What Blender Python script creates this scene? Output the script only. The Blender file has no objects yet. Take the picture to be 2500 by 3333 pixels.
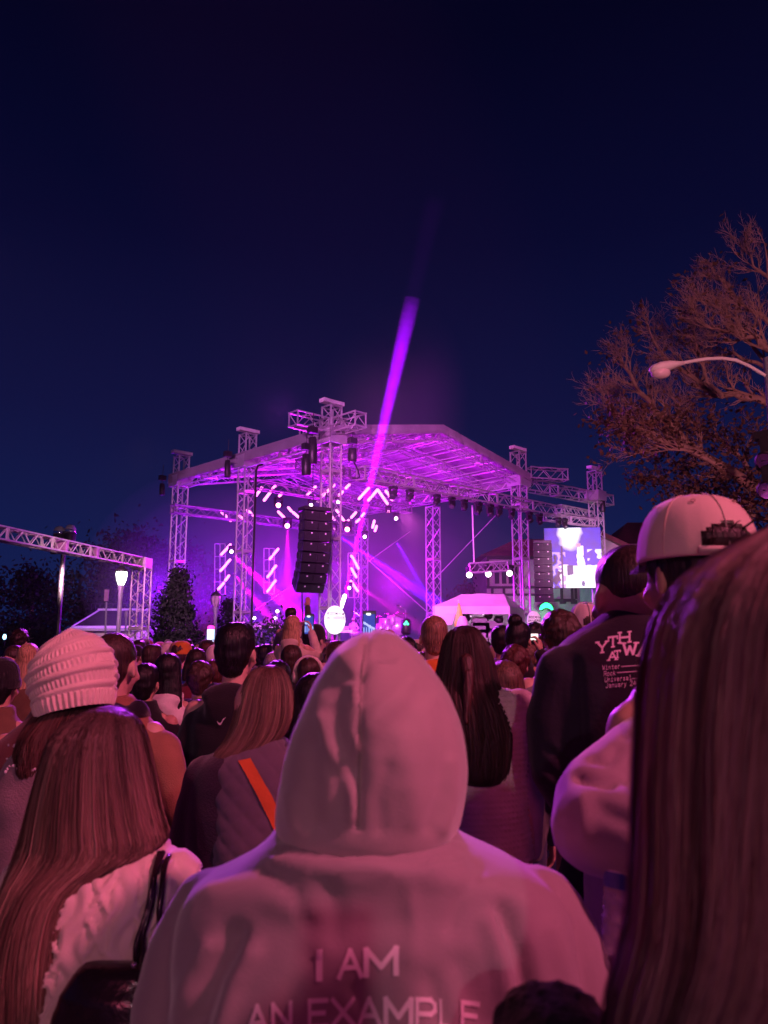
import bpy, bmesh, math, random
import numpy as np
from mathutils import Vector, Matrix, noise
from mathutils.bvhtree import BVHTree

R = math.radians
rng = random.Random(7)
SC = bpy.context.scene
COL = SC.collection

# ------------------------------------------------------------------ camera
CAM_Z = 1.58
PITCH = R(9.6)
F = 2500.0                       # focal length in photo pixels (photo is 2500 x 3333)
cam_data = bpy.data.cameras.new('camera')
cam = bpy.data.objects.new('camera', cam_data)
COL.objects.link(cam)
cam.location = (0, 0, CAM_Z)
cam.rotation_euler = (math.pi / 2 + PITCH, 0, 0)
cam_data.sensor_fit = 'VERTICAL'
cam_data.sensor_height = 36.0
cam_data.lens = 36.0 * F / 3333.0
cam_data.clip_end = 2000
cam_data.clip_start = 0.02
cam_data.dof.use_dof = True
cam_data.dof.focus_distance = 9.0
cam_data.dof.aperture_fstop = cam_data.lens / 4.5
SC.camera = cam

# ------------------------------------------------------------------ view + render
SC.view_settings.view_transform = 'Standard'
SC.view_settings.look = 'None'
SC.view_settings.exposure = 0.0
SC.view_settings.gamma = 1.0
SC.render.engine = 'CYCLES'
CY = SC.cycles
CY.use_denoising = True
CY.max_bounces = 5
CY.diffuse_bounces = 2
CY.glossy_bounces = 2
CY.transmission_bounces = 4
CY.transparent_max_bounces = 40
CY.volume_bounces = 0
CY.sample_clamp_indirect = 3.0
CY.sample_clamp_direct = 0.0
CY.use_light_tree = True
CY.caustics_reflective = False
CY.caustics_refractive = False

# ------------------------------------------------------------------ night sky
W = bpy.data.worlds.new('World')
SC.world = W
W.use_nodes = True
nt = W.node_tree
nt.nodes.clear()
tc = nt.nodes.new('ShaderNodeTexCoord')
sep = nt.nodes.new('ShaderNodeSeparateXYZ')
ramp = nt.nodes.new('ShaderNodeValToRGB')
bg = nt.nodes.new('ShaderNodeBackground')
wo = nt.nodes.new('ShaderNodeOutputWorld')
nt.links.new(tc.outputs['Generated'], sep.inputs[0])
nt.links.new(sep.outputs['Z'], ramp.inputs[0])
nt.links.new(ramp.outputs[0], bg.inputs[0])
nt.links.new(bg.outputs[0], wo.inputs[0])
cr = ramp.color_ramp
cr.elements[0].position = 0.0
cr.elements[0].color = (0.0060, 0.0150, 0.082, 1)
cr.elements[1].position = 1.0
cr.elements[1].color = (0.0003, 0.0006, 0.008, 1)
for pos, c in ((0.12, (0.0046, 0.0112, 0.070)), (0.28, (0.0032, 0.0060, 0.045)), (0.48, (0.0014, 0.0026, 0.024)), (0.66, (0.0005, 0.0011, 0.012))):
    e = cr.elements.new(pos)
    e.color = (*c, 1)
bg.inputs[1].default_value = 1.0


def P(px, py, D):
    """World point on the ray through photo pixel (px,py) at distance D along +Y."""
    x = (px - 1250.0) / F
    y = (1666.5 - py) / F
    d = Vector((x, math.cos(PITCH) - y * math.sin(PITCH), math.sin(PITCH) + y * math.cos(PITCH)))
    return Vector((0, 0, CAM_Z)) + d * (D / d.y)


def lamp(name, kind, loc, target, energy, color, size=0.1, spot=None, blend=0.3, vol=1.0):
    ld = bpy.data.lights.new(name, kind)
    ld.energy = energy
    ld.color = color
    if kind == 'SPOT':
        ld.shadow_soft_size = size
        ld.spot_size = R(spot)
        ld.spot_blend = blend
    elif kind == 'AREA':
        ld.size = size
    elif kind == 'POINT':
        ld.shadow_soft_size = size
    o = bpy.data.objects.new(name, ld)
    COL.objects.link(o)
    o.location = loc
    if target is not None:
        d = Vector(target) - Vector(loc)
        o.rotation_euler = d.to_track_quat('-Z', 'Y').to_euler()
    ld.volume_factor = vol if hasattr(ld, 'volume_factor') else 1.0
    return o

# ---- light of the place -------------------------------------------------
# two washes that stand behind the audience and light everybody's back
lamp('pink_audience_wash', 'SPOT', (10.6, -5.6, 13.4), (0.3, 3.0, 1.2), 11000, (1.0, 0.155, 0.30), 0.6, 53, 0.45)
lamp('mauve_street_floodlight', 'SPOT', (0.6, -11.0, 5.3), (-0.2, 3.0, 1.3), 620, (1.0, 0.60, 0.72), 0.16, 80, 0.6)
lamp('low_pink_fill', 'SPOT', (-2.0, -13.0, 5.9), (0.3, 3.5, 1.3), 950, (1.0, 0.09, 0.22), 0.9, 60, 0.6)  # added fill from back left, brightens the waffle knit jacket
lamp('red_tree_wash', 'SPOT', (3.5, -5.0, 2.6), (7.0, 11.0, 5.5), 4200, (1.0, 0.30, 0.36), 0.3, 50, 0.5)
lamp('stage_audience_light', 'SPOT', (-3.4, 24.0, 9.0), (0.6, 1.5, 1.5), 21000, (0.62, 0.05, 1.0), 0.4, 38, 0.7)

# ------------------------------------------------------------------ materials
MATS = {}


def mat(name, base=(0.5, 0.5, 0.5), rough=0.6, metal=0.0, noise_amt=0.15, noise_scale=8.0, bump=0.0, bump_scale=60.0,
        emit=None, estr=0.0, spec=0.5, alpha=1.0, trans=0.0, sheen=0.0, stretch=None, objcol=False):
    if name in MATS:
        return MATS[name]
    m = bpy.data.materials.new(name)
    m.use_nodes = True
    n = m.node_tree.nodes
    l = m.node_tree.links
    b = n['Principled BSDF']
    b.inputs['Roughness'].default_value = rough
    b.inputs['Metallic'].default_value = metal
    b.inputs['Specular IOR Level'].default_value = spec
    b.inputs['Transmission Weight'].default_value = trans
    b.inputs['Alpha'].default_value = alpha
    if sheen:
        b.inputs['Sheen Weight'].default_value = sheen
    t = n.new('ShaderNodeTexCoord')
    mp = n.new('ShaderNodeMapping')
    l.new(t.outputs['Object'], mp.inputs[0])
    if stretch:
        mp.inputs['Scale'].default_value = stretch
    nz = n.new('ShaderNodeTexNoise')
    nz.inputs['Scale'].default_value = noise_scale
    nz.inputs['Detail'].default_value = 5
    l.new(mp.outputs[0], nz.inputs['Vector'])
    mx = n.new('ShaderNodeMix')
    mx.data_type = 'RGBA'
    mx.blend_type = 'MULTIPLY'
    mx.inputs[0].default_value = 1.0
    if objcol:
        oi = n.new('ShaderNodeObjectInfo')
        l.new(oi.outputs['Color'], mx.inputs[6])
    else:
        mx.inputs[6].default_value = (*base, 1)
    mr = n.new('ShaderNodeMapRange')
    mr.inputs[1].default_value = 0.3
    mr.inputs[2].default_value = 0.7
    mr.inputs[3].default_value = 1.0 - noise_amt
    mr.inputs[4].default_value = 1.0 + noise_amt
    l.new(nz.outputs[0], mr.inputs[0])
    l.new(mr.outputs[0], mx.inputs[7])
    l.new(mx.outputs[2], b.inputs['Base Color'])
    if bump:
        nb = n.new('ShaderNodeTexNoise')
        nb.inputs['Scale'].default_value = bump_scale
        nb.inputs['Detail'].default_value = 4
        l.new(mp.outputs[0], nb.inputs['Vector'])
        bp = n.new('ShaderNodeBump')
        bp.inputs['Strength'].default_value = bump
        bp.inputs['Distance'].default_value = 0.01
        l.new(nb.outputs[0], bp.inputs['Height'])
        l.new(bp.outputs[0], b.inputs['Normal'])
    if emit:
        b.inputs['Emission Color'].default_value = (*emit, 1)
        b.inputs['Emission Strength'].default_value = estr
    MATS[name] = m
    return m


M_ALU = mat('aluminium', (0.62, 0.62, 0.64), 0.38, 0.55, 0.08, 3)
M_INNER = mat('dimmed_truss', (0.22, 0.22, 0.24), 0.45, 0.4, 0.1, 3)  # darkened copy of the aluminium, dimmer light on inner trusses put into the colour
M_STEEL = mat('dark_steel', (0.05, 0.05, 0.055), 0.5, 0.5, 0.2, 5)
M_BLACK = mat('black_plastic', (0.018, 0.018, 0.02), 0.45, 0, 0.25, 12, 0.1)
M_GRILLE = mat('speaker_grille', (0.02, 0.02, 0.022), 0.6, 0.2, 0.3, 300, 0.4, 400)
M_WHITEPAINT = mat('white_paint', (0.72, 0.72, 0.7), 0.5, 0, 0.1, 6)
M_FABRIC_ROOF = mat('roof_canvas', (0.25, 0.24, 0.27), 0.8, 0, 0.15, 1.2, 0.3, 6)
M_TENT = mat('tent_canvas', (0.75, 0.74, 0.75), 0.7, 0, 0.1, 1.5, 0.3, 5)
M_ASPHALT = mat('asphalt', (0.05, 0.05, 0.052), 0.85, 0, 0.3, 4, 0.4, 60)
M_DECK = mat('stage_deck', (0.04, 0.04, 0.045), 0.4, 0, 0.2, 3)
M_PLASTER = mat('plaster', (0.50, 0.42, 0.38), 0.9, 0, 0.15, 1.5, 0.3, 12)
M_TIMBER = mat('dark_timber', (0.035, 0.025, 0.02), 0.8, 0, 0.3, 6, 0.3, 20)
M_TILE_RED = mat('red_roof_tile', (0.16, 0.05, 0.045), 0.8, 0, 0.3, 5, 0.3, 14)
M_TILE_DARK = mat('dark_roof_shingle', (0.05, 0.042, 0.045), 0.85, 0, 0.3, 5, 0.3, 14)
M_BARK = mat('tree_bark', (0.27, 0.20, 0.16), 0.85, 0, 0.3, 9, 0.5, 24)
M_GLASS = mat('dark_glass', (0.03, 0.035, 0.045), 0.08, 0, 0.05, 4)
M_CHROME = mat('chrome', (0.8, 0.8, 0.82), 0.12, 1.0, 0.03, 4)
M_TUBE = mat('lit_pink_tube', (1, 0.8, 0.95), 0.4, emit=(1.0, 0.20, 0.50), estr=3.8)
M_TUBE_W = mat('lit_white_lens', (1, 1, 1), 0.4, emit=(1.0, 0.8, 0.95), estr=9.0)
M_RED_LENS = mat('lit_red_lens', (1, 0.4, 0.5), 0.4, emit=(1.0, 0.30, 0.42), estr=13.0)
M_LANTERN = mat('lit_lantern_glass', (1, 1, 1), 0.3, emit=(0.93, 1.0, 0.95), estr=4.0)
M_SIGNLIT = mat('lit_sign_face', (1, 1, 1), 0.5, emit=(0.97, 1.0, 0.95), estr=1.25)
M_SIGNDIM = mat('dim_sign_face', (0.7, 0.7, 0.66), 0.5, emit=(0.8, 0.75, 0.66), estr=0.35)
M_GREEN = mat('green_neon', (0.1, 0.9, 0.4), 0.4, emit=(0.03, 1.0, 0.35), estr=3.0)
M_INK = mat('print_ink', (0.02, 0.025, 0.03), 0.7)


# ------------------------------------------------------------------ mesh builder
class MB:
    def __init__(s):
        s.v = []
        s.f = []

    def add(s, vs, fs):
        o = len(s.v)
        s.v.extend([tuple(v) for v in vs])
        s.f.extend([tuple(i + o for i in f) for f in fs])
        return s

    def box(s, c, size, rot=None, taper=1.0):
        hx, hy, hz = size[0] / 2, size[1] / 2, size[2] / 2
        vs = []
        for z in (-hz, hz):
            k = taper if z > 0 else 1.0
            for x, y in ((-hx, -hy), (hx, -hy), (hx, hy), (-hx, hy)):
                v = Vector((x * k, y * k, z))
                if rot is not None:
                    v = rot @ v
                vs.append(v + Vector(c))
        return s.add(vs, [(3, 2, 1, 0), (4, 5, 6, 7), (0, 1, 5, 4), (1, 2, 6, 5), (2, 3, 7, 6), (3, 0, 4, 7)])

    def tube(s, pts, r, n=6, cap=True):
        pts = [Vector(p) for p in pts]
        if not hasattr(r, '__len__'):
            r = [r] * len(pts)
        up = None
        vs = []
        for i, p in enumerate(pts):
            if i == 0:
                d = pts[1] - p
            elif i == len(pts) - 1:
                d = p - pts[i - 1]
            else:
                d = pts[i + 1] - pts[i - 1]
            d = d.normalized() if d.length > 1e-9 else Vector((0, 0, 1))
            if up is None:
                up = Vector((0, 0, 1)) if abs(d.z) < 0.9 else Vector((0, 1, 0))
            a = d.cross(up)
            a = a.normalized() if a.length > 1e-6 else d.orthogonal().normalized()
            b = a.cross(d).normalized()
            up = b
            for k in range(n):
                t = 2 * math.pi * k / n
                vs.append(p + (a * math.cos(t) + b * math.sin(t)) * r[i])
        fs = []
        for i in range(len(pts) - 1):
            for k in range(n):
                k2 = (k + 1) % n
                fs.append((i * n + k, i * n + k2, (i + 1) * n + k2, (i + 1) * n + k))
        if cap:
            fs.append(tuple(range(n - 1, -1, -1)))
            o = (len(pts) - 1) * n
            fs.append(tuple(o + k for k in range(n)))
        return s.add(vs, fs)

    def loft(s, rings, cap=True):
        """rings: list of equal-length lists of points"""
        n = len(rings[0])
        vs = [p for r in rings for p in r]
        fs = []
        for i in range(len(rings) - 1):
            for k in range(n):
                k2 = (k + 1) % n
                fs.append((i * n + k, i * n + k2, (i + 1) * n + k2, (i + 1) * n + k))
        if cap:
            fs.append(tuple(range(n - 1, -1, -1)))
            o = (len(rings) - 1) * n
            fs.append(tuple(o + k for k in range(n)))
        return s.add(vs, fs)

    def lathe(s, prof, c=(0, 0, 0), n=12, axis='Z'):
        rings = []
        for r, z in prof:
            ring = []
            for k in range(n):
                t = 2 * math.pi * k / n
                if axis == 'Z':
                    ring.append((c[0] + r * math.cos(t), c[1] + r * math.sin(t), c[2] + z))
                else:
                    ring.append((c[0] + r * math.cos(t), c[1] + z, c[2] - r * math.sin(t)))
            rings.append(ring)
        return s.loft(rings)

    def ell(s, c, rad, n=16, m=10, rot=None):
        rings = []
        for i in range(m + 1):
            ph = math.pi * i / m
            ph = min(max(ph, 0.02), math.pi - 0.02)
            ring = []
            for k in range(n):
                t = 2 * math.pi * k / n
                v = Vector((rad[0] * math.sin(ph) * math.cos(t), rad[1] * math.sin(ph) * math.sin(t), -rad[2] * math.cos(ph)))
                if rot is not None:
                    v = rot @ v
                ring.append(v + Vector(c))
            rings.append(ring)
        return s.loft(rings)

    def caps(s, p0, p1, r0, r1, n=12):
        """closed tapered capsule"""
        p0, p1 = Vector(p0), Vector(p1)
        d = (p1 - p0)
        L = d.length
        d = d.normalized() if L > 1e-6 else Vector((0, 0, 1))
        pts, rr = [], []
        for a in (-86, -60, -30, 0):
            pts.append(p0 + d * r0 * math.sin(R(a)))
            rr.append(r0 * math.cos(R(a)))
        for a in (0, 30, 60, 86):
            pts.append(p1 + d * r1 * math.sin(R(a)))
            rr.append(r1 * math.cos(R(a)))
        return s.tube(pts, rr, n)

    def xf(s, M):
        s.v = [tuple(M @ Vector(v)) for v in s.v]
        return s

    def mesh(s, name, off=None, smooth=False):
        me = bpy.data.meshes.new(name)
        vs = s.v if off is None else [(v[0] - off[0], v[1] - off[1], v[2] - off[2]) for v in s.v]
        me.from_pydata(vs, [], s.f)
        me.validate()
        me.update()
        if smooth:
            me.polygons.foreach_set('use_smooth', [True] * len(me.polygons))
        return me

    def build(s, name, m, parent=None, smooth=False, world=True):
        off = parent_loc(parent) if (parent is not None and world) else None
        me = s.mesh(name, off, smooth)
        me.materials.append(m)
        return link(name, me, parent)


def parent_loc(p):
    l = Vector((0, 0, 0))
    while p is not None:
        l = l + Vector(p.location)
        p = p.parent
    return l


def link(name, me, parent=None):
    o = bpy.data.objects.new(name, me)
    COL.objects.link(o)
    if parent is not None:
        o.parent = parent
    return o


def thing(name, label, cat, loc=(0, 0, 0), group=None, rz=0.0):
    o = bpy.data.objects.new(name, None)
    o.empty_display_size = 0.1
    COL.objects.link(o)
    o.location = loc
    o.rotation_euler = (0, 0, rz)
    o['label'] = label
    o['category'] = cat
    if group:
        o['group'] = group
    return o


def tag(o, label, cat, group=None):
    o['label'] = label
    o['category'] = cat
    if group:
        o['group'] = group
    return o


def copy_tree(o, parent=None):
    c = o.copy()
    COL.objects.link(c)
    if parent is not None:
        c.parent = parent
    for ch in o.children:
        copy_tree(ch, c)
    return c


def kind(o, k):
    o['kind'] = k
    return o


# ------------------------------------------------------------------ ground, stage deck
g = MB().box((0, 300, -0.15), (900, 900, 0.3)).build('ground', M_ASPHALT)
kind(g, 'structure')

vA = Vector((-1.9, 27.0, 0))
vB = Vector((-9.35, 34.6, 0))
vC = Vector((6.2, 34.6, 0))
vD = vB + vC - vA
M1 = (vA + vB) / 2
M2 = (vC + vD) / 2
vS = Vector((10.7, 38.2, 0))
dAC = (vC - vA).normalized()
dAB = (vB - vA).normalized()
ROTS = Matrix.Rotation(math.atan2(dAC.y, dAC.x), 3, 'Z')


def truss_mb(p0, p1, w, rc=0.034, rb=0.019, step=None, up=None):
    p0, p1 = Vector(p0), Vector(p1)
    d = p1 - p0
    L = d.length
    d.normalize()
    if up is None:
        up = Vector((0, 0, 1)) if abs(d.z) < 0.8 else dAC.copy()
    a = d.cross(up).normalized()
    b = a.cross(d).normalized()
    if not hasattr(w, '__len__'):
        w = (w, w)
    h = (w[0] / 2, w[1] / 2)
    step = step or max(w) * 0.95
    n = max(1, round(L / step))
    mb = MB()
    co = [(-1, -1), (1, -1), (1, 1), (-1, 1)]
    cr_ = [a * (x * h[0]) + b * (y * h[1]) for x, y in co]
    for c in cr_:
        mb.tube([p0 + c, p1 + c], rc, 5)
    for i in range(n):
        q0 = p0 + d * (L * i / n)
        q1 = p0 + d * (L * (i + 1) / n)
        for k in range(4):
            k2 = (k + 1) % 4
            s0, s1 = (k, k2) if (i % 2 == 0) else (k2, k)
            mb.tube([q0 + cr_[s0], q1 + cr_[s1]], rb, 4, False)
    for q in (p0 + d * 0.03, p1 - d * 0.03):
        for k in range(4):
            mb.tube([q + cr_[k], q + cr_[(k + 1) % 4]], rb * 1.5, 4, False)
    return mb


def truss(root, p0, p1, w, sec=2.4, m_=None, **kw):
    p0, p1 = Vector(p0), Vector(p1)
    n = max(1, round((p1 - p0).length / sec))
    for i in range(n):
        q0 = p0.lerp(p1, i / n)
        q1 = p0.lerp(p1, (i + 1) / n)
        truss_mb(q0, q1, w, **kw).build('truss_section', m_ or M_ALU, root)


# stage deck, on legs, with a skirt
mid = (vA + vC + vB + vD) / 4
deck = thing('stage', 'raised black concert stage floor under the truss roof', 'stage', (mid.x, mid.y, 0))
MB().box((mid.x, mid.y, 1.2), (11.6, 11.0, 0.2), ROTS).build('deck', M_DECK, deck)
for k in range(10):
    q = vA.lerp(vC, (k + 0.5) / 10) - dAB * 0.25
    MB().box((q.x, q.y, 0.55), (1.08, 0.03, 1.08), ROTS).build('skirt_panel', M_BLACK, deck)

TOWERS = [
    (vA, 10.2, 'nearest lattice truss tower, beside the hanging loudspeaker column'),
    (M1, 10.2, 'lattice truss tower between nearest tower and far left tower'),
    (vB, 10.2, 'leftmost tall stage tower rising behind the dark conifer'),
    (vC, 10.4, 'right front stage tower beside the white tent'),
    (M2, 8.5, 'rear stage tower left of the pink tent, under the roof edge'),
    (vD, 8.5, 'rear corner tower seen through purple haze behind the stage'),
    (vS, 10.3, 'far right lattice tower carrying the video screen'),
]
for q, H, lab in TOWERS:
    t = thing('truss_tower', lab, 'truss tower', (q.x, q.y, 0), 'stage roof towers')
    base = MB().box((q.x, q.y, 0.12), (1.5, 0.6, 0.14), ROTS).box((q.x, q.y, 0.25), (0.6, 1.5, 0.1), ROTS)
    base.build('base_plate', M_STEEL, t)
    truss(t, (q.x, q.y, 0.3), (q.x, q.y, H - 0.15), 0.5, sec=2.5, step=0.52, rc=0.040, rb=0.022)
    if H > 9:
        MB().box((q.x, q.y, H), (0.95, 0.3, 0.14), ROTS).build('head_beam', M_WHITEPAINT, t)
        sl = MB()
        for dx in (-0.36, 0.36):
            sl.box(Vector((q.x, q.y, 8.85)) + ROTS @ Vector((dx, 0, 0)), (0.08, 0.78, 0.5), ROTS)
            sl.box(Vector((q.x, q.y, 8.85)) + ROTS @ Vector((0, dx, 0)), (0.64, 0.08, 0.5), ROTS)
        sl.build('sleeve_block', M_ALU, t)

# roof: grid + canopy
ZE = 8.85
ZR = 9.95
roof = thing('stage_roof', 'big grey canvas gable roof on pink lit aluminium trusses', 'stage roof', (mid.x, mid.y, 8.5))


def rp(s, u, dz=0.0):
    """s along A->C (0..1, gable across), u along A->B"""
    z = ZE + (ZR - ZE) * (1 - abs(2 * s - 1))
    q = vA + (vC - vA) * s + (vB - vA) * u
    return Vector((q.x, q.y, z + dz))


for u in (0.0, 0.2, 0.4, 0.6, 0.8, 1.0):
    truss(roof, rp(0.02, u), rp(0.5, u), 0.36, sec=2.8, step=0.5, rc=0.025, rb=0.013)
    truss(roof, rp(0.5, u), rp(0.98, u), 0.36, sec=2.8, step=0.5, rc=0.025, rb=0.013)
for s in (0.0, 1.0):
    truss(roof, rp(s, 0.03, -0.05), rp(s, 0.97, -0.05), 0.45, sec=2.6, step=0.5)
truss(roof, rp(0.5, 0.0), rp(0.5, 1.0), 0.3, sec=2.7)
for s in (0.09, 0.17, 0.25, 0.33, 0.41, 0.59, 0.67, 0.75, 0.83, 0.91):
    MB().tube([rp(s, -0.02, 0.24), rp(s, 1.02, 0.24)], 0.04, 6).build('purlin', M_ALU, roof)
    MB().tube([rp(s + 0.015, 0.0, 0.02), rp(s + 0.015, 1.0, 0.02)], 0.022, 5).build('purlin', M_ALU, roof)
# canvas with sag between rafters
for sgn in (0, 1):
    mb = MB()
    ns, nu = 14, 24
    top = []
    for i in range(ns + 1):
        for j in range(nu + 1):
            s = -0.035 + (0.535) * i / ns
            if sgn:
                s = 1 - s
            u = -0.04 + 1.08 * j / nu
            sag = 0.05 * math.sin(j / nu * math.pi * 5) ** 2 * math.sin(math.pi * i / ns)
            z = ZE + (ZR - ZE) * (1 - abs(2 * s - 1)) + 0.42 - sag
            q = vA + (vC - vA) * s + (vB - vA) * u
            top.append((q.x, q.y, z))
    fs = [(i * (nu + 1) + j, i * (nu + 1) + j + 1, (i + 1) * (nu + 1) + j + 1, (i + 1) * (nu + 1) + j) for i in range(ns) for j in range(nu)]
    mb.add(top, fs)
    n0 = len(top)
    mb.add([(x, y, z - 0.02) for x, y, z in top], [tuple(reversed(f)) for f in fs])
    mb.build('canvas', M_FABRIC_ROOF, roof, True)
# hanging edge of the canvas


def fascia(s0, u0, s1, u1, drop=0.42):
    mb = MB()
    n = 40
    vs = []
    for i in range(n + 1):
        t = i / n
        s = s0 + (s1 - s0) * t
        u = u0 + (u1 - u0) * t
        q = rp(s, u, 0.41)
        w = 0.02 * math.sin(i * 2.1) + 0.015 * math.sin(i * 5.3)
        nrm = ((-dAB) if abs(s1 - s0) > 0.1 else (-dAC if s0 < 0.5 else dAC)) * (0.02 + w)
        if u0 > 0.5 and u1 > 0.5 and abs(s1 - s0) > 0.1:
            nrm = -nrm
        for dz, k in ((0.02, 0.0), (-drop * 0.5, 1.0), (-drop, 1.3)):
            vs.append(q + nrm * k + Vector((0, 0, dz)))
        for dz, k in ((-drop, 0.4), (-drop * 0.5, 0.1)):
            vs.append(q + nrm * k + Vector((0, 0, dz)))
    m_ = 5
    fs = []
    for i in range(n):
        for k in range(m_ - 1):
            fs.append((i * m_ + k, (i + 1) * m_ + k, (i + 1) * m_ + k + 1, i * m_ + k + 1))
    mb.add(vs, fs)
    mb.build('canvas_edge', M_FABRIC_ROOF, roof, True)


fascia(-0.035, 1.04, -0.035, -0.04)
fascia(-0.035, -0.04, 0.5, -0.04, 0.36)
fascia(0.5, -0.04, 1.035, -0.04, 0.36)
fascia(1.035, -0.04, 1.035, 1.04)

# cross-shaped cantilever on the nearest tower
cx = thing('cantilever_truss', 'cross shaped cantilever truss around top of the nearest tower', 'truss', (vA.x, vA.y, 9.0))
for d in (dAC, -dAC, dAB * 0.9, -dAB * 0.9):
    q = vA + Vector((0, 0, 9.25))
    truss(cx, q + d * 0.32, q + d * 1.75, 0.5, sec=2.0, step=0.5)
cx2 = thing('cantilever_truss', 'short box truss jutting from top of right front tower', 'truss', (vC.x, vC.y, 9.0))
q = vC + Vector((0, 0, 9.25))
truss(cx2, q + dAC * 0.32 - dAB * 0.3, q + dAC * 2.0 - dAB * 1.2, 0.5, step=0.5)

off = -dAB * 0.55
ft = thing('front_truss', 'long horizontal lighting truss sloping across the front of the stage', 'truss', (vA.x, vA.y, 7.6))
truss(ft, vA + off + dAC * 0.9 + Vector((0, 0, 7.62)), vA + off + dAC * 13.6 + Vector((0, 0, 7.62)), 0.46, sec=2.5, step=0.48)
cs = thing('side_truss', 'upper truss running from right front tower to the screen tower', 'truss', (vC.x, vC.y, 8.8))
dCS = (vS - vC).normalized()
truss(cs, vC + dCS * 0.3 + Vector((0, 0, 8.75)), vS + dCS * 1.2 + Vector((0, 0, 8.75)), 0.5, sec=2.2, step=0.5)
cs2 = thing('side_truss', 'thinner lower truss left of the far right tower', 'truss', (vS.x, vS.y, 7.9))
truss(cs2, vS - dCS * 3.2 + Vector((0.3, 0.8, 8.0)), vS + Vector((0, 0.8, 8.0)), 0.36, sec=2.2)
# inner lighting trusses under the roof
for (u, z, s0, s1, lab) in ((0.5, 8.0, 0.02, 0.85, 'upper inner lighting truss with pink tubes'),
                            (0.95, 7.45, -0.06, 0.95, 'lower inner lighting truss with pink tubes, farther upstage'),
                            (0.25, 8.45, 0.05, 0.95, 'dark inner truss close below the roof')):
    it = thing('inner_truss', lab, 'truss', (vA.x, vA.y, z))
    q0 = vA + (vC - vA) * s0 + (vB - vA) * u
    q1 = vA + (vC - vA) * s1 + (vB - vA) * u
    truss(it, q0 + Vector((0, 0, z)), q1 + Vector((0, 0, z)), 0.36, sec=2.6, step=0.42, m_=M_INNER)
# ladder frames with tubes
for (px, y0, y1, lab) in ((716, 1770, 1935, 'hanging ladder frame left of the stage'), (876, 1785, 1932, 'hanging ladder frame left of the loudspeaker column'),
                          (1150, 1800, 1945, 'hanging ladder frame right of the loudspeaker column')):
    lf = thing('ladder_frame', lab, 'lighting ladder', P(px, y1, 37))
    mb = MB()
    for dx in (-17, 0, 17):
        mb.tube([P(px + dx, y0, 37), P(px + dx, y1, 37)], 0.025, 5)
    for k in range(5):
        yy = y0 + (y1 - y0) * k / 4
        mb.tube([P(px - 17, yy, 37), P(px + 17, yy, 37)], 0.02, 5)
    mb.build('frame', M_ALU, lf)

# ------------------------------------------------------------------ LED tubes


ORD = ['first', 'second', 'third', 'fourth', 'fifth', 'sixth', 'seventh', 'eighth', 'ninth', 'tenth', 'eleventh', 'twelfth', 'thirteenth', 'fourteenth', 'fifteenth', 'sixteenth', 'seventeenth']


def c1(x, y):
    return 500 + x * 0.4822, 1280 + y * 0.4822


TUB = [(692, 690, 730, 637), (747, 722, 790, 665), (800, 650, 820, 628), (850, 692, 865, 676), (1038, 682, 1092, 632), (1140, 692, 1152, 680),
       (1165, 668, 1180, 655), (1190, 642, 1218, 620), (1252, 690, 1275, 665), (1298, 640, 1320, 618), (1387, 712, 1402, 695), (1412, 684, 1452, 640),
       (1450, 722, 1465, 705), (1475, 695, 1510, 652), (1514, 652, 1578, 745), (1568, 660, 1585, 682), (1592, 692, 1610, 718),
       (455, 798, 520, 860), (560, 808, 580, 826), (587, 834, 603, 850), (632, 788, 680, 830), (842, 800, 882, 840), (910, 772, 930, 795), (943, 805, 977, 835),
       (1190, 815, 1220, 852), (1235, 790, 1250, 808), (1255, 820, 1285, 860), (1298, 878, 1315, 858), (1335, 838, 1365, 805), (1370, 868, 1388, 852),
       (1405, 830, 1420, 812), (1478, 905, 1490, 862), (1495, 928, 1505, 898),
       (457, 1088, 492, 1052), (500, 1042, 518, 1022), (452, 1198, 487, 1160), (495, 1148, 515, 1125), (485, 1262, 508, 1232), (438, 1322, 472, 1282),
       (810, 1088, 840, 1052), (785, 1118, 798, 1103), (770, 1240, 800, 1202), (805, 1190, 825, 1165), (795, 1302, 822, 1265), (768, 1338, 788, 1312),
       (1335, 1098, 1348, 1115), (1352, 1125, 1368, 1152), (1370, 1160, 1382, 1182), (1335, 1183, 1368, 1240), (1330, 1268, 1358, 1305),
       (1362, 1312, 1378, 1335), (1095, 1308, 1118, 1338)]
def rank(i, lo, hi, ax):
    idx = sorted(range(lo, hi), key=lambda j: TUB[j][ax])
    return ORD[idx.index(i)]


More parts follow.
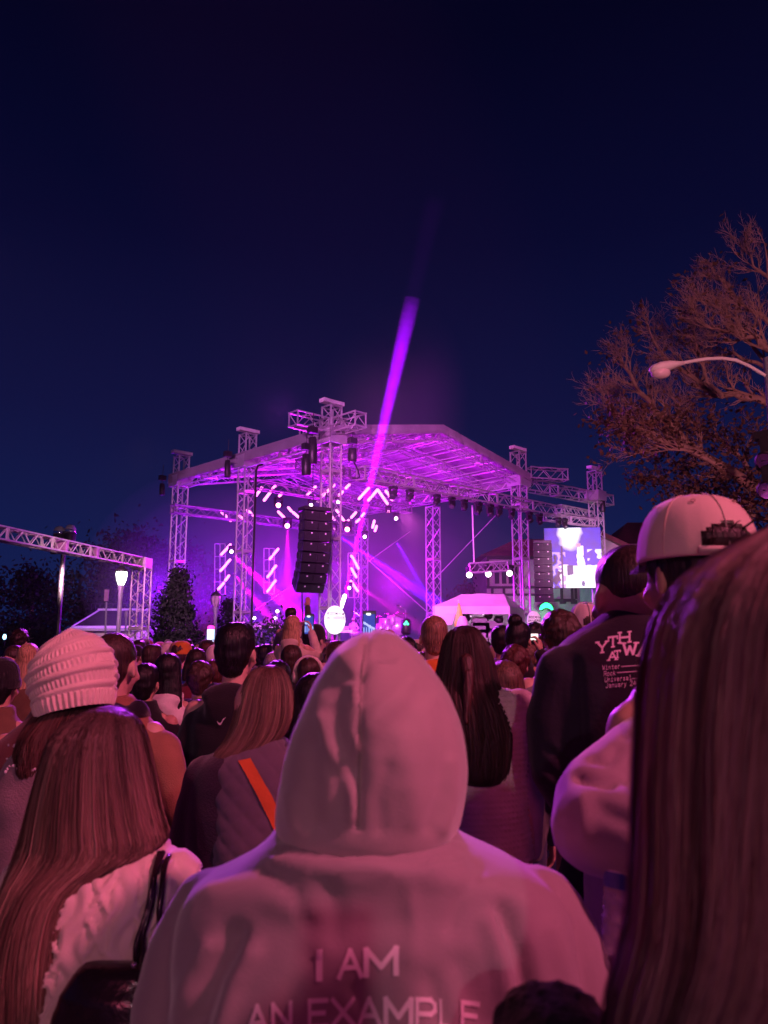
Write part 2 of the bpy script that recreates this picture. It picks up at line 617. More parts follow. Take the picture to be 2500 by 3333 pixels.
for i, (x0, y0, x1, y1) in enumerate(TUB):
    D = 33.5 if y0 < 760 else (36.5 if y0 < 950 else 36.8)
    a_ = P(*c1(x0, y0), D)
    b_ = P(*c1(x1, y1), D)
    if i < 17:
        lab = 'glowing pink light tube, %s from the left in the upper row under the roof' % rank(i, 0, 17, 0)
        gp = 'pink light tubes of the upper row'
    elif i < 33:
        lab = 'glowing pink light tube, %s from the left in the middle row above the stage' % rank(i, 17, 33, 0)
        gp = 'pink light tubes of the middle row'
    elif i < 39:
        lab = 'glowing pink light tube, %s from top on the far left ladder frame' % rank(i, 33, 39, 1)
        gp = 'pink light tubes on far left ladder'
    elif i < 45:
        lab = 'glowing pink light tube, %s from top on ladder left of loudspeaker column' % rank(i, 39, 45, 1)
        gp = 'pink light tubes on ladder left of loudspeakers'
    else:
        lab = 'glowing pink light tube, %s from top right of the loudspeaker column' % rank(i, 45, 52, 1)
        gp = 'pink light tubes on ladder right of loudspeakers'
    t = thing('light_tube', lab, 'stage light', a_, gp)
    MB().caps(a_, b_, 0.062, 0.062, 8).build('tube', M_TUBE, t, True)
    MB().tube([a_ + Vector((0, 0.09, 0)), b_ + Vector((0, 0.09, 0))], 0.05, 6).build('housing', M_BLACK, t)


# moving heads ----------------------------------------------------
def moving_head(name, label, loc, aim, lens_mat, s=1.0, group=None, rad=0.16):
    loc = Vector(loc)
    t = thing(name, label, 'stage light', loc, group)
    MB().box(loc + Vector((0, 0, -0.08 * s)), (0.34 * s, 0.3 * s, 0.14 * s), ROTS).build('base', M_BLACK, t)
    for sx in (-1, 1):
        MB().box(loc + ROTS @ Vector((sx * 0.2 * s, 0, -0.3 * s)), (0.05 * s, 0.12 * s, 0.36 * s), ROTS).build('yoke_arm', M_BLACK, t)
    d = (Vector(aim) - loc).normalized()
    c = loc + Vector((0, 0, -0.4 * s))
    MB().tube([c - d * 0.22 * s, c - d * 0.18 * s, c + d * 0.1 * s, c + d * 0.22 * s], [0.08 * s, 0.14 * s, 0.15 * s, rad * s], 12).build('head', M_BLACK, t, True)
    MB().tube([c + d * 0.221 * s, c + d * 0.235 * s], [rad * 0.86 * s, rad * 0.8 * s], 12).build('lens', lens_mat, t)
    return t


k = 0
for kk_, s in enumerate((0.13, 0.2, 0.32, 0.39, 0.45, 0.52, 0.58, 0.63, 0.7, 0.8, 0.86, 0.98, 1.02)):
    q = vA + off + dAC * (0.9 + 12.7 * s) + Vector((0, 0, 7.36))
    moving_head('moving_head_light', 'black stage light under the long front truss, %s from the left' % ORD[kk_], q, q + Vector((rng.uniform(-.9, .9), rng.uniform(-1, 0), -1)), M_GLASS, rng.uniform(.7, .85),
                'black stage lights under the front truss')
LBL = {(842, 763): 'red glowing round stage light left of the loudspeaker column, upper of two', (902, 902): 'red glowing round stage light left of the loudspeaker column, lower of two',
       (1307, 926): 'red glowing round stage light just right of the nearest tower', (1245, 757): 'white round stage light right of nearest tower, above the tubes',
       (1062, 778): 'small white stage light just above the loudspeaker column', (1320, 1338): 'white round light low beside the right hand ladder frame',
       (525, 1092): 'bright white light on far left ladder sending a magenta beam', (1425, 992): 'white round light near the top of the rear tower',
       (1110, 752): 'shiny unlit round light above and right of loudspeaker column', (1218, 938): 'shiny unlit round light against the nearest tower',
       (1585, 820): 'shiny unlit round light below right end of the upper row', (1637, 868): 'white round light hanging far right under the stage roof'}
for (x, y) in ((842, 763), (902, 902), (1307, 926), (1245, 757), (1062, 778), (1320, 1338), (525, 1092), (1425, 992), (1110, 752), (1218, 938), (1585, 820), (1637, 868)):
    big = (x, y) in ((842, 763), (902, 902), (1307, 926))
    q = P(*c1(x, y), 34) + Vector((0, 0, 0.42))
    moving_head('moving_head_light', LBL[(x, y)], q, (0, 0, 3), M_RED_LENS if big else (M_TUBE_W if x not in (1110, 1218, 1585) else M_CHROME), 0.95 if big else 0.68,
                'red glowing round stage lights' if big else 'white glowing round stage lights', 0.13)

# beams of light: real spot lamps in the haze
def beam(p0, p1, energy, color, ang, size=0.05):
    return lamp('beam_lamp', 'SPOT', p0, p1, energy, color, size, ang, 0.7)


BV = (0.36, 0.0, 1.0)
BM = (1.0, 0.0, 0.72)
BB = (0.13, 0.0, 1.0)
beam(P(1106, 2010, 26.3), P(1345, 960, 26.3), 2700000, BV, 3.4)
beam(P(752, 1800, 36), P(1010, 2040, 36), 560000, BM, 10)
beam(P(752, 1856, 36), P(900, 2040, 36), 100000, BM, 11)
beam(P(1090, 1735, 36), P(1430, 1970, 35), 1100000, BB, 7)
beam(P(1130, 1880, 36), P(1360, 2040, 36), 90000, BM, 9)
beam(P(935, 1700, 35), P(938, 1960, 35), 60000, BM, 11)
beam(P(1290, 1760, 36), P(1410, 1980, 36), 240000, BB, 7)

# general purple wash inside the stage roof
for (s, u, z, e, c) in ((0.3, 0.4, 4.4, 380, (0.62, 0.0, 1.0)), (0.72, 0.5, 4.2, 190, (0.74, 0.0, 1.0)), (0.5, 0.85, 4.0, 380, (0.36, 0.0, 1.0)), (0.1, 0.9, 3.2, 260, (0.30, 0.0, 1.0)),
                        (0.1, 1.3, 4.0, 420, (0.26, 0.0, 1.0)), (0.9, 1.2, 3.0, 170, (0.18, 0.0, 1.0))):
    q = vA + (vC - vA) * s + (vB - vA) * u
    lamp('stage_wash', 'POINT', (q.x, q.y, z), None, e * 3.6, c, 0.3)
for (s_, u_, e_, c_) in ((0.5, 0.15, 900, (0.8, 0.01, 0.9)), (0.75, 0.5, 900, (0.6, 0.01, 1.0)), (0.3, 0.7, 700, (0.7, 0.02, 1.0)), (0.15, 0.3, 600, (0.95, 0.03, 0.8))):
    q = vA + (vC - vA) * s_ + (vB - vA) * u_
    lamp('roof_uplight', 'SPOT', (q.x, q.y, 3.2), (q.x + 0.4, q.y, 9.5), e_ * 1.7, c_, 0.2, 120, 0.6)
lamp('front_of_house_wash', 'SPOT', (-3.0, -3.0, 8.0), (4.6, 36.5, 5.6), 42000, (1.0, 0.15, 0.85), 0.3, 24, 0.5)
lamp('front_of_house_wash', 'SPOT', (-10.5, -3.0, 7.0), (-3, 31, 6.5), 32000, (0.95, 0.22, 0.9), 0.3, 26, 0.5)

# ------------------------------------------------------------------ haze
hz = MB().box((0, 35, 8.3), (130, 150, 19.0)).build('haze', bpy.data.materials.new('haze_air'))
hm = hz.data.materials[0]
hm.use_nodes = True
hm.node_tree.nodes.clear()
ho = hm.node_tree.nodes.new('ShaderNodeOutputMaterial')
hv = hm.node_tree.nodes.new('ShaderNodeVolumePrincipled')
hv.inputs['Color'].default_value = (0.9, 0.9, 0.95, 1)
hv.inputs['Density'].default_value = 0.0002
hv.inputs['Anisotropy'].default_value = 0.1
hm.node_tree.links.new(hv.outputs[0], ho.inputs['Volume'])
kind(hz, 'stuff')


def puff(name, label_, c, rad, dens, rz=0.0, rx=0.0):
    rot = Matrix.Rotation(rz, 3, 'Z') @ Matrix.Rotation(rx, 3, 'Y')
    m_ = bpy.data.materials.new(name + '_air')
    m_.use_nodes = True
    m_.node_tree.nodes.clear()
    o_ = m_.node_tree.nodes.new('ShaderNodeOutputMaterial')
    v_ = m_.node_tree.nodes.new('ShaderNodeVolumePrincipled')
    v_.inputs['Color'].default_value = (0.95, 0.95, 0.95, 1)
    v_.inputs['Density'].default_value = dens
    v_.inputs['Anisotropy'].default_value = 0.1
    m_.node_tree.links.new(v_.outputs[0], o_.inputs['Volume'])
    o = MB().ell((0, 0, 0), rad, 32, 18, rot).build(name, m_)
    o.location = c
    kind(o, 'stuff')
    return o


def cloud(name, c, rad, dens, n=3, rz=0.0, rx=0.0, span=0.6):
    for i in range(n):
        k = 1.0 - span * i / max(1, n - 1) if n > 1 else 1.0
        puff(name, '', (c[0], c[1], c[2]), tuple(r * k for r in rad), dens / n, rz, rx)


cloud('stage_smoke', (-1.0, 36.6, 3.6), (12.5, 7.5, 7.0), 0.017, 5)
cloud('stage_smoke', (-7.5, 38.5, 4.6), (7.5, 5.0, 6.0), 0.028, 4)
cloud('smoke_plume', (-0.1, 26.4, 8.2), (3.0, 2.0, 5.9), 0.026, 8, 0, 0.2, 0.34)

# ================================================================== things round the stage


def cyl(mb, p0, p1, r, n=12):
    return mb.tube([p0, p1], r, n)


# hanging loudspeaker column ------------------------------------------
def line_array(label, top, n, bw, bh, bd, yaw, lean0, lean1, group=None):
    top = Vector(top)
    t = thing('loudspeaker_column', label, 'loudspeakers', top, group)
    p = top.copy()
    Rz = Matrix.Rotation(yaw, 3, 'Z')
    MB().box(top + Vector((0, 0, 0.1)), (bw * 0.96, bd * 0.9, 0.12), Rz).build('rigging_frame', M_STEEL, t)
    for i in range(n):
        a = lean0 + (lean1 - lean0) * (i / (n - 1)) ** 1.6
        Rr = Rz @ Matrix.Rotation(a, 3, 'X')
        c = p + Rr @ Vector((0, 0, -bh / 2))
        cab = MB()
        # trapezoid cabinet: full width front, narrower back
        fr = [(-bw / 2, -bd / 2, -bh / 2 + .01), (bw / 2, -bd / 2, -bh / 2 + .01), (bw * 0.42, bd / 2, -bh / 2 + .01), (-bw * 0.42, bd / 2, -bh / 2 + .01)]
        tp = [(x, y, bh / 2 - .01) for x, y, z in fr]
        cab.loft([[c + Rr @ Vector(v) for v in fr], [c + Rr @ Vector(v) for v in tp]])
        cb = cab.build('cabinet', M_BLACK, t)
        for sx in (-1, 1):
            MB().box(c + Rr @ Vector((sx * bw * 0.25, -bd / 2 - 0.012, 0)), (bw * 0.46, 0.02, bh * 0.86), Rr).build('grille', M_GRILLE, cb)
            MB().box(c + Rr @ Vector((sx * bw * 0.25 + 0.02, -bd / 2 - 0.03, bh * 0.3)), (0.05, 0.012, 0.05), Rr).build('badge', M_WHITEPAINT, cb)
            for kk in range(3):
                MB().box(c + Rr @ Vector((sx * (bw * 0.475), 0.02 + (kk - 1) * 0.14, 0)), (0.03, 0.06, bh * 0.62), Rr).build('handle_bar', M_STEEL, cb)
        p = p + Rr @ Vector((0, 0, -bh))
    return t


yawA = math.atan2(dAC.y, dAC.x) * 0.55
line_array('tall curved black loudspeaker column hanging beside the nearest tower', P(1024, 1668, 25.9), 8, 1.02, 0.335, 0.62, yawA * 1.25, R(0), R(33))
line_array('dark loudspeaker column hanging left of the video screen', P(1765, 1772, 35.6), 8, 0.85, 0.33, 0.6, -yawA * 0.4, R(-3), R(14))
# chains from cantilever to the columns
ch = thing('hoist_chain', 'thin dark chain dropping to the big loudspeaker column', 'chain', P(1040, 1668, 25.9))
MB().tube([P(1018, 1600, 25.9), P(1022, 1672, 25.9)], 0.02, 5).tube([P(1062, 1600, 25.9), P(1060, 1672, 25.9)], 0.02, 5).tube([P(1020, 1440, 25.9), P(1018, 1600, 25.9)], 0.015, 5).build('chain', M_STEEL, ch)
ch = thing('hoist_chain', 'dark cable hanging below the big loudspeaker column', 'cable', P(984, 2060, 26.2))
MB().tube([P(983, 1920, 26.2), P(985, 2060, 26.2)], 0.025, 5).build('cable', M_BLACK, ch)

# chain hoist bags
for (x, y0, y1, D, lab) in ((997, 1480, 1545, 25.8, 'long black chain bag left of nearest tower, lower of two'),
                            (1018, 1425, 1508, 25.9, 'long black chain bag left of nearest tower, upper of two'),
                            (1147, 1460, 1500, 26.6, 'short black chain bag hanging right of nearest tower'),
                            (741, 1500, 1552, 30.3, 'black chain bag hanging at the middle left tower'),
                            (528, 1575, 1610, 34.6, 'dark chain bag at the far left tower'),
                            (1962, 1630, 1665, 38.2, 'dark chain bag at far right tower')):
    t = thing('chain_bag', lab, 'chain bag', P(x, y1, D), 'chain hoist bags')
    a, b = P(x, y0, D), P(x, y1, D)
    w = 0.16 if D < 30 else 0.13
    MB().tube([a + Vector((0, 0, .02)), a, a.lerp(b, .5), b, b - Vector((0, 0, .03))], [w * .6, w * .85, w, w, w * .8], 10).build('bag', M_BLACK, t, True)
    MB().box(a + Vector((0, 0, 0.28)), (0.3, 0.2, 0.22), ROTS).build('motor', M_BLACK, t)
    MB().tube([a, a + Vector((0.02, 0, 0.9))], 0.015, 5).build('hook_chain', M_STEEL, t)
t = thing('cable_loop', 'drooping black cable loop at the start of the front truss', 'cable', P(1150, 1500, 26.9))
MB().tube([P(1150, 1500, 26.9), P(1165, 1530, 26.9), P(1171, 1553, 26.9), P(1163, 1557, 26.9), P(1145, 1556, 26.9)], 0.03, 6).build('cable', M_BLACK, t)

# tall black pole in front of stage left
t = thing('cable_mast', 'tall thin black mast with a bent top left of the loudspeakers', 'mast', P(818, 2080, 29.5))
MB().tube([P(817, 2080, 29.5), P(826, 1800, 29.5), P(834, 1530, 29.5), P(840, 1516, 29.5), P(856, 1512, 29.5)], 0.045, 8).build('pole', M_BLACK, t)
for i, pts in enumerate(([(810, 2000, 36), (960, 1900, 36)], [(1400, 1900, 37), (1640, 1650, 34)], [(1190, 1815, 38), (1400, 2000, 38)], [(1195, 1830, 35), (1335, 1730, 38)])):
    t = thing('guy_wire', ['thin guy wire slanting up in haze left of the loudspeaker column', 'long diagonal guy wire right of the rear tower',
                           'thin wire slanting down to the drum kit', 'thin wire rising right behind the violet beam'][i], 'wire', P(*pts[0]))
    MB().tube([P(*q) for q in pts], 0.018, 4).build('wire', M_ALU, t)

# hanging mini truss with three round lamps
D3 = 33.0


def c2(x, y):
    return 1200 + x * 0.51236, 1280 + y * 0.51236


t = thing('short_truss', 'short hanging truss carrying three round lamps right of the rear tower', 'truss', P(*c2(760, 1105), D3))
truss(t, P(*c2(638, 1112), D3), P(*c2(885, 1098), D3), 0.4, sec=1.9, step=0.36)
MB().tube([P(*c2(885, 1098), D3), P(*c2(965, 1093), D3 + .6)], 0.04, 6).build('arm', M_ALU, t)
t2 = thing('hanging_pole', 'thin pink lit pole dropping from front truss to short truss', 'pole', P(*c2(668, 1075), D3))
MB().tube([P(*c2(658, 712), D3 - .3), P(*c2(670, 1080), D3)], 0.035, 6).build('pole', M_ALU, t2)
for (x, y, lab) in ((642, 1165, 'leftmost'), (763, 1160, 'middle'), (898, 1155, 'rightmost')):
    q = P(*c2(x, y), D3) + Vector((0, 0, 0.42))
    moving_head('round_stage_lamp', lab + ' of three round pinkish lamps under the short hanging truss', q, (-2, 5, 1.5), M_TUBE_W, 0.85, 'three lamps under the short truss', 0.17)

# screen ----------------------------------------------------------------
SW, SH = 2.7, 2.95
scr = thing('video_screen', 'large glowing blue and white video screen on the right tower', 'video screen', P(1865, 1911, 37.4))
sc0 = P(1866, 1815, 37.4)
yS = R(8)
Rs = Matrix.Rotation(-yS, 3, 'Z')
MB().box(sc0 + Vector((0, 0.1, 0)), (SW, 0.16, SH), Rs).build('cabinet', M_BLACK, scr)
NX, NY = 90, 100
def img(u, v):
    """u right 0..1, v down 0..1 : live picture of a singer in spotlight over a white stage"""
    n = noise.noise(Vector((u * 9, v * 9, 1.3)))
    n2 = noise.noise(Vector((u * 11, v * 13, 4.3)))
    c = Vector((0.05, 0.03, 0.55 + 0.2 * n))
    # white burst of smoke top centre
    d = math.hypot((u - 0.46 - 0.05 * n) / 0.2, (v - 0.10) / 0.27)
    if d < 1.1:
        c = c.lerp(Vector((1.2, 1.1, 1.3)), min(1, (1.15 - d) * 2.4))
    # singer
    if abs(u - 0.63 - 0.02 * n) < 0.055 + 0.03 * n2 and 0.3 < v < 0.75:
        c = Vector((1.2, 1.1, 1.2))
    if abs(u - 0.6) < 0.04 and 0.26 < v < 0.33:
        c = Vector((0.7, 0.3, 0.45))
    # white floor
    e = 0.25 + (u - 0.3) * 0.0
    if v > 0.63 + 0.04 * n and u > 0.22 + (v - 0.63) * 0.15:
        c = Vector((1.15, 1.05, 1.25))
    if 0.38 < u < 0.5 and 0.62 < v < 0.78 + 0.05 * n:
        c = Vector((0.05, 0.05, 0.16))
    if u < 0.36 and v > 0.4 and n2 > 0.12:
        c = Vector((0.55, 0.35, 0.95))
    if u < 0.3 and v > 0.45 and n2 < -0.2:
        c = Vector((0.02, 0.01, 0.05))
    if abs(u - 0.3) < 0.012 and v > 0.3:
        c = Vector((0.02, 0.01, 0.06))
    if u > 0.75 and 0.36 < v < 0.56 and n2 > 0.0:
        c = Vector((0.9, 0.8, 1.1)) if n > -0.1 else Vector((0.02, 0.02, 0.1))
    if math.hypot((u - 0.66) / 0.03, (v - 0.93) / 0.05) < 1:
        c = Vector((0.1, 0.12, 0.25))
    return c
mb = MB()
vs = []
cols = []
for j in range(NY + 1):
    for i in range(NX + 1):
        u, v = i / NX, j / NY
        vs.append(sc0 + Rs @ Vector(((u - .5) * SW, 0.0, (.5 - v) * SH)))
        cols.append(img(u, v))
mb.add(vs, [(j * (NX + 1) + i, (j + 1) * (NX + 1) + i, (j + 1) * (NX + 1) + i + 1, j * (NX + 1) + i + 1) for j in range(NY) for i in range(NX)])
m = bpy.data.materials.new('screen_picture')
m.use_nodes = True
b = m.node_tree.nodes['Principled BSDF']
at = m.node_tree.nodes.new('ShaderNodeAttribute')
at.attribute_name = 'picture'
m.node_tree.links.new(at.outputs['Color'], b.inputs['Emission Color'])
b.inputs['Emission Strength'].default_value = 1.25
b.inputs['Base Color'].default_value = (0.02, 0.02, 0.02, 1)
so = mb.build('display', m, scr)
ca = so.data.color_attributes.new('picture', 'FLOAT_COLOR', 'POINT')
for i, c in enumerate(cols):
    ca.data[i].color = (c[0], c[1], c[2], 1)
ts = thing('screen_truss', 'small box truss just above the video screen', 'truss', P(1860, 1692, 37.4))
truss(ts, P(1772, 1682, 37.4), P(1935, 1704, 37.9), 0.34, sec=1.4, step=0.34)

# tent ------------------------------------------------------------------
DT = 31.0


def Q(x, y, D):
    return P(*c2(x, y), D)


tent = thing('party_tent', 'pink lit white party tent with a sloping roof right of the stage', 'tent', P(1535, 2090, DT))
eL, eR, eRb, eLb = Q(412, 1352, DT - 1.2), Q(893, 1345, DT - 1.2), Q(985, 1342, DT + 2.2), Q(520, 1340, DT + 2.4)
rL, rR = Q(590, 1285, DT + .4), Q(858, 1272, DT + .4)
zf = lambda p: Vector((p.x, p.y, eL.z))
eR, eRb, eLb = zf(eR), zf(eRb), zf(eLb)
rR = Vector((rR.x, rR.y, rR.z)); rL = Vector((rL.x, rL.y, rR.z - 0.03))


def panel(name, quad, m_, parent, sag=0.0, n=10, thick=0.012):
    a, b, c, d = [Vector(q) for q in quad]
    nn = ((b - a).cross(d - a)).normalized()
    vs = []
    for i in range(n + 1):
        for j in range(n + 1):
            u, v = i / n, j / n
            p = a.lerp(b, u).lerp(d.lerp(c, u), v)
            p = p - Vector((0, 0, 1)) * sag * math.sin(math.pi * u) * math.sin(math.pi * v) + nn * 0.03 * noise.noise(p * 1.7) * (1 if sag else 0.5)
            vs.append(p)
    k_ = len(vs)
    vs += [p - nn * thick for p in vs]
    fs = [(i * (n + 1) + j, (i + 1) * (n + 1) + j, (i + 1) * (n + 1) + j + 1, i * (n + 1) + j + 1) for i in range(n) for j in range(n)]
    fs += [tuple(q + k_ for q in reversed(f)) for f in fs]
    return MB().add(vs, fs).build(name, m_, parent, True)


panel('roof_panel', (eL, eR, rR, rL), M_TENT, tent, 0.08)
panel('roof_panel', (eR, eRb, rR, rR), M_TENT, tent, 0.06)
panel('roof_panel', (eRb, eLb, rL, rR), M_TENT, tent, 0.06)
panel('roof_panel', (eLb, eL, rL, rL), M_TENT, tent, 0.06)
dn = Vector((0, 0, -0.3))
for a, b in ((eL, eR), (eR, eRb), (eLb, eL)):
    panel('valance', (a, b, b + dn, a + dn), M_TENT, tent)
dw = Vector((0, 0, -2.3))
panel('side_curtain', (eLb, eLb.lerp(eL, .9), eLb.lerp(eL, .9) + dw, eLb + dw), M_TENT, tent)
panel('side_curtain', (eR, eRb, eRb + dw, eR + dw), M_TENT, tent)
panel('side_curtain', (eLb, eRb, eRb + dw, eLb + dw), M_TENT, tent)
panel('side_curtain', (eL + dn, Q(560, 1370, DT - 1.2), Q(530, 1470, DT - 1.1), Q(440, 1480, DT - 1.2)), M_TENT, tent)
for a in (eL, eR, eRb, eLb):
    MB().tube([a, (a.x, a.y, 0)], 0.04, 8).build('leg', M_ALU, tent)
lamp('tent_light', 'POINT', (tent.location.x + 0.3, DT + 0.3, 2.75), None, 60, (1.0, 0.55, 0.95), 0.15)
# things in the tent
cs_ = thing('flight_case', 'stack of grey flight cases under the tent', 'flight case', Q(700, 1500, DT))
for (x, y, w, h) in ((705, 1490, .9, .5), (700, 1450, .7, .45), (790, 1480, .8, .5), (690, 1530, 1.0, .45), (790, 1525, .8, .45)):
    q = Q(x, y, DT)
    MB().box(q, (w * .8, .6, h * .8)).build('case', mat('flight_case_grey', (.35, .36, .4), .5), cs_)
for (x, y, lab) in ((620, 1425, 'dark standing fan lamp at left inside the tent'), (758, 1412, 'small stage light on stand inside the tent'), (825, 1440, 'dark coat covered equipment in the tent')):
    t = thing('equipment_stand', lab, 'equipment', Q(x, 1540, DT - .2))
    q = Q(x, y, DT - .2)
    MB().tube([q, (q.x, q.y, 0)], 0.025, 6).build('stand', M_STEEL, t)
    MB().ell(q, (0.2, 0.18, 0.17), 10, 8).box(q + Vector((0, -.1, .12)), (.3, .2, .1)).build('head', M_BLACK, t, True)
# orange and white umbrella-like cone figure
t = thing('marker_cone', 'orange and white cone shaped marker glowing in front of the tent', 'marker', Q(575, 1480, DT - 1.8))
q = Q(575, 1480, DT - 1.8)
MB().lathe([(0.18, 0), (0.15, .25), (0.09, .65), (0.03, .85)], q).build('cone', mat('marker_orange', (.9, .35, .08), .5, emit=(1, .35, .1), estr=.6), t, True)
MB().lathe([(0.25, 0.0), (0.23, .12), (0.17, .3), (0.1, .42)], q + Vector((.12, -.1, -.05))).build('band', M_WHITEPAINT, t, True)
MB().lathe([(0.03, 0), (0.045, .1), (0.01, .2)], q + Vector((0, 0, .84)), 8).build('tip', M_WHITEPAINT, t, True)

# half-timbered building ------------------------------------------------
DB = 52.0
bl = thing('timber_framed_building', 'half timbered building with dark red roof behind the screen', 'building', P(1760, 2090, DB))
xl, xr = P(1584, 1900, DB).x, P(2120, 1900, DB).x
ze = P(1700, 1812, DB).z
y0b = DB
MB().box(((xl + xr) / 2, y0b + 4, ze / 2), (xr - xl, 8, ze)).build('wall', M_PLASTER, bl)
zr = P(1700, 1730, DB).z
# roof (hip)
mb = MB()
o_ = 0.5
a, b, c, d = (xl - o_, y0b - .5, ze), (xr + o_, y0b - .5, ze), (xr + o_, y0b + 8.5, ze), (xl - o_, y0b + 8.5, ze)
e1, e2 = (xl + 2.8, y0b + 4, zr), (xr - 1.0, y0b + 4, zr)
mb.add([a, b, c, d, e1, e2], [(0, 1, 5, 4), (1, 2, 5), (2, 3, 4, 5), (3, 0, 4), (3, 2, 1, 0)])
mb.build('roof', M_TILE_RED, bl)
# tile courses
zc = MB()
for k_ in range(14):
    t_ = (k_ + .5) / 14
    z_ = ze + (zr - ze) * t_
    zc.box(((xl - o_) * (1 - t_) * .5 + (xl + 2.8) * t_ * .5 + (xr + o_) * (1 - t_) * .5 + (xr - 1) * t_ * .5, y0b - .5 + 4.5 * t_ - .02, z_ + .02),
           ((xr - xl + 1) * (1 - t_) + (xr - xl - 3.8) * t_, .05, .05))
kind(zc.build('tile_courses', M_TILE_RED, bl), 'stuff')


def timber(x0, y0, x1, y1, w=0.16, name='timber_beam'):
    p0, p1 = P(x0, y0, DB), P(x1, y1, DB)
    MB().box(((p0.x + p1.x) / 2, y0b - 0.06, (p0.z + p1.z) / 2), (max(w, abs(p1.x - p0.x)), 0.13, max(w, abs(p1.z - p0.z)))).build(name, M_TIMBER, bl)


timber(1584, 1816, 2050, 1816, .22)
for x in (1588, 1680, 1700, 1900):
    timber(x, 1822, x, 1911)
timber(1584, 1912, 1760, 1912)
for x in (1602, 1640, 1678):
    timber(x, 1916, x, 1934)
timber(1584, 1936, 1745, 1936)
timber(1767, 1954, 1872, 1954, .2)
for x in (1790, 1827, 1861, 1873):
    timber(x, 1880, x, 1950)
for x in (1775, 1830, 1866):
    p0 = P(x, 1960, DB)
    MB().box((p0.x, y0b - .2, p0.z), (.35, .4, .25)).build('bracket', M_TIMBER, bl)
for x in (1617, 1640, 1662):
    p0, p1 = P(x - 8, 1838, DB), P(x + 8, 1900, DB)
    wf = MB().box(((p0.x + p1.x) / 2, y0b - 0.045, (p0.z + p1.z) / 2), (p1.x - p0.x, 0.07, p0.z - p1.z)).build('window', M_TIMBER, bl)
    MB().box(((p0.x + p1.x) / 2, y0b - 0.085, (p0.z + p1.z) / 2), ((p1.x - p0.x) * .7, 0.02, (p0.z - p1.z) * .88)).build('pane', M_GLASS, wf)
gb = thing('gabled_building', 'pale gable end with sloping dark roof beside the far right tower', 'building', P(1990, 2090, 47))
p0 = P(1940, 1735, 47)
p1 = P(2120, 1830, 47)
bx = P(1935, 1800, 47).x
rx_ = P(2120, 1830, 47).x
MB().add([(bx, 47, 0), (rx_, 47, 0), (rx_, 47, p1.z), (bx, 47, p0.z), (bx, 51, 0), (rx_, 51, 0), (rx_, 51, p1.z), (bx, 51, p0.z)],
         [(0, 1, 2, 3), (7, 6, 5, 4), (1, 5, 6, 2), (3, 2, 6, 7), (0, 3, 7, 4)]).build('wall', M_PLASTER, gb)
MB().add([(bx - .3, 46.6, p0.z + .12), (rx_ + .4, 46.6, p1.z - .1), (rx_ + .4, 51.5, p1.z - .1), (bx - .3, 51.5, p0.z + .12),
          (bx - .3, 46.6, p0.z + .4), (rx_ + .4, 46.6, p1.z + .2), (rx_ + .4, 51.5, p1.z + .2), (bx - .3, 51.5, p0.z + .4)],
         [(3, 2, 1, 0), (4, 5, 6, 7), (0, 1, 5, 4), (1, 2, 6, 5), (2, 3, 7, 6), (3, 0, 4, 7)]).build('roof', M_TILE_RED, gb)
rb = thing('distant_roof', 'dark red roof far right behind the capped man', 'building', P(2150, 2090, 70))
a, b = P(1985, 1770, 70), P(2420, 1700, 70)
MB().box(((a.x + b.x) / 2, 74, a.z / 2), (b.x - a.x, 8, a.z)).build('wall', M_PLASTER, rb)
MB().add([(a.x, 69.6, a.z), (b.x, 69.6, a.z), (b.x, 78.4, a.z), (a.x, 78.4, a.z), (a.x + 3, 74, b.z + .6), (b.x, 74, b.z + .6)], [(0, 1, 5, 4), (1, 2, 5), (2, 3, 4, 5), (3, 0, 4), (3, 2, 1, 0)]).build('roof', M_TILE_RED, rb)
lamp('tent_fill', 'SPOT', (0.5, 25.5, 6.0), (3.6, 31, 2.9), 2600, (1.0, 0.10, 0.85), 0.2, 50, 0.7)  # added spot without a fixture, turns the tent canvas magenta
lamp('building_fill', 'SPOT', (9, 30, 5.5), (10.5, 52, 4), 3600, (1.0, 0.45, 0.8), 0.2, 60, 0.8)  # added spot without a fixture, makes the timbered wall visible
# green lit arch sign
gs = thing('green_sign', 'small arched green neon sign on the timbered wall', 'sign', P(1777, 1980, DB - .4))
pts = []
for i in range(13):
    t_ = i / 12
    pts.append(P(1757 + 40 * t_, 1981 - 11 * math.sin(math.pi * t_), DB - .4))
MB().tube([p + Vector((0, .12, 0)) for p in pts], 0.24, 8).build('board', M_STEEL, gs)
for i, p in enumerate(pts[1:-1]):
    MB().box(p + Vector((0, -.12, 0.0)), (.13, .05, .3), Matrix.Rotation(-0.07 * (i - 5), 3, 'Y')).build('letter_bar', M_GREEN, gs)
lamp('green_sign_light', 'POINT', P(1777, 1985, DB - 1.1), None, 55, (0.03, 1, 0.35), 0.1)
gs2 = thing('green_lamp', 'green light glowing on the wall right of the trucker cap', 'wall lamp', P(1925, 1985, 46))
MB().ell(P(1925, 1985, 46), (.25, .12, .12)).build('bulb', M_GREEN, gs2, True)
MB().box(P(1925, 1985, 46) + Vector((0, .3, 0)), (.3, .5, .08)).build('bracket', M_STEEL, gs2)
lamp('green_lamp_light', 'POINT', P(1922, 1978, 45.6), None, 160, (0.03, 1, 0.3), 0.1)

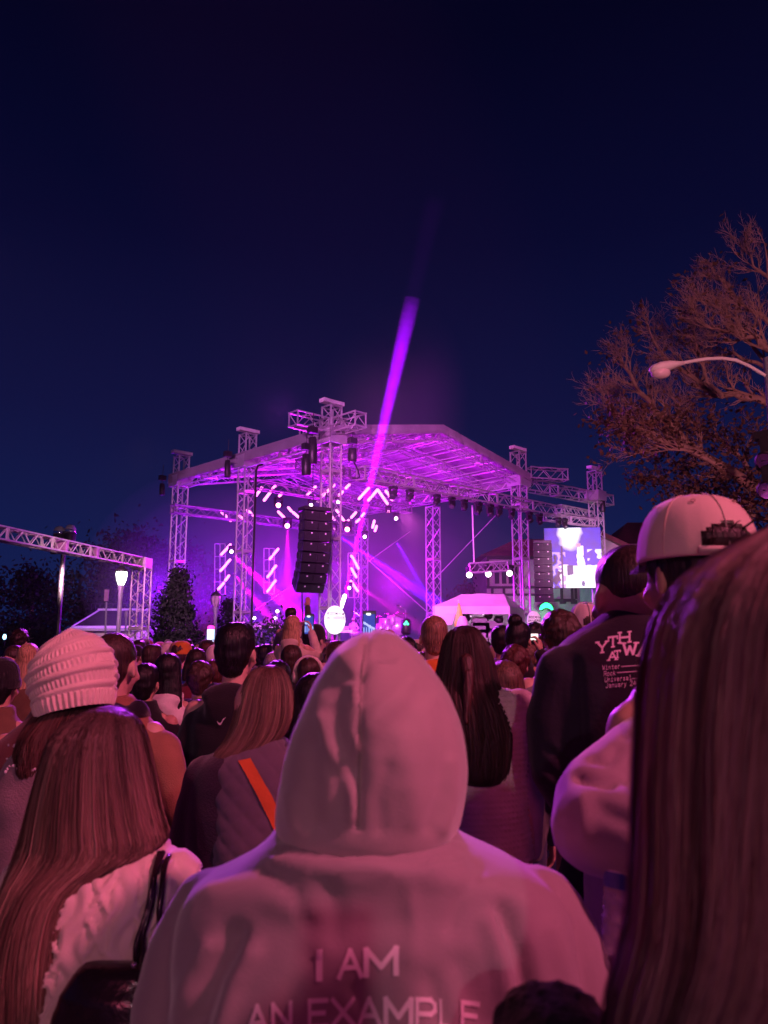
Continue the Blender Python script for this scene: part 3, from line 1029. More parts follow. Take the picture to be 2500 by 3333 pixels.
# ---------------------------------------------------------------- stroke lettering
GL = {
    'A': [[(0, 0), (.5, 1), (1, 0)], [(.2, .35), (.8, .35)]], 'C': [[(1, .85), (.75, 1), (.25, 1), (0, .75), (0, .25), (.25, 0), (.75, 0), (1, .15)]],
    'E': [[(1, 1), (0, 1), (0, 0), (1, 0)], [(0, .52), (.85, .52)]], 'H': [[(0, 0), (0, 1)], [(1, 0), (1, 1)], [(0, .5), (1, .5)]],
    'I': [[(.5, 0), (.5, 1)]], 'K': [[(0, 0), (0, 1)], [(1, 1), (0, .4)], [(.3, .58), (1, 0)]], 'L': [[(0, 1), (0, 0), (1, 0)]],
    'M': [[(0, 0), (0, 1), (.5, .3), (1, 1), (1, 0)]], 'N': [[(0, 0), (0, 1), (1, 0), (1, 1)]], 'O': [[(.25, 0), (0, .25), (0, .75), (.25, 1), (.75, 1), (1, .75), (1, .25), (.75, 0), (.25, 0)]],
    'P': [[(0, 0), (0, 1), (.75, 1), (1, .85), (1, .6), (.75, .45), (0, .45)]], 'R': [[(0, 0), (0, 1), (.75, 1), (1, .85), (1, .62), (.75, .48), (0, .48)], [(.5, .48), (1, 0)]],
    'S': [[(1, .85), (.75, 1), (.25, 1), (0, .78), (.25, .54), (.75, .48), (1, .24), (.75, 0), (.25, 0), (0, .15)]], 'T': [[(0, 1), (1, 1)], [(.5, 1), (.5, 0)]],
    'U': [[(0, 1), (0, .25), (.25, 0), (.75, 0), (1, .25), (1, 1)]], 'V': [[(0, 1), (.5, 0), (1, 1)]], 'W': [[(0, 1), (.25, 0), (.5, .7), (.75, 0), (1, 1)]],
    'X': [[(0, 0), (1, 1)], [(0, 1), (1, 0)]], 'Y': [[(0, 1), (.5, .45), (1, 1)], [(.5, .45), (.5, 0)]], 'J': [[(.8, 1), (.8, .2), (.55, 0), (.25, 0), (0, .2)]],
    'a': [[(.1, .6), (.6, .66), (.85, .5), (.85, 0)], [(.85, .35), (.3, .35), (.1, .18), (.3, 0), (.6, 0), (.85, .15)]], 'c': [[(.9, .55), (.5, .66), (.1, .5), (.1, .15), (.5, 0), (.9, .1)]],
    'e': [[(.1, .35), (.9, .35), (.85, .55), (.5, .66), (.1, .5), (.1, .15), (.5, 0), (.9, .1)]], 'h': [[(.1, 0), (.1, 1)], [(.1, .5), (.5, .66), (.85, .5), (.85, 0)]],
    'i': [[(.5, 0), (.5, .64), (.25, .64)], [(.5, .85), (.5, .92)], [(.15, 0), (.85, 0)]], 'k': [[(.15, 0), (.15, 1)], [(.8, .66), (.15, .28)], [(.35, .38), (.9, 0)]],
    'l': [[(.2, 1), (.5, 1), (.5, 0)], [(.2, 0), (.85, 0)]], 'n': [[(.1, 0), (.1, .66)], [(.1, .5), (.5, .66), (.85, .5), (.85, 0)]], 'o': [[(.3, 0), (.1, .18), (.1, .48), (.3, .66), (.7, .66), (.9, .48), (.9, .18), (.7, 0), (.3, 0)]],
    'r': [[(.2, 0), (.2, .66)], [(.2, .45), (.5, .66), (.85, .6)]], 's': [[(.85, .58), (.5, .66), (.15, .52), (.5, .36), (.85, .16), (.5, 0), (.1, .08)]],
    't': [[(.4, .9), (.4, .12), (.6, 0), (.9, .05)], [(.1, .64), (.85, .64)]], 'u': [[(.1, .66), (.1, .15), (.4, 0), (.85, .15)], [(.85, .66), (.85, 0)]],
    'v': [[(.1, .66), (.5, 0), (.9, .66)]], 'y': [[(.1, .66), (.5, .08)], [(.9, .66), (.35, -.25), (.1, -.25)]], '2': [[(0, .8), (.3, 1), (.8, 1), (1, .75), (0, 0), (1, 0)]],
    '4': [[(.75, 0), (.75, 1), (0, .3), (1, .3)]], '-': [[(.1, .35), (.9, .35)]], '_': [[(0, .4), (1, .4)]], ' ': [],
}


def stroke_quads(ch_, w, serif=False):
    """thick strokes of one glyph in unit cell, w relative stroke width -> list of quads (2D)"""
    out = []
    for pl in GL[ch_]:
        for (x0, y0), (x1, y1) in zip(pl[:-1], pl[1:]):
            d = Vector((x1 - x0, y1 - y0, 0))
            if d.length < 1e-6:
                continue
            d.normalize()
            nx, ny = -d.y * w / 2, d.x * w / 2
            ex, ey = d.x * w * .42, d.y * w * .42
            out.append([(x0 - ex + nx, y0 - ey + ny), (x0 - ex - nx, y0 - ey - ny), (x1 + ex - nx, y1 + ey - ny), (x1 + ex + nx, y1 + ey + ny)])
        if serif:
            for (x, y) in (pl[0], pl[-1]):
                if ch_ in 'T' and y == 1:
                    out.append([(x - w * .4, 1 - w * 1.4), (x + w * .4, 1 - w * 1.4), (x + w * .4, 1 + w * .5), (x - w * .4, 1 + w * .5)])
                elif y in (0, 1):
                    out.append([(x - w * 1.15, y - w * .38), (x + w * 1.15, y - w * .38), (x + w * 1.15, y + w * .38), (x - w * 1.15, y + w * .38)])
    return out


def lettering(text, h, sw=0.16, wd=0.68, gap=0.26, serif=False, tone=None):
    """returns quads in local 2D (x right, y up) starting at 0,0"""
    out = []
    x = 0.0
    for c in text:
        for qd in stroke_quads(c, sw, serif):
            out.append([(x + px_ * wd * h, py_ * h) for px_, py_ in qd])
        cw = wd
        if c == 'I':
            cw = wd
        x += (cw + gap) * h
    return out, x - gap * h


def put_text(name, quads, frame, m_, parent, div=3, thick=0.0015, proj=None):
    """frame(x,y)->Vector position ; proj(point)->(point, normal) optional"""
    mb = MB()
    k_ = 0
    for qd in quads:
        (ax, ay), (bx_, by_), (cx_, cy_), (dx_, dy_) = qd
        n1 = div
        vs = []
        for i in range(n1 + 1):
            for j in range(n1 + 1):
                u, v = i / n1, j / n1
                x = (ax * (1 - u) + bx_ * u) * (1 - v) + (dx_ * (1 - u) + cx_ * u) * v
                y = (ay * (1 - u) + by_ * u) * (1 - v) + (dy_ * (1 - u) + cy_ * u) * v
                p = frame(x, y)
                if proj:
                    p = proj(p, k_ * 0.00004)
                vs.append(p)
        k_ += 1
        mb.add(vs, [(i * (n1 + 1) + j, (i + 1) * (n1 + 1) + j, (i + 1) * (n1 + 1) + j + 1, i * (n1 + 1) + j + 1) for i in range(n1) for j in range(n1)])
    return mb.build(name, m_, parent)


# lit oval signs at the tower feet -----------------------------------------
def oval_sign(label, c, rx, rz, m_, lines):
    t = thing('oval_sign', label, 'sign', (c.x, c.y, 0), 'oval signs at the tower feet')
    MB().ell(c, (rx, 0.14, rz), 28, 18).build('face', m_, t, True)
    MB().tube([(c.x, c.y + .05, 0), (c.x, c.y + .05, c.z - rz + .05)], 0.035, 8).build('pole', M_STEEL, t)
    for (txt, x, y, h) in lines:
        q_, wd_ = lettering(txt, h, .27, .62, .36)
        put_text('lettering', q_, lambda X, Y, x=x, y=y: Vector((c.x + x + X, c.y - 0.14 * math.sqrt(max(0.05, 1 - ((x + X) / rx) ** 2 - ((y + Y) / rz) ** 2)) - 0.012, c.z + y + Y)), M_INK, t, 2)
    return t


oval_sign('bright white glowing oval sign reading ROCK the UNIVERSE', P(1090, 2018, 26.0), 0.355, 0.475, M_SIGNLIT,
          [('ROCK', -0.25, 0.16, .095), ('the', 0.06, 0.16, .095), ('UNIVERSE', -0.30, 0.02, .085)])
oval_sign('dim cream oval sign half hidden behind a ponytail head', P(1738, 2020, 33.4), 0.31, 0.42, M_SIGNDIM,
          [('ROCK', -0.22, 0.1, .085), ('the', 0.06, 0.1, .085), ('UNIVERSE', -0.26, -0.04, .075)])

# left goal-post truss ------------------------------------------------------
M_ALU_W = mat('white_truss', (0.78, 0.72, 0.72), 0.4, 0.2, 0.08, 3)
gp = thing('gate_truss', 'heavy white box truss gateway crossing the left edge over the street', 'truss', P(450, 2090, 26))
leg0 = P(450, 2085, 26)
legt = P(450, 1872, 26)
leg0.z = 0
legt = Vector((leg0.x, leg0.y, 4.05))
lp = Vector((legt.x, legt.y, 4.22))
le = P(-180, 1760, 17.0)
le.z = 4.22
dl = (le - lp).normalized()


def big_truss(root, p0, p1, w, up, n=None):
    L = (Vector(p1) - Vector(p0)).length
    n = n or max(1, round(L / 2.0))
    for i in range(n):
        q0, q1 = Vector(p0).lerp(Vector(p1), i / n), Vector(p0).lerp(Vector(p1), (i + 1) / n)
        truss_mb(q0, q1, w, 0.032, 0.02, up=up, step=0.33).build('truss_section', M_ALU_W, root)


big_truss(gp, leg0, legt, (0.46, 0.46), dl, 2)
big_truss(gp, lp - dl * 0.25, le, (0.32, 0.32), Vector((0, 0, 1)))
MB().box(lp + Vector((0, 0, 0)), (0.5, 0.5, 0.34), Matrix.Rotation(math.atan2(dl.y, dl.x), 3, 'Z')).build('corner_block', M_ALU_W, gp)
for k_ in (3.1, 4.7):
    q = lp + dl * k_
    MB().box(q, (0.12, 0.36, 0.35), Matrix.Rotation(math.atan2(dl.y, dl.x), 3, 'Z')).build('clamp_plate', mat('pink_plate', (.8, .35, .75), .5), gp)
lamp('gateway_wash', 'SPOT', (-4.5, 14, 5.5), (leg0.x, 26, 2.8), 1500, (1.0, 0.5, 0.62), 0.2, 50, 0.6)
lamp('gateway_wash', 'SPOT', (-3, 5, 4.5), (-8, 19, 4.2), 700, (1.0, 0.4, 0.72), 0.2, 60, 0.6)

# street lamps ---------------------------------------------------------------
M_POLE = mat('lamp_post_paint', (0.33, 0.36, 0.40), 0.5, 0.1, 0.1, 4)


def street_lamp(label, px, pyc, D, s, lit):
    c = P(px, pyc, D)
    t = thing('street_lamp', label, 'street lamp', (c.x, c.y, 0), 'old fashioned street lamps')
    g_ = M_LANTERN if lit else mat('frosted_glass', (.6, .52, .55), .3)
    MB().lathe([(.10 * s, -.26 * s), (.17 * s, -.1 * s), (.21 * s, .1 * s), (.19 * s, .2 * s), (.05 * s, .24 * s)], c, 8).build('lantern_glass', g_, t, False)
    MB().lathe([(.235 * s, .2 * s), (.2 * s, .28 * s), (.1 * s, .36 * s), (.03 * s, .4 * s), (.035 * s, .46 * s), (.005, .5 * s)], c, 12).build('lantern_roof', M_STEEL, t, True)
    rb_ = MB()
    for k2 in range(8):
        a = k2 * math.pi / 4
        rb_.tube([c + Vector((math.cos(a) * r_ * s, math.sin(a) * r_ * s, z_ * s)) for r_, z_ in ((.105, -.26), (.178, -.1), (.218, .1), (.2, .2))], 0.009, 4)
    rb_.build('lantern_cage', M_STEEL, t)
    MB().lathe([(.16, 0), (.14, .5), (.09, .6), (.075, .7), (.06, c.z - .75 * s), (.08, c.z - .6 * s), (.065, c.z - .5 * s), (.12 * s, c.z - .3 * s), (.10 * s, c.z - .26 * s)], (c.x, c.y, 0), 10).build('post', M_POLE, t, True)
    return t


street_lamp('brightly lit white street lamp in front of the truss gateway', 395, 1880, 21.5, .82, True)
street_lamp('unlit pinkish street lamp between the conifer and stage', 703, 1956, 30.0, 0.95, False)
t = thing('sign_post', 'narrow post with flat rectangular sign left of the lit street lamp', 'sign post', (P(347, 2050, 24).x, 24, 0))
MB().tube([P(347, 1960, 24), (P(347, 2050, 24).x, 24, 0)], .03, 8).build('post', M_POLE, t)
MB().box(P(347, 1938, 24), (.13, .05, .36)).build('sign_plate', mat('sign_plate', (.3, .2, .3), .5), t)
t = thing('sign_post', 'thin dark post just right of the lit street lamp pole', 'sign post', (P(411, 2050, 25).x, 25, 0))
MB().tube([P(411, 2005, 25), (P(411, 2050, 25).x, 25, 0)], .03, 8).build('post', M_POLE, t)
MB().ell(P(411, 2000, 25), (.06, .05, .13)).build('finial', M_POLE, t, True)

# two drum shaped lights on a dark mast
M_DOME = mat('clear_dome', (.5, .5, .52), 0.08, 0.3)
mt = thing('searchlight_mast', 'dark mast with two drum shaped lights rising behind the gateway truss', 'light mast', (P(208, 2050, 31).x, 31, 0))
pm = P(208, 1775, 31)
MB().tube([(pm.x, 31, 0), (pm.x, 31, pm.z)], .1, 8).build('mast', M_BLACK, mt)
MB().tube([P(165, 1800, 31), P(255, 1800, 31)], .05, 8).build('crossbar', M_STEEL, mt)
for (x, y) in ((193, 1735), (229, 1730)):
    q = P(x, y, 31)
    dr = MB().lathe([(.2, -.75), (.23, -.7), (.23, -.1), (.21, -.05)], q, 16).build('drum', M_BLACK, mt, True)
    MB().lathe([(.225, -.05), (.23, .1), (.16, .24), (.03, .29)], q, 16).build('dome', M_DOME, dr, True)
    MB().lathe([(.236, -.04), (.24, -.01), (.24, .05), (.236, .07)], q, 16).build('rim', M_CHROME, dr, True)

# pavilion ---------------------------------------------------------------------
DP = 40.0
pv = thing('pavilion', 'low pavilion with dark hipped roof and pale fascia behind the gateway', 'pavilion', P(330, 2090, DP))
eL_, eR_ = P(165, 2040, DP), P(495, 2036, DP)
zE = eL_.z
zT = P(300, 1980, DP).z
xa, xb = eL_.x, eR_.x
ra, rb2 = P(266, 1980, DP).x, P(430, 1980, DP).x
mb = MB()
mb.add([(xa, DP + 3, zE), (xa + 1.1, DP, zE), (xb - .9, DP, zE), (xb, DP + 3, zE), (xb - 1, DP + 6.5, zE), (xa + 1, DP + 6.5, zE), (ra, DP + 2.6, zT), (rb2, DP + 2.6, zT), (rb2, DP + 4, zT), (ra, DP + 4, zT)],
       [(0, 1, 6), (1, 2, 7, 6), (2, 3, 7), (3, 4, 8, 7), (4, 5, 9, 8), (5, 0, 6, 9), (6, 7, 8, 9)])
mb.build('roof', M_TILE_DARK, pv)
zq = MB()
for (a, b) in (((xa, DP + 3), (xa + 1.1, DP)), ((xa + 1.1, DP), (xb - .9, DP)), ((xb - .9, DP), (xb, DP + 3))):
    zq.tube([(a[0], a[1], zE - .08), (b[0], b[1], zE - .08)], .13, 4)
zq.build('fascia', M_WHITEPAINT, pv)
MB().tube([(xa + 1.1, DP, zE), (ra, DP + 2.6, zT + .03)], .06, 5).build('hip_cap', M_WHITEPAINT, pv)
MB().tube([(ra - .1, DP + 2.55, zT + .04), (rb2 + .1, DP + 2.55, zT + .04)], .06, 5).build('ridge_cap', M_WHITEPAINT, pv)
MB().box(((xa + xb) / 2, DP + 3.3, zE / 2 - .1), ((xb - xa) * .86, 5.6, zE - .2)).build('wall', M_PLASTER, pv)
cu = MB()
for k_ in range(16):
    xx = ra - .6 + (rb2 - ra + 1) * k_ / 15
    cu.tube([(xx, DP + 2.9, zT), (xx, DP + 2.9, zT + .38)], .018, 4)
cu.tube([(ra - .6, DP + 2.9, zT + .38), (rb2 + .4, DP + 2.9, zT + .38)], .025, 4)
cu.build('railing', M_STEEL, pv)

lamp('pavilion_fill', 'SPOT', (-12.5, 30, 4.2), (-14.2, 40, 2.2), 3000, (1.0, 0.5, 0.62), 0.2, 75, 0.7)  # added spot without a fixture, brings out the pavilion roof and fascia
# info pillar
t = thing('info_pillar', 'slim glowing cyan info pillar with magenta cap near the conifer', 'pillar', (P(686, 2090, 24).x, 24, 0))
q = P(686, 2070, 24)
MB().box((q.x, q.y, q.z - .9), (.2, .16, 2.2)).build('body', mat('pillar_glow', (.6, .9, 1), .4, emit=(.45, .85, 1.0), estr=1.3), t)
MB().lathe([(.11, 0), (.11, .08), (.07, .12)], q + Vector((0, 0, .2)), 10).build('cap', mat('pillar_cap', (1, .1, .6), .4, emit=(1, .06, .55), estr=1.2), t)
MB().box((q.x - .11, q.y - .03, q.z - .9), (.03, .16, 2.0)).build('frame', M_STEEL, t)
t = thing('distant_light', 'tiny blue light near the left edge above the crowd', 'light', P(15, 2073, 45))
MB().ell(P(15, 2073, 45), (.1, .1, .16)).build('bulb', mat('blue_bulb', (.4, .6, 1), .4, emit=(.3, .6, 1), estr=5), t, True)
MB().tube([P(15, 2073, 45), P(15, 2100, 45)], .04, 5).build('pole', M_STEEL, t)

# band gear on the stage ----------------------------------------------------------
M_DRUM = mat('drum_shell', (.7, .6, .68), .25, .4)
M_CYM = mat('cymbal_brass', (.7, .5, .4), .2, .9)


def Z(px, py, D=35.0):
    return P(px, py, D)


dk = thing('drum_kit', 'large drum kit with cymbals in the magenta light on stage', 'drum kit', Z(1278, 2060))
for (x, y, r_, kind_) in ((1255, 2028, .3, 'tom'), (1296, 2040, .42, 'bass_drum'), (1278, 2020, .26, 'tom'), (1262, 2050, .3, 'floor_tom'), (1240, 2046, .3, 'floor_tom')):
    q = Z(x, y)
    MB().lathe([(r_ * .96, -.22), (r_, -.2), (r_, .2), (r_ * .96, .22)], q, 16, 'Y' if kind_ == 'bass_drum' else 'Z').build(kind_, M_DRUM, dk, True)
for (x, y) in ((1232, 2006), (1262, 1999), (1285, 2004), (1300, 1996), (1318, 1997), (1248, 2014)):
    q = Z(x, y)
    MB().lathe([(.24, -.02), (.1, .02), (.02, .04)], q, 14).build('cymbal', M_CYM, dk, True)
    MB().tube([q, (q.x, q.y, 1.3)], .018, 5).build('stand', M_CHROME, dk)
for (x, y, lab) in ((1320, 1985, 'tall chrome boom stand right of the drum kit'), (1172, 2005, 'microphone stand left of the drum kit')):
    q = Z(x, y)
    t = thing('microphone_stand', lab, 'microphone stand', (q.x, q.y, 1.3))
    MB().tube([(q.x, q.y, 1.3), q], .02, 5).build('pole', M_CHROME, t)
    MB().tube([q, q + Vector((-.3, 0, .2))], .015, 5).build('boom', M_CHROME, t)
    MB().caps(q + Vector((-.3, 0, .2)), q + Vector((-.38, 0, .22)), .03, .03, 8).build('microphone', M_BLACK, t, True)
for (x, y, w, lab) in ((870, 2040, 1.1, 'left keyboard stand with small lamps on stage'), (826, 2045, .8, 'equipment rack at the left stage edge'), (1122, 2055, .7, 'pale flight case right of the oval sign')):
    q = Z(x, y, 34)
    t = thing('stage_equipment', lab, 'equipment', (q.x, q.y, 1.3))
    MB().box(q, (w, .4, .12)).build('top', M_ALU, t)
    for sx in (-1, 1):
        MB().tube([q + Vector((sx * w * .45, 0, 0)), (q.x + sx * w * .45, q.y, 1.3)], .03, 5).build('leg', M_ALU, t)
    MB().box(q + Vector((0, 0, .15)), (w * .6, .3, .14)).build('console', M_WHITEPAINT, t)
for (x, y, lab) in ((828, 2012, 'small white lamp on stand at the left stage edge'), (896, 2012, 'small white lamp on low stand right of the keyboard stand'), (903, 1990, 'small white lamp on taller stand behind the lifted girl')):
    q = Z(x, y, 34)
    t = thing('small_stage_lamp', lab, 'stage light', (q.x, q.y, 1.3), 'small lamps at left of stage')
    MB().tube([(q.x, q.y, 1.3), q], .02, 5).build('stand', M_ALU, t)
    MB().ell(q, (.07, .07, .07), 10, 8).build('bulb', M_TUBE_W, t, True)
t = thing('green_stage_lamp', 'small dark stage lamp with green lenses right of the drums', 'stage light', Z(1322, 2060, 31))
q = Z(1322, 2033, 31)
MB().lathe([(.14, -.4), (.2, -.3), (.2, .15), (.1, .24)], q, 12).build('housing', M_BLACK, t, True)
for dx, dz in ((-.06, .02), (.06, .02), (0, .1)):
    MB().ell(q + Vector((dx, -.2, dz)), (.05, .03, .05), 10, 6).build('lens', M_GREEN, t, True)
t = thing('light_bar', 'glowing pale stick of light leaning right of the oval sign', 'stage light', P(1113, 1975, 27.2))
MB().caps(P(1111, 1976, 27.2), P(1122, 1940, 27.2), .06, .07, 8).build('tube', M_TUBE_W, t, True)
MB().caps(P(1111, 1978, 27.2), P(1104, 2030, 27.2), .035, .03, 8).build('handle', M_ALU, t, True)

# ================================================================== people: shared builders
SKINS = [(0.55, 0.34, 0.25), (0.62, 0.40, 0.31), (0.42, 0.24, 0.16), (0.22, 0.12, 0.08), (0.5, 0.31, 0.22)]


def cloth_mat(name, objcol=True, base=(.5, .5, .5), bump=0.35, scale=14, fine=240, rough=0.9, sheen=0.25):
    m_ = mat(name, base, rough, 0, 0.12, scale, bump, fine, spec=0.2, sheen=sheen, objcol=objcol)
    return m_


M_CLOTH = cloth_mat('woven_cloth')
M_CLOTH_SM = mat('jersey_cloth', (.5, .5, .5), .85, 0, .1, 9, .15, 90, spec=.2, sheen=.2, objcol=True)


def hair_material(name, contrast=0.55, objcol=True, base=(.1, .06, .04), rough=.42):
    m_ = bpy.data.materials.new(name)
    m_.use_nodes = True
    n, l = m_.node_tree.nodes, m_.node_tree.links
    b = n['Principled BSDF']
    b.inputs['Roughness'].default_value = rough
    b.inputs['Specular IOR Level'].default_value = .45
    t = n.new('ShaderNodeTexCoord')
    mp = n.new('ShaderNodeMapping')
    mp.inputs['Scale'].default_value = (1, 1, .06)
    nz = n.new('ShaderNodeTexNoise')
    nz.inputs['Scale'].default_value = 160
    nz.inputs['Detail'].default_value = 4
    l.new(t.outputs['Object'], mp.inputs[0])
    l.new(mp.outputs[0], nz.inputs['Vector'])
    mr = n.new('ShaderNodeMapRange')
    mr.inputs[1].default_value = .35
    mr.inputs[2].default_value = .65
    mr.inputs[3].default_value = 1 - contrast
    mr.inputs[4].default_value = 1 + contrast
    l.new(nz.outputs[0], mr.inputs[0])
    mx = n.new('ShaderNodeMix')
    mx.data_type = 'RGBA'
    mx.blend_type = 'MULTIPLY'
    mx.inputs[0].default_value = 1
    if objcol:
        oi = n.new('ShaderNodeObjectInfo')
        l.new(oi.outputs['Color'], mx.inputs[6])
    else:
        mx.inputs[6].default_value = (*base, 1)
    l.new(mr.outputs[0], mx.inputs[7])
    l.new(mx.outputs[2], b.inputs['Base Color'])
    bp = n.new('ShaderNodeBump')
    bp.inputs['Strength'].default_value = .8
    bp.inputs['Distance'].default_value = .006
    l.new(nz.outputs[0], bp.inputs['Height'])
    l.new(bp.outputs[0], b.inputs['Normal'])
    return m_


M_HAIR = hair_material('hair_mass')


def skin_material():
    m_ = bpy.data.materials.new('skin')
    m_.use_nodes = True
    n, l = m_.node_tree.nodes, m_.node_tree.links
    b = n['Principled BSDF']
    b.inputs['Roughness'].default_value = .5
    b.inputs['Specular IOR Level'].default_value = .35
    oi = n.new('ShaderNodeObjectInfo')
    at_ = n.new('ShaderNodeAttribute')
    at_.attribute_name = 'tone'
    mx = n.new('ShaderNodeMix')
    mx.data_type = 'RGBA'
    mx.blend_type = 'MULTIPLY'
    mx.inputs[0].default_value = 1
    l.new(oi.outputs['Color'], mx.inputs[6])
    l.new(at_.outputs['Color'], mx.inputs[7])
    nz = n.new('ShaderNodeTexNoise')
    nz.inputs['Scale'].default_value = 40
    t = n.new('ShaderNodeTexCoord')
    l.new(t.outputs['Object'], nz.inputs['Vector'])
    mr = n.new('ShaderNodeMapRange')
    mr.inputs[3].default_value = .82
    mr.inputs[4].default_value = 1.15
    l.new(nz.outputs[0], mr.inputs[0])
    mx2 = n.new('ShaderNodeMix')
    mx2.data_type = 'RGBA'
    mx2.blend_type = 'MULTIPLY'
    mx2.inputs[0].default_value = 1
    l.new(mx.outputs[2], mx2.inputs[6])
    l.new(mr.outputs[0], mx2.inputs[7])
    l.new(mx2.outputs[2], b.inputs['Base Color'])
    return m_


M_SKIN = skin_material()


def fuse(mb, voxel, iters=3, factor=.5):
    """union of closed shapes into one smooth skin"""
    me = mb.mesh('tmp')
    o = bpy.data.objects.new('tmp', me)
    COL.objects.link(o)
    r_ = o.modifiers.new('r', 'REMESH')
    r_.mode = 'VOXEL'
    r_.voxel_size = voxel
    r_.adaptivity = 0
    if iters:
        s_ = o.modifiers.new('s', 'SMOOTH')
        s_.iterations = iters
        s_.factor = factor
    dg = bpy.context.evaluated_depsgraph_get()
    out = bpy.data.meshes.new_from_object(o.evaluated_get(dg))
    bpy.data.objects.remove(o)
    bpy.data.meshes.remove(me)
    out.polygons.foreach_set('use_smooth', [True] * len(out.polygons))
    return out


def displace(me, fn):
    """fn(co, normal) -> new co, for every vertex"""
    n = len(me.vertices)
    co = np.empty(n * 3, 'f')
    no = np.empty(n * 3, 'f')
    me.vertices.foreach_get('co', co)
    me.vertices.foreach_get('normal', no)
    co = co.reshape(-1, 3)
    no = no.reshape(-1, 3)
    out = np.array([fn(Vector(c), Vector(m_)) for c, m_ in zip(co, no)], 'f')
    me.vertices.foreach_set('co', out.ravel())
    me.update()
    return me


def hand(mb, w, d, pn, side, curl=.5, s=1.0):
    w, d, pn = Vector(w), Vector(d).normalized(), Vector(pn).normalized()
    sd = d.cross(pn).normalized() * side
    rot = Matrix((sd, d, pn)).transposed()
    mb.ell(w + d * .045 * s, (.039 * s, .052 * s, .017 * s), 12, 8, rot)
    for k_, (o_, L) in enumerate(((-.030, .055), (-.010, .07), (.010, .075), (.029, .066))):
        b_ = w + d * (.082 - abs(o_) * .25) * s + sd * o_ * s
        m1 = b_ + (d * math.cos(curl * .7) + pn * math.sin(curl * .7)) * L * .55 * s
        m2 = m1 + (d * math.cos(curl * 1.7) + pn * math.sin(curl * 1.7)) * L * .5 * s
        mb.caps(b_, m1, .0098 * s, .009 * s, 8)
        mb.caps(m1, m2, .009 * s, .0078 * s, 8)
    t0 = w + d * .022 * s + sd * .028 * s
    t1 = t0 + (d * .6 + sd * .65 + pn * .3).normalized() * .042 * s
    t2 = t1 + (d * .85 + sd * .15 + pn * .4).normalized() * .03 * s
    mb.caps(t0, t1, .0125 * s, .0105 * s, 8)
    mb.caps(t1, t2, .0105 * s, .009 * s, 8)


POSES = {
    'down': [((1, -.02, .04, .05), (.235, -.03, 1.11), (.245, .05, .87), (-1, 0, 0))],
}


def arms_of(pose):
    """list of (side, shoulder, elbow, wrist, handdir, palmnormal)"""
    A = []
    for sd in (-1, 1):
        sh = Vector((sd * .172, -.01, 1.36))
        if pose == 'down':
            A.append((sd, sh, Vector((sd * .235, -.035, 1.10)), Vector((sd * .23, .06, .86)), Vector((sd * -.05, .15, -1)), Vector((-sd, 0, 0)), .55))
        elif pose == 'pockets':
            A.append((sd, sh, Vector((sd * .29, -.07, 1.12)), Vector((sd * .2, .12, 1.0)), Vector((-sd * .6, .3, -.4)), Vector((-sd * .3, -1, 0)), .6))
        elif pose == 'phone':
            A.append((sd, sh, Vector((sd * .23, .2, 1.27)), Vector((sd * .075, .34, 1.56)), Vector((-sd * .12, .1, 1)), Vector((-sd, -.1, .1)), .9))
        elif pose == 'phonehigh':
            A.append((sd, sh, Vector((sd * .22, .16, 1.5)), Vector((sd * .075, .26, 1.74)), Vector((-sd * .12, 0, 1)), Vector((-sd, -.1, .1)), .9))
        elif pose == 'raised':
            if sd > 0:
                A.append((sd, sh, Vector((.26, .03, 1.56)), Vector((.24, .06, 1.74)), Vector((.0, .1, 1)), Vector((0, 1, 0)), .25))
            else:
                A.append((sd, sh, Vector((sd * .24, .1, 1.14)), Vector((sd * .1, .22, 1.3)), Vector((0, .3, 1)), Vector((-sd, 0, 0)), .6))
        elif pose == 'tuck':
            A.append((sd, Vector((sd * .15, 0, 1.34)), Vector((sd * .165, .01, 1.10)), Vector((sd * .15, .07, .88)), Vector((sd * -.05, .15, -1)), Vector((-sd, 0, 0)), .55))
        elif pose == 'hold':
            A.append((sd, sh, Vector((sd * .2, .22, 1.22)), Vector((sd * .062, .46, 1.40)), Vector((-sd * .12, .1, 1)), Vector((-sd, -.1, .1)), .9))
        elif pose == 'camera':
            A.append((sd, sh, Vector((sd * .2, .2, 1.25)), Vector((sd * .09, .2, 1.52)), Vector((-sd * .1, .2, 1)), Vector((-sd, 0, 0)), 1.0))
    return A


def head_prims(mb, dz=0.0):
    z = lambda v: v + dz
    mb.ell((0, -.012, z(1.628)), (.075, .094, .092), 24, 16)
    mb.ell((0, .028, z(1.583)), (.063, .068, .086), 20, 14)
    mb.ell((0, .04, z(1.528)), (.044, .046, .036), 16, 12)
    mb.ell((0, .0, z(1.545)), (.055, .055, .05), 16, 12)
    mb.ell((0, .084, z(1.615)), (.042, .018, .012), 12, 8)       # brow
    mb.caps((0, .094, z(1.605)), (0, .108, z(1.572)), .008, .012, 8)  # nose
    mb.ell((0, .104, z(1.568)), (.017, .012, .009), 10, 8)
    mb.ell((0, .089, z(1.541)), (.022, .010, .0065), 10, 8)
    mb.ell((0, .087, z(1.530)), (.019, .010, .007), 10, 8)
    for s in (-1, 1):
        mb.ell((s * .03, .079, z(1.593)), (.013, .010, .009), 10, 8)   # eyeball/lid
        mb.ell((s * .04, .068, z(1.563)), (.022, .018, .02), 10, 8)    # cheek
        mb.ell((s * .079, -.004, z(1.588)), (.009, .019, .032), 10, 8, Matrix.Rotation(s * .35, 3, 'Z'))  # ear


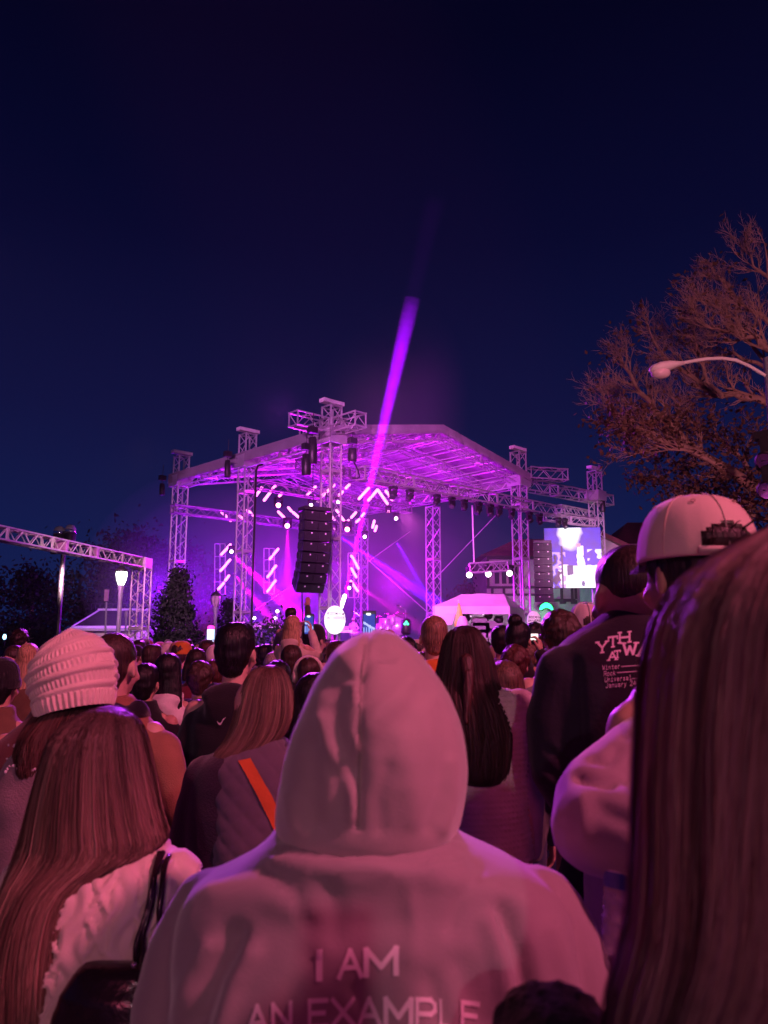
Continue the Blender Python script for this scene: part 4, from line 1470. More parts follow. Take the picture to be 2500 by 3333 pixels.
def body_mesh(pose='down', voxel=.0085):
    mb = MB()
    head_prims(mb)
    mb.caps((0, -.028, 1.38), (0, -.012, 1.53), .058, .052, 16)
    mb.caps((-.11, -.01, 1.375), (.11, -.01, 1.375), .05, .05, 14)
    mb.ell((0, .0, 1.26), (.165, .105, .19), 20, 14)
    mb.ell((0, .0, 1.06), (.14, .095, .2), 20, 14)
    mb.ell((0, -.01, .93), (.155, .11, .13), 20, 14)
    for s, sh, el, wr, hd, pn, cu in arms_of(pose):
        mb.caps(sh, el, .05, .039, 12)
        mb.caps(el, wr, .038, .025, 12)
        hand(mb, wr, hd, pn, s, cu)
    for s in (-1, 1):
        mb.caps((s * .085, 0, .88), (s * .1, .015, .48), .085, .055, 14)
        mb.caps((s * .1, .015, .48), (s * .105, -.015, .09), .053, .034, 14)
        mb.caps((s * .105, -.03, .045), (s * .115, .13, .035), .036, .03, 12)
    me = fuse(mb, voxel, 2, .5)
    ca_ = me.color_attributes.new('tone', 'FLOAT_COLOR', 'POINT')
    for i, v in enumerate(me.vertices):
        x, y, z_ = v.co
        c = (1, 1, 1, 1)
        if y > .06:
            if abs(x) < .024 and 1.523 < z_ < 1.547 and y > .085:
                c = (.75, .35, .38, 1)
            elif 1.587 < z_ < 1.600 and .019 < abs(x) < .042:
                c = (.22, .2, .2, 1) if abs(abs(x) - .03) < .007 else (.75, .7, .7, 1)
            elif 1.614 < z_ < 1.622 and .014 < abs(x) < .046:
                c = (.35, .28, .25, 1)
        ca_.data[i].color = c
    me.materials.append(M_SKIN)
    return me


def fold_fn(amp, seed=0.0, zs=9.0, xs=4.0):
    def fn(c, n):
        p = Vector((c.x * xs + seed, c.y * xs, c.z * zs))
        a = noise.noise(p) + .5 * noise.noise(p * 2.3)
        return c + n * (a * amp)
    return fn


def top_mesh(style='jacket', pose='down', voxel=.014, w=1.0):
    mb = MB()
    rings = []
    prof = [(.80, .175, .125), (.9, .178, .13), (1.05, .172, .125), (1.2, .180, .13), (1.3, .183, .13), (1.36, .170, .115), (1.41, .125, .095), (1.45, .082, .078), (1.475, .07, .066)]
    if style == 'shirt':
        prof = [(z_, a * .93, b_ * .93) for z_, a, b_ in prof]
    for z_, a, b_ in prof:
        rings.append([(a * w * math.copysign(abs(math.cos(t)) ** .85, math.cos(t)), b_ * math.copysign(abs(math.sin(t)) ** .9, math.sin(t)) - .012, z_) for t in [2 * math.pi * k / 28 for k in range(28)]])
    mb.loft(rings)
    k = {'jacket': 1.18, 'hoodie': 1.16, 'shirt': 1.0, 'puffer': 1.4}[style]
    for s, sh, el, wr, hd, pn, cu in arms_of(pose):
        sh2 = Vector((sh.x * w * .88, sh.y, sh.z - .045))
        el2 = el + Vector((s * (w - 1) * .2, 0, 0))
        mb.caps(sh2, el2, .064 * k, .052 * k, 14)
        mb.caps(el2, wr.lerp(el, .04), .052 * k, .036 * k, 14)
    if style in ('hoodie',):
        mb.ell((0, -.095, 1.43), (.115, .055, .06), 18, 12)
        mb.ell((0, -.12, 1.38), (.09, .04, .075), 18, 12)
        mb.caps((-.09, -.03, 1.455), (-.06, .08, 1.43), .03, .022, 10)
        mb.caps((.09, -.03, 1.455), (.06, .08, 1.43), .03, .022, 10)
    if style in ('jacket', 'puffer'):
        mb.lathe([(.078, 1.40), (.085, 1.47), (.08, 1.5), (.066, 1.5)], (0, -.015, 0), 20)
    me = fuse(mb, voxel, 3, .5)
    displace(me, fold_fn(.009 if style != 'puffer' else .006, 3.1))
    if style == 'puffer':
        displace(me, lambda c, n: c + n * (.010 * abs(math.sin(c.z * 42)) - .004))
    me.materials.append(M_CLOTH if style != 'shirt' else M_CLOTH_SM)
    return me


def trousers_mesh():
    mb = MB()
    mb.ell((0, -.01, .9), (.172, .125, .14), 20, 12)
    for s in (-1, 1):
        mb.caps((s * .085, 0, .87), (s * .1, .015, .48), .1, .075, 14)
        mb.caps((s * .1, .015, .48), (s * .105, -.015, .1), .073, .062, 14)
    me = fuse(mb, .018, 3)
    displace(me, fold_fn(.008, 9, 12, 5))
    me.materials.append(M_CLOTH)
    return me


def shoes_mesh():
    mb = MB()
    for s in (-1, 1):
        mb.caps((s * .105, -.045, .05), (s * .12, .15, .04), .047, .04, 12)
        mb.caps((s * .105, -.03, .06), (s * .105, -.02, .12), .045, .045, 12)
        mb.box((s * .112, .055, .012), (.095, .29, .024))
    me = fuse(mb, .012, 2)
    me.materials.append(M_BLACK)
    return me


def hair_mesh(style):
    mb = MB()

    def shell(k=1.0):
        mb.ell((0, -.022, 1.645), (.080 * k, .097 * k, .086 * k), 24, 16)
        mb.ell((0, -.05, 1.605), (.075 * k, .066 * k, .083 * k), 20, 14)
        mb.ell((0, -.058, 1.55), (.056 * k, .042 * k, .052), 16, 12)
    vox, it, amp, sc_ = .009, 2, .004, 40
    if style == 'buzz':
        shell(1.0)
        amp = .0008
    elif style == 'fade':
        mb.ell((0, -.016, 1.645), (.0775, .0955, .080), 28, 18)
        mb.ell((0, -.040, 1.625), (.072, .066, .062), 20, 14)
        amp = .0006
    elif style == 'short':
        shell(1.06)
        mb.ell((0, .01, 1.69), (.068, .075, .045), 16, 12)
        amp = .005
    elif style == 'curly':
        shell(1.12)
        mb.ell((0, .0, 1.69), (.085, .09, .06), 16, 12)
        rr = random.Random(5)
        for _ in range(170):
            th, ph = rr.uniform(0, 6.28), rr.uniform(0, 2.0)
            x, y, z_ = math.sin(ph) * math.cos(th), math.sin(ph) * math.sin(th), math.cos(ph)
            if y > .55 and z_ < .45:
                continue
            c = Vector((x * .092, y * .105 - .02, z_ * .1 + 1.64))
            mb.ell(c, (rr.uniform(.012, .022),) * 3, 6, 5)
        it, amp = 1, .006
    elif style in ('long', 'bob', 'ponytail', 'bun', 'halfup'):
        shell(1.1)
        if style in ('long', 'halfup', 'bob'):
            zb = 1.22 if style != 'bob' else 1.45
            rings = []
            for z_ in np.linspace(1.66, zb, 9):
                t_ = (1.66 - z_) / (1.66 - zb)
                a = .088 + .018 * math.sin(t_ * 2.6) + (.012 if style == 'bob' else .02) * t_
                ring = []
                for k in range(20):
                    th = 2 * math.pi * k / 20
                    x = a * math.cos(th)
                    y = math.sin(th)
                    y = -.045 + (y * .062 if y < 0 else y * .05) - .035 * t_
                    ring.append((x, y, z_))
                rings.append(ring)
            mb.loft(rings)
        if style == 'halfup':
            mb.ell((0, -.11, 1.6), (.04, .03, .04), 12, 8)
        if style == 'ponytail':
            mb.caps((0, -.11, 1.64), (0, -.15, 1.6), .03, .035, 12)
            mb.caps((0, -.15, 1.6), (0, -.14, 1.36), .038, .018, 12)
        if style == 'bun':
            mb.ell((0, -.08, 1.74), (.05, .05, .045), 16, 12)
        amp = .004
    me = fuse(mb, vox, it)

    def fn(c, n):
        a = math.atan2(c.x, -c.y - .02)
        q = noise.noise(Vector((a * 9, c.z * 5, 3.0))) + .6 * noise.noise(c * sc_)
        return c + n * q * amp
    displace(me, fn)
    me.materials.append(M_HAIR)
    return me


def cap_mesh(back_open=True):
    """baseball cap facing +Y : crown (open below) ; brim built apart"""
    n, m_ = 72, 28
    outer, inner = [], []
    for i in range(m_ + 1):
        t_ = i / m_
        z_ = 1.615 + .125 * math.sin(t_ * math.pi / 2)
        k = math.cos(t_ * math.pi / 2) ** .62 if i < m_ else .02
        ro, ri = [], []
        for j in range(n):
            th = 2 * math.pi * j / n
            x, y = math.cos(th), math.sin(th)
            groove = 1 - .012 * (max(0, 1 - abs(((th + math.pi / 6) % (math.pi / 3)) - math.pi / 6) / .05))
            rr = k * groove
            ro.append(Vector((x * .092 * rr, y * .108 * rr - .014, z_)))
            ri.append(Vector((x * .088 * rr, y * .104 * rr - .014, z_ - .004)))
        outer.append(ro)
        inner.append(ri)
    mb = MB()
    V = [p for r_ in outer for p in r_] + [p for r_ in inner for p in r_]
    off_ = (m_ + 1) * n
    F_ = []
    for i in range(m_):
        for j in range(n):
            j2 = (j + 1) % n
            zc_ = (outer[i][j].z + outer[i][j2].z) / 2
            hole = False
            if back_open:
                c = outer[i][j]
                if c.y < -.05 and (c.x / .045) ** 2 + (max(0, zc_ - 1.628) / .042) ** 2 < 1 and c.z > 1.62:
                    hole = True
            if hole:
                continue
            F_.append((i * n + j, i * n + j2, (i + 1) * n + j2, (i + 1) * n + j))
            F_.append((off_ + i * n + j, off_ + (i + 1) * n + j, off_ + (i + 1) * n + j2, off_ + i * n + j2))
    for j in range(n):
        j2 = (j + 1) % n
        F_.append((j, off_ + j, off_ + j2, j2))
    mb.add(V, F_)
    me = mb.mesh('cap_crown', None, True)
    me.materials.append(M_CLOTH)
    return me


def brim_mesh():
    n = 18
    top, bot = [], []
    V, F_ = [], []
    for i in range(n + 1):
        t_ = i / n
        th = R(25) + R(130) * t_
        x0, y0 = .09 * math.cos(th), .104 * math.sin(th) - .014
        ext = .075 * math.sin(math.pi * t_) ** .6
        x1, y1 = x0 * (1 + ext * 1.2), y0 + ext
        zd = -.012 * (x0 / .09) ** 2
        for (x, y, z_) in ((x0, y0, 1.622 + zd), (x1, y1, 1.612 + zd * 1.6), (x1, y1, 1.608 + zd * 1.6), (x0, y0, 1.618 + zd)):
            V.append((x, y, z_))
    for i in range(n):
        for k in range(4):
            k2 = (k + 1) % 4
            F_.append((i * 4 + k, (i + 1) * 4 + k, (i + 1) * 4 + k2, i * 4 + k2))
    me = MB().add(V, F_).mesh('brim', None, False)
    me.materials.append(M_CLOTH)
    return me


def beanie_mesh():
    mb = MB()
    mb.ell((0, -.016, 1.655), (.09, .106, .1), 24, 16)
    mb.lathe([(.088, 1.585), (.098, 1.59), (.1, 1.63), (.096, 1.64)], (0, -.014, 0), 28)
    me = fuse(mb, .009, 2)
    displace(me, lambda c, n: c + n * (.0025 * math.sin(math.atan2(c.x, c.y) * 40)))
    me.materials.append(M_CLOTH)
    return me


def hoodup_mesh():
    mb = MB()
    mb.ell((0, -.03, 1.64), (.105, .125, .12), 24, 16)
    mb.ell((0, -.03, 1.55), (.1, .1, .1), 24, 16)
    mb.ell((0, -.04, 1.46), (.12, .1, .06), 24, 16)
    me = fuse(mb, .011, 3)
    displace(me, fold_fn(.007, 1.7, 12, 9))
    # open the front so the face shows
    bm = bmesh.new()
    bm.from_mesh(me)
    bmesh.ops.delete(bm, geom=[f for f in bm.faces if (lambda c: c.y > .055 and 1.50 < c.z < 1.71 and abs(c.x) < .08)(f.calc_center_median())], context='FACES')
    bm.to_mesh(me)
    bm.free()
    me.materials.append(M_CLOTH)
    return me


_TPL = {}


def tpl(key, fn, *a):
    if key not in _TPL:
        _TPL[key] = fn(*a)
    return _TPL[key]


def child(name, me, root, color=None, m_=None):
    o = link(name, me, root)
    if color is not None:
        o.color = (*color, 1)
    if m_ is not None:
        if len(me.materials) == 0:
            me.materials.append(m_)
        o.material_slots[0].link = 'OBJECT'
        o.material_slots[0].material = m_
    return o


HC = {'black': (.008, .007, .008), 'dark brown': (.022, .013, .010), 'brown': (.045, .026, .018), 'light brown': (.12, .07, .045), 'blonde': (.48, .32, .17), 'grey': (.3, .28, .27), 'auburn': (.075, .026, .018)}
CC = {'black': (.015, .014, .018), 'grey': (.25, .24, .25), 'white': (.75, .72, .7), 'cream': (.62, .54, .45), 'navy': (.02, .03, .09), 'blue': (.06, .12, .35), 'brown': (.17, .1, .06), 'red': (.4, .04, .04),
      'orange': (.75, .2, .03), 'green': (.06, .12, .06), 'pink': (.65, .3, .35), 'tan': (.4, .28, .18), 'maroon': (.16, .02, .04), 'dark grey': (.07, .07, .08)}


def person(label, loc, height, hair='short', hcol='dark brown', top='jacket', tcol='black', pose='down', yaw=0.0, skin=0, hat=None, hatcol=None,
           trouser='navy', group=None, w=1.0, head_yaw=None):
    r_ = thing('person', label, 'person', loc, group, rz=yaw)
    s = height / 1.735
    r_.scale = (s, s, s)
    child('body', tpl('body_' + pose, body_mesh, pose), r_, SKINS[skin])
    tk = '%s_%s_%.2f' % (top, pose, w)
    child({'jacket': 'jacket', 'hoodie': 'hoodie', 'shirt': 'shirt', 'puffer': 'puffer_jacket'}[top], tpl(tk, top_mesh, top, pose, .014, w), r_, CC[tcol] if isinstance(tcol, str) else tcol)
    child('trousers', tpl('trousers', trousers_mesh), r_, CC[trouser])
    child('shoes', tpl('shoes', shoes_mesh), r_)
    if hair != 'none':
        child('hair', tpl('hair_' + hair, hair_mesh, hair), r_, HC[hcol] if isinstance(hcol, str) else hcol)
    if hat == 'cap':
        h_ = child('cap', tpl('cap', cap_mesh), r_, hatcol)
        child('brim', tpl('brim', brim_mesh), h_, hatcol)
    elif hat == 'capback':
        h_ = child('cap', tpl('cap', cap_mesh), r_, hatcol)
        child('brim', tpl('brim', brim_mesh), h_, hatcol)
    elif hat == 'beanie':
        child('beanie', tpl('beanie', beanie_mesh), r_, hatcol)
    elif hat == 'hood':
        child('hood', tpl('hoodup', hoodup_mesh), r_, hatcol)
    return r_


def put_person(label, px, py, D, *a, **k):
    """person whose head top is seen at photo pixel (px,py), standing D metres away"""
    q = P(px, py, D)
    return person(label, (q.x, q.y, 0), q.z, *a, **k)


def phone_obj(label, loc, yaw=0.0, tilt=0.0, lit=True, s=1.0, owner=None):
    t = thing('phone', label, 'phone', loc, rz=yaw)
    t.rotation_euler = (tilt, 0, yaw)
    MB().box((0, 0, 0), (.076 * s, .009, .158 * s)).build('case', M_BLACK, t, world=False)
    if lit:
        NXp, NYp = 24, 44
        vs, cs2_ = [], []
        for j in range(NYp + 1):
            for i in range(NXp + 1):
                u, v = i / NXp, j / NYp
                vs.append(((u - .5) * .069 * s, -.0052, (.5 - v) * .15 * s))
                c = Vector((.02, .05, .35))
                yy = .42 + .28 * u
                if abs(v - yy) < .05 + .04 * noise.noise(Vector((u * 6, v * 6, 0))):
                    c = Vector((.45, .5, .95))
                if v > .6 and (int(u * 9) % 2 == 0) and v < .92 and v > yy:
                    c = Vector((.3, .4, .9))
                if v > .86 and u > .6:
                    c = Vector((.9, .9, .95))
                if v < .1:
                    c = Vector((.03, .03, .05))
                if math.hypot((u - .45) / .22, (v - .1) / .05) < 1:
                    c = Vector((1.2, 1.2, 1.2))
                cs2_.append(c)
        mb = MB().add(vs, [(j * (NXp + 1) + i, (j + 1) * (NXp + 1) + i, (j + 1) * (NXp + 1) + i + 1, j * (NXp + 1) + i + 1) for j in range(NYp) for i in range(NXp)])
        o = mb.build('screen', bpy.data.materials['screen_picture'], t, world=False)
        ca_ = o.data.color_attributes.new('picture', 'FLOAT_COLOR', 'POINT')
        for i, c in enumerate(cs2_):
            ca_.data[i].color = (c[0], c[1], c[2], 1)
    return t


# ---------------------------------------------------------------- named people of the middle distance
G1 = 'people standing in the crowd'
put_person('dark curly haired person at far left edge of the crowd', 67, 2052, 9.0, 'curly', 'dark brown', 'jacket', 'black', group=G1)
put_person('brown haired woman turned back with her face showing at far left', 45, 2100, 6.6, 'long', 'brown', 'jacket', 'tan', yaw=R(160), skin=1, group=G1)
put_person('woman with long straight blonde hair left of the knit beanie', 98, 2094, 6.4, 'long', 'blonde', 'jacket', 'brown', group=G1)
put_person('person in black beanie cut by the left edge', 12, 2150, 3.6, 'short', 'black', 'jacket', 'brown', hat='beanie', hatcol=CC['black'], group=G1)
put_person('dark haired man in grey behind the buzz cut man', 455, 2082, 8.5, 'short', 'dark brown', 'jacket', 'dark grey', group=G1)
put_person('short haired man in black with lit right ear', 500, 2096, 6.8, 'short', 'brown', 'jacket', 'black', yaw=R(-25), skin=1, group=G1)
put_person('person in pale pink cap with back turned', 522, 2090, 10.5, 'short', 'brown', 'jacket', 'white', hat='cap', hatcol=CC['pink'], group=G1)
put_person('person with white hood pulled up near the conifer', 552, 2094, 8.5, 'none', 'brown', 'hoodie', 'white', hat='hood', hatcol=CC['white'], group=G1)
put_person('person in orange cap and blue shirt', 597, 2088, 7.0, 'short', 'brown', 'shirt', 'blue', hat='cap', hatcol=(.62, .22, .03), yaw=R(-35), skin=1, group=G1)
put_person('woman with long black hair over a bright white sweater', 552, 2126, 4.6, 'long', 'black', 'hoodie', 'white', group=G1)
put_person('round headed dark haired person left of the white sweater woman', 478, 2158, 4.3, 'short', 'black', 'jacket', 'black', group=G1, w=1.1)
put_person('person with brown bob haircut behind the curly scarf wearer', 643, 2110, 6.2, 'bob', 'dark brown', 'jacket', 'maroon', group=G1)
ni = put_person('curly haired person in black sweater with a white letter patch', 652, 2158, 4.9, 'curly', 'brown', 'hoodie', 'black', yaw=R(10), group=G1)
put_person('person with white hood up right of the cyan pillar', 715, 2104, 6.6, 'none', 'brown', 'hoodie', 'white', hat='hood', hatcol=CC['white'], yaw=R(-30), group=G1)
put_person('dark haired person below the white hood', 700, 2146, 5.4, 'short', 'auburn', 'jacket', 'black', group=G1)
put_person('short dark haired man below the unlit street lamp', 866, 2096, 8.0, 'short', 'black', 'jacket', 'dark grey', yaw=R(-25), group=G1)
put_person('brown haired boy head below the girl on shoulders', 950, 2098, 5.6, 'short', 'brown', 'jacket', 'black', group=G1)
put_person('person with hair tied back left of beige jacket man', 1016, 2118, 6.2, 'ponytail', 'brown', 'jacket', 'brown', group=G1)
put_person('man in beige jacket below the bright oval sign', 1095, 2084, 5.9, 'short', 'brown', 'jacket', 'cream', group=G1, skin=1)
put_person('dark haired person between earmuffs and oval sign', 1054, 2106, 7.4, 'short', 'black', 'jacket', 'black', group=G1)
em = put_person('child wearing cream fur earmuffs over brown hair', 1006, 2138, 5.0, 'short', 'brown', 'jacket', 'dark grey', group=G1)
put_person('person with big round dark hair right of black hoodie man', 905, 2150, 4.2, 'bob', 'black', 'jacket', 'black', group=G1, w=1.05)
put_person('person with long black hair just left of the hooded figure', 1024, 2190, 3.1, 'long', 'black', 'jacket', 'black', group=G1)
put_person('person in mustard cap behind the hood top', 1264, 2050, 8.6, 'short', 'brown', 'jacket', 'tan', hat='cap', hatcol=(.5, .3, .08), yaw=R(-40), group=G1)
put_person('black haired person right of the hood top', 1322, 2072, 5.6, 'short', 'black', 'jacket', 'maroon', group=G1)
put_person('person in pale patterned cap beside black haired person', 1356, 2082, 7.2, 'short', 'brown', 'jacket', 'black', hat='cap', hatcol=CC['cream'], group=G1)
put_person('man with cropped fair hair in bright orange hoodie', 1412, 2000, 4.5, 'buzz', (.24, .13, .08), 'hoodie', 'orange', group=G1, skin=1)
put_person('black haired person in grey marl shirt near the tent', 1633, 2034, 6.2, 'short', 'black', 'shirt', 'grey', yaw=R(-20), group=G1, skin=1)
pt = put_person('tall dark ponytailed person holding up a camera', 1688, 2022, 5.4, 'bun', 'black', 'jacket', 'black', pose='camera', yaw=R(-28), group=G1)
put_person('curly haired person against the lit wall, beside dim oval sign', 1738, 2032, 7.0, 'curly', 'black', 'jacket', 'black', group=G1)
put_person('tousled auburn haired man in light grey hoodie', 1820, 1996, 4.0, 'curly', 'brown', 'hoodie', 'grey', group=G1, w=1.05, skin=1)
tr = put_person('person in white mesh backed trucker cap', 1902, 1968, 4.3, 'buzz', 'brown', 'jacket', 'black', hat='capback', hatcol=(.66, .6, .58), group=G1, skin=1)
put_person('short auburn haired person in black and orange striped jacket', 1676, 2106, 4.9, 'curly', 'auburn', 'jacket', 'black', yaw=R(-15), group=G1, skin=1)
st = [o for o in COL.objects if o.name.startswith('jacket')][-1]
put_person('fair haired woman mostly hidden by the dark haired woman', 1640, 2150, 3.4, 'long', 'light brown', 'jacket', 'dark grey', group=G1)
# orange stripes on the jacket, and black shoulders
mb = MB()
for z_ in (1.07, 1.2):
    rg = []
    for dz in (-.03, .03):
        rg.append([(.197 * math.cos(t_) * (1 - abs(dz)), .142 * math.sin(t_) - .012, z_ + dz) for t_ in [2 * math.pi * k / 30 for k in range(30)]])
    mb.loft(rg, False)
so_ = mb.build('orange_stripe', M_CLOTH, st, True, world=False)
so_.color = (.6, .2, .04, 1)
# earmuffs
mb = MB()
mb.tube([(.1 * math.cos(a), -.02, 1.63 + .1 * math.sin(a)) for a in np.linspace(-.2, math.pi + .2, 20)], .016, 8)
mb.ell((-.1, -.02, 1.59), (.025, .045, .045)).ell((.1, -.02, 1.59), (.025, .045, .045))
o = mb.build('earmuffs', M_CLOTH, em, True, world=False)
o.color = (.7, .62, .55, 1)
# trucker cap seams
mb = MB()
for k in (-1, 0, 1):
    pts = []
    for i in range(12):
        t_ = i / 11
        z_ = 1.618 + .127 * math.sin(t_ * math.pi / 2)
        kk = math.cos(t_ * math.pi / 2) ** .62
        th = -math.pi / 2 + k * math.pi / 3
        pts.append((.0935 * math.cos(th) * kk, .1095 * math.sin(th) * kk - .014, z_))
    mb.tube(pts, .0035, 5)
o = mb.build('cap_seam', M_CLOTH, tr, True, world=False)
o.color = (.75, .7, .68, 1)
# letter patch
q_, wd_ = lettering('ni', .085, .2, .6, .2)
put_text('letter_patch', q_, lambda X, Y: Vector((-.06 + X, -.182, 1.2 + Y)), mat('white_print', (.8, .8, .8), .7), ni, 1).location = (0, 0, 0)
# camera of the ponytailed person
cp = thing('photo_camera', 'black photo camera held up with bright white screen', 'camera', (pt.location.x + .13, pt.location.y + .2, pt.location.z + 1.62))
MB().box((0, 0, 0), (.14, .06, .09)).build('camera_body', M_BLACK, cp, world=False)
MB().tube([(0, .03, 0), (0, .12, 0)], .036, 12).build('lens', M_BLACK, cp, True, world=False)
MB().box((0, -.034, -.005), (.07, .006, .045)).build('display', M_SIGNLIT, cp, world=False)

# girl on shoulders group
d0 = 5.2
ad = put_person('man in black cap beside the child held up', 1026, 2032, 6.4, 'short', 'black', 'jacket', 'black', hat='cap', hatcol=CC['black'], yaw=R(-35), group=G1, skin=1)
car = P(950, 2140, 6.0)
person('adult carrying the blonde girl, mostly hidden in the crowd', (car.x, car.y + .02, 0), 1.52, 'short', 'brown', 'jacket', 'grey', group=G1)
gq = P(957, 2004, 5.9)
gz = gq.z
girl = person('blonde girl in cream hoodie lifted above the crowd filming with phone', (gq.x, gq.y - .03, gz - 1.15), 1.15, 'long', 'blonde', 'hoodie', 'cream', 'phone', R(-18), 1, trouser='blue', group=G1)
phone_obj('lit phone held by the blonde girl', (gq.x + .1, gq.y + .18, gz - .06), R(-10), 0, True, 1.0)
bq = P(948, 1976, 7.4)
person('child in dark clothes on shoulders with one arm raised', (bq.x, bq.y, bq.z - 1.1), 1.1, 'short', 'dark brown', 'hoodie', 'dark grey', 'raised', R(-5), 0, trouser='navy', group=G1)
person('adult in grey under the child with raised arm', (bq.x, bq.y + .05, 0), 1.56, 'short', 'brown', 'jacket', 'grey', group=G1)
# person filming with phone above the hood
fq = P(1202, 2034, 4.6)
fh = 1.47
person('person hidden behind the hood filming with a phone held high', (fq.x, fq.y - .24, 0), fh, 'short', 'dark brown', 'jacket', 'maroon', 'phonehigh', 0, 1, group=G1)
phone_obj('smartphone held high showing the stage in blue', (fq.x, fq.y, P(1202, 2033, 4.6).z), 0, 0, True, 1.02)
# musicians
for (x, y, lab, top_, tc_, hat_) in ((1150, 2034, 'guitarist in white shirt and cap on stage', 'shirt', 'white', 'cap'), (1275, 2020, 'drummer behind the drum kit on stage', 'shirt', 'black', None)):
    q = P(x, y, 35.6)
    person(lab, (q.x, q.y, 1.3 - (0 if hat_ else .25)), q.z - 1.3 + (0.35 if hat_ else .5), 'short', 'dark brown', top_, tc_, 'pockets', R(170), 0, hat=hat_, hatcol=CC['white'] if hat_ else None)
gt = thing('guitar', 'electric guitar of the stage guitarist', 'guitar', P(1150, 2065, 35.3))
q = P(1150, 2062, 35.3)
MB().ell(q, (.2, .04, .15), 14, 10).ell(q + Vector((.16, 0, .03)), (.13, .04, .11), 14, 10).build('guitar_body', M_DRUM, gt, True)
MB().tube([q + Vector((-.1, 0, 0)), q + Vector((-.75, 0, .22))], .025, 6).build('neck', M_BLACK, gt)

# ---------------------------------------------------------------- the rest of the crowd
rc = random.Random(11)
HN = ['short', 'short', 'long', 'bob', 'ponytail', 'curly', 'buzz', 'short', 'long']
HCN = ['black', 'dark brown', 'brown', 'dark brown', 'light brown', 'blonde', 'black', 'auburn', 'grey']
TN = ['jacket', 'hoodie', 'jacket', 'puffer', 'shirt', 'hoodie']
CN = ['black', 'grey', 'navy', 'brown', 'white', 'cream', 'maroon', 'dark grey', 'tan', 'blue', 'green', 'pink', 'red']


def where(px):
    for x0, txt in ((150, 'near the left edge'), (380, 'in front of the pavilion'), (480, 'below the truss gateway'), (640, 'below the dark conifer'), (760, 'by the unlit street lamp'),
                    (1000, 'below the loudspeaker column'), (1130, 'by the bright oval sign'), (1320, 'in front of the drum kit'), (1480, 'left of the pink tent'), (1660, 'in front of the tent'),
                    (1820, 'below the right front tower'), (2100, 'below the video screen'), (9999, 'near the right edge')):
        if px < x0:
            return txt


seen = {}
for row, (D, step) in enumerate(((6.6, 95), (8.2, 78), (10.2, 66), (12.6, 54), (15.5, 46), (19.0, 40))):
    x = 330 + rc.uniform(0, 50)
    while x < 1960:
        xx = x + rc.uniform(-14, 14)
        x += step * rc.uniform(.9, 1.25)
        DD = D + rc.uniform(-.55, .55)
        if D < 8 and (xx < 750 or 930 < xx < 1130):
            continue
        if D < 11 and 900 < xx < 1010:
            continue
        h = rc.uniform(1.44, 1.60) if D < 10 else rc.uniform(1.46, 1.63)
        hs, hc, tp, tc_ = rc.choice(HN), rc.choice(HCN), rc.choice(TN), rc.choice(CN)
        hat = rc.choice([None] * 8 + ['cap', 'beanie', 'hood', 'cap'])
        hcn = rc.choice(['black', 'white', 'grey', 'red', 'navy', 'cream', 'pink'])
        if hat == 'hood':
            tp, hcn, hs = 'hoodie', tc_, 'none'
        desc = {'short': 'short %s hair', 'long': 'long %s hair', 'bob': '%s bob', 'ponytail': '%s ponytail', 'curly': 'curly %s hair', 'buzz': 'cropped %s hair', 'none': ''}[hs]
        desc = desc % hc if '%s' in desc else desc
        if hat in ('cap', 'beanie'):
            desc = '%s %s' % (hcn, hat)
        elif hat == 'hood':
            desc = 'hood up'
        lab = 'person with %s in %s %s %s' % (desc, tc_, {'puffer': 'puffer jacket'}.get(tp, tp), where(xx))
        k_ = seen.get(lab, 0)
        seen[lab] = k_ + 1
        if k_:
            lab += ', farther back'
        lab = ' '.join(lab.split()[:16])
        q = P(xx, 2090, DD)
        person(lab, (q.x, q.y, 0), h, hs, hc, tp, tc_, rc.choice(['down', 'down', 'down', 'pockets', 'phonehigh']) if D > 11 else 'down', R(rc.uniform(-22, 22)), rc.choice([0, 1, 0, 1, 4, 2]),
               hat=hat, hatcol=CC[hcn], group=G1)

# ================================================================== the people close to the camera
def proj_px(co):
    """numpy Nx3 -> photo pixel coordinates"""
    d = co - np.array([0, 0, CAM_Z])
    fw = d[:, 1] * math.cos(PITCH) + d[:, 2] * math.sin(PITCH)
    up = -d[:, 1] * math.sin(PITCH) + d[:, 2] * math.cos(PITCH)
    return np.stack([1250 + F * d[:, 0] / fw, 1666.5 - F * up / fw], 1)


def dense_rows(rows, m_):
    rows = np.array([(r_ + (0.0,) * (6 - len(r_))) if len(r_) < 6 else r_ for r_ in rows], float)
    s_ = np.concatenate([[0], np.cumsum(np.hypot(np.diff(rows[:, 0]), .5 * np.diff(rows[:, 1])) + 1e-6)])
    s_ /= s_[-1]
    tt = np.linspace(0, 1, m_)
    out = np.stack([np.interp(tt, s_, rows[:, k]) for k in range(rows.shape[1])], 1)
    for _ in range(2):
        o2 = out.copy()
        o2[1:-1] = (out[:-2] + 2 * out[1:-1] + out[2:]) / 4
        out = o2
    return out


def rows_rings(rows, D, m_=60, n=64, ex=.9):
    """rows: (py, left px, right px, half depth m, forward offset m) -> array m_ x n x 3"""
    dr = dense_rows(rows, m_)
    out = np.zeros((m_, n, 3))
    th = np.linspace(0, 2 * math.pi, n, endpoint=False)
    cx = np.sign(np.cos(th)) * np.abs(np.cos(th)) ** ex
    sy = np.sign(np.sin(th)) * np.abs(np.sin(th)) ** ex
    for i, (py, xl, xr, hd, fo, _) in enumerate(dr):
        a, b = P(xl, py, D), P(xr, py, D)
        out[i, :, 0] = (a.x + b.x) / 2 + (b.x - a.x) / 2 * cx
        out[i, :, 1] = D + fo + hd * sy
        out[i, :, 2] = a.z
    return out


def loft_rings(mb, rg):
    return mb.loft([[tuple(p) for p in r_] for r_ in rg[::-1]])


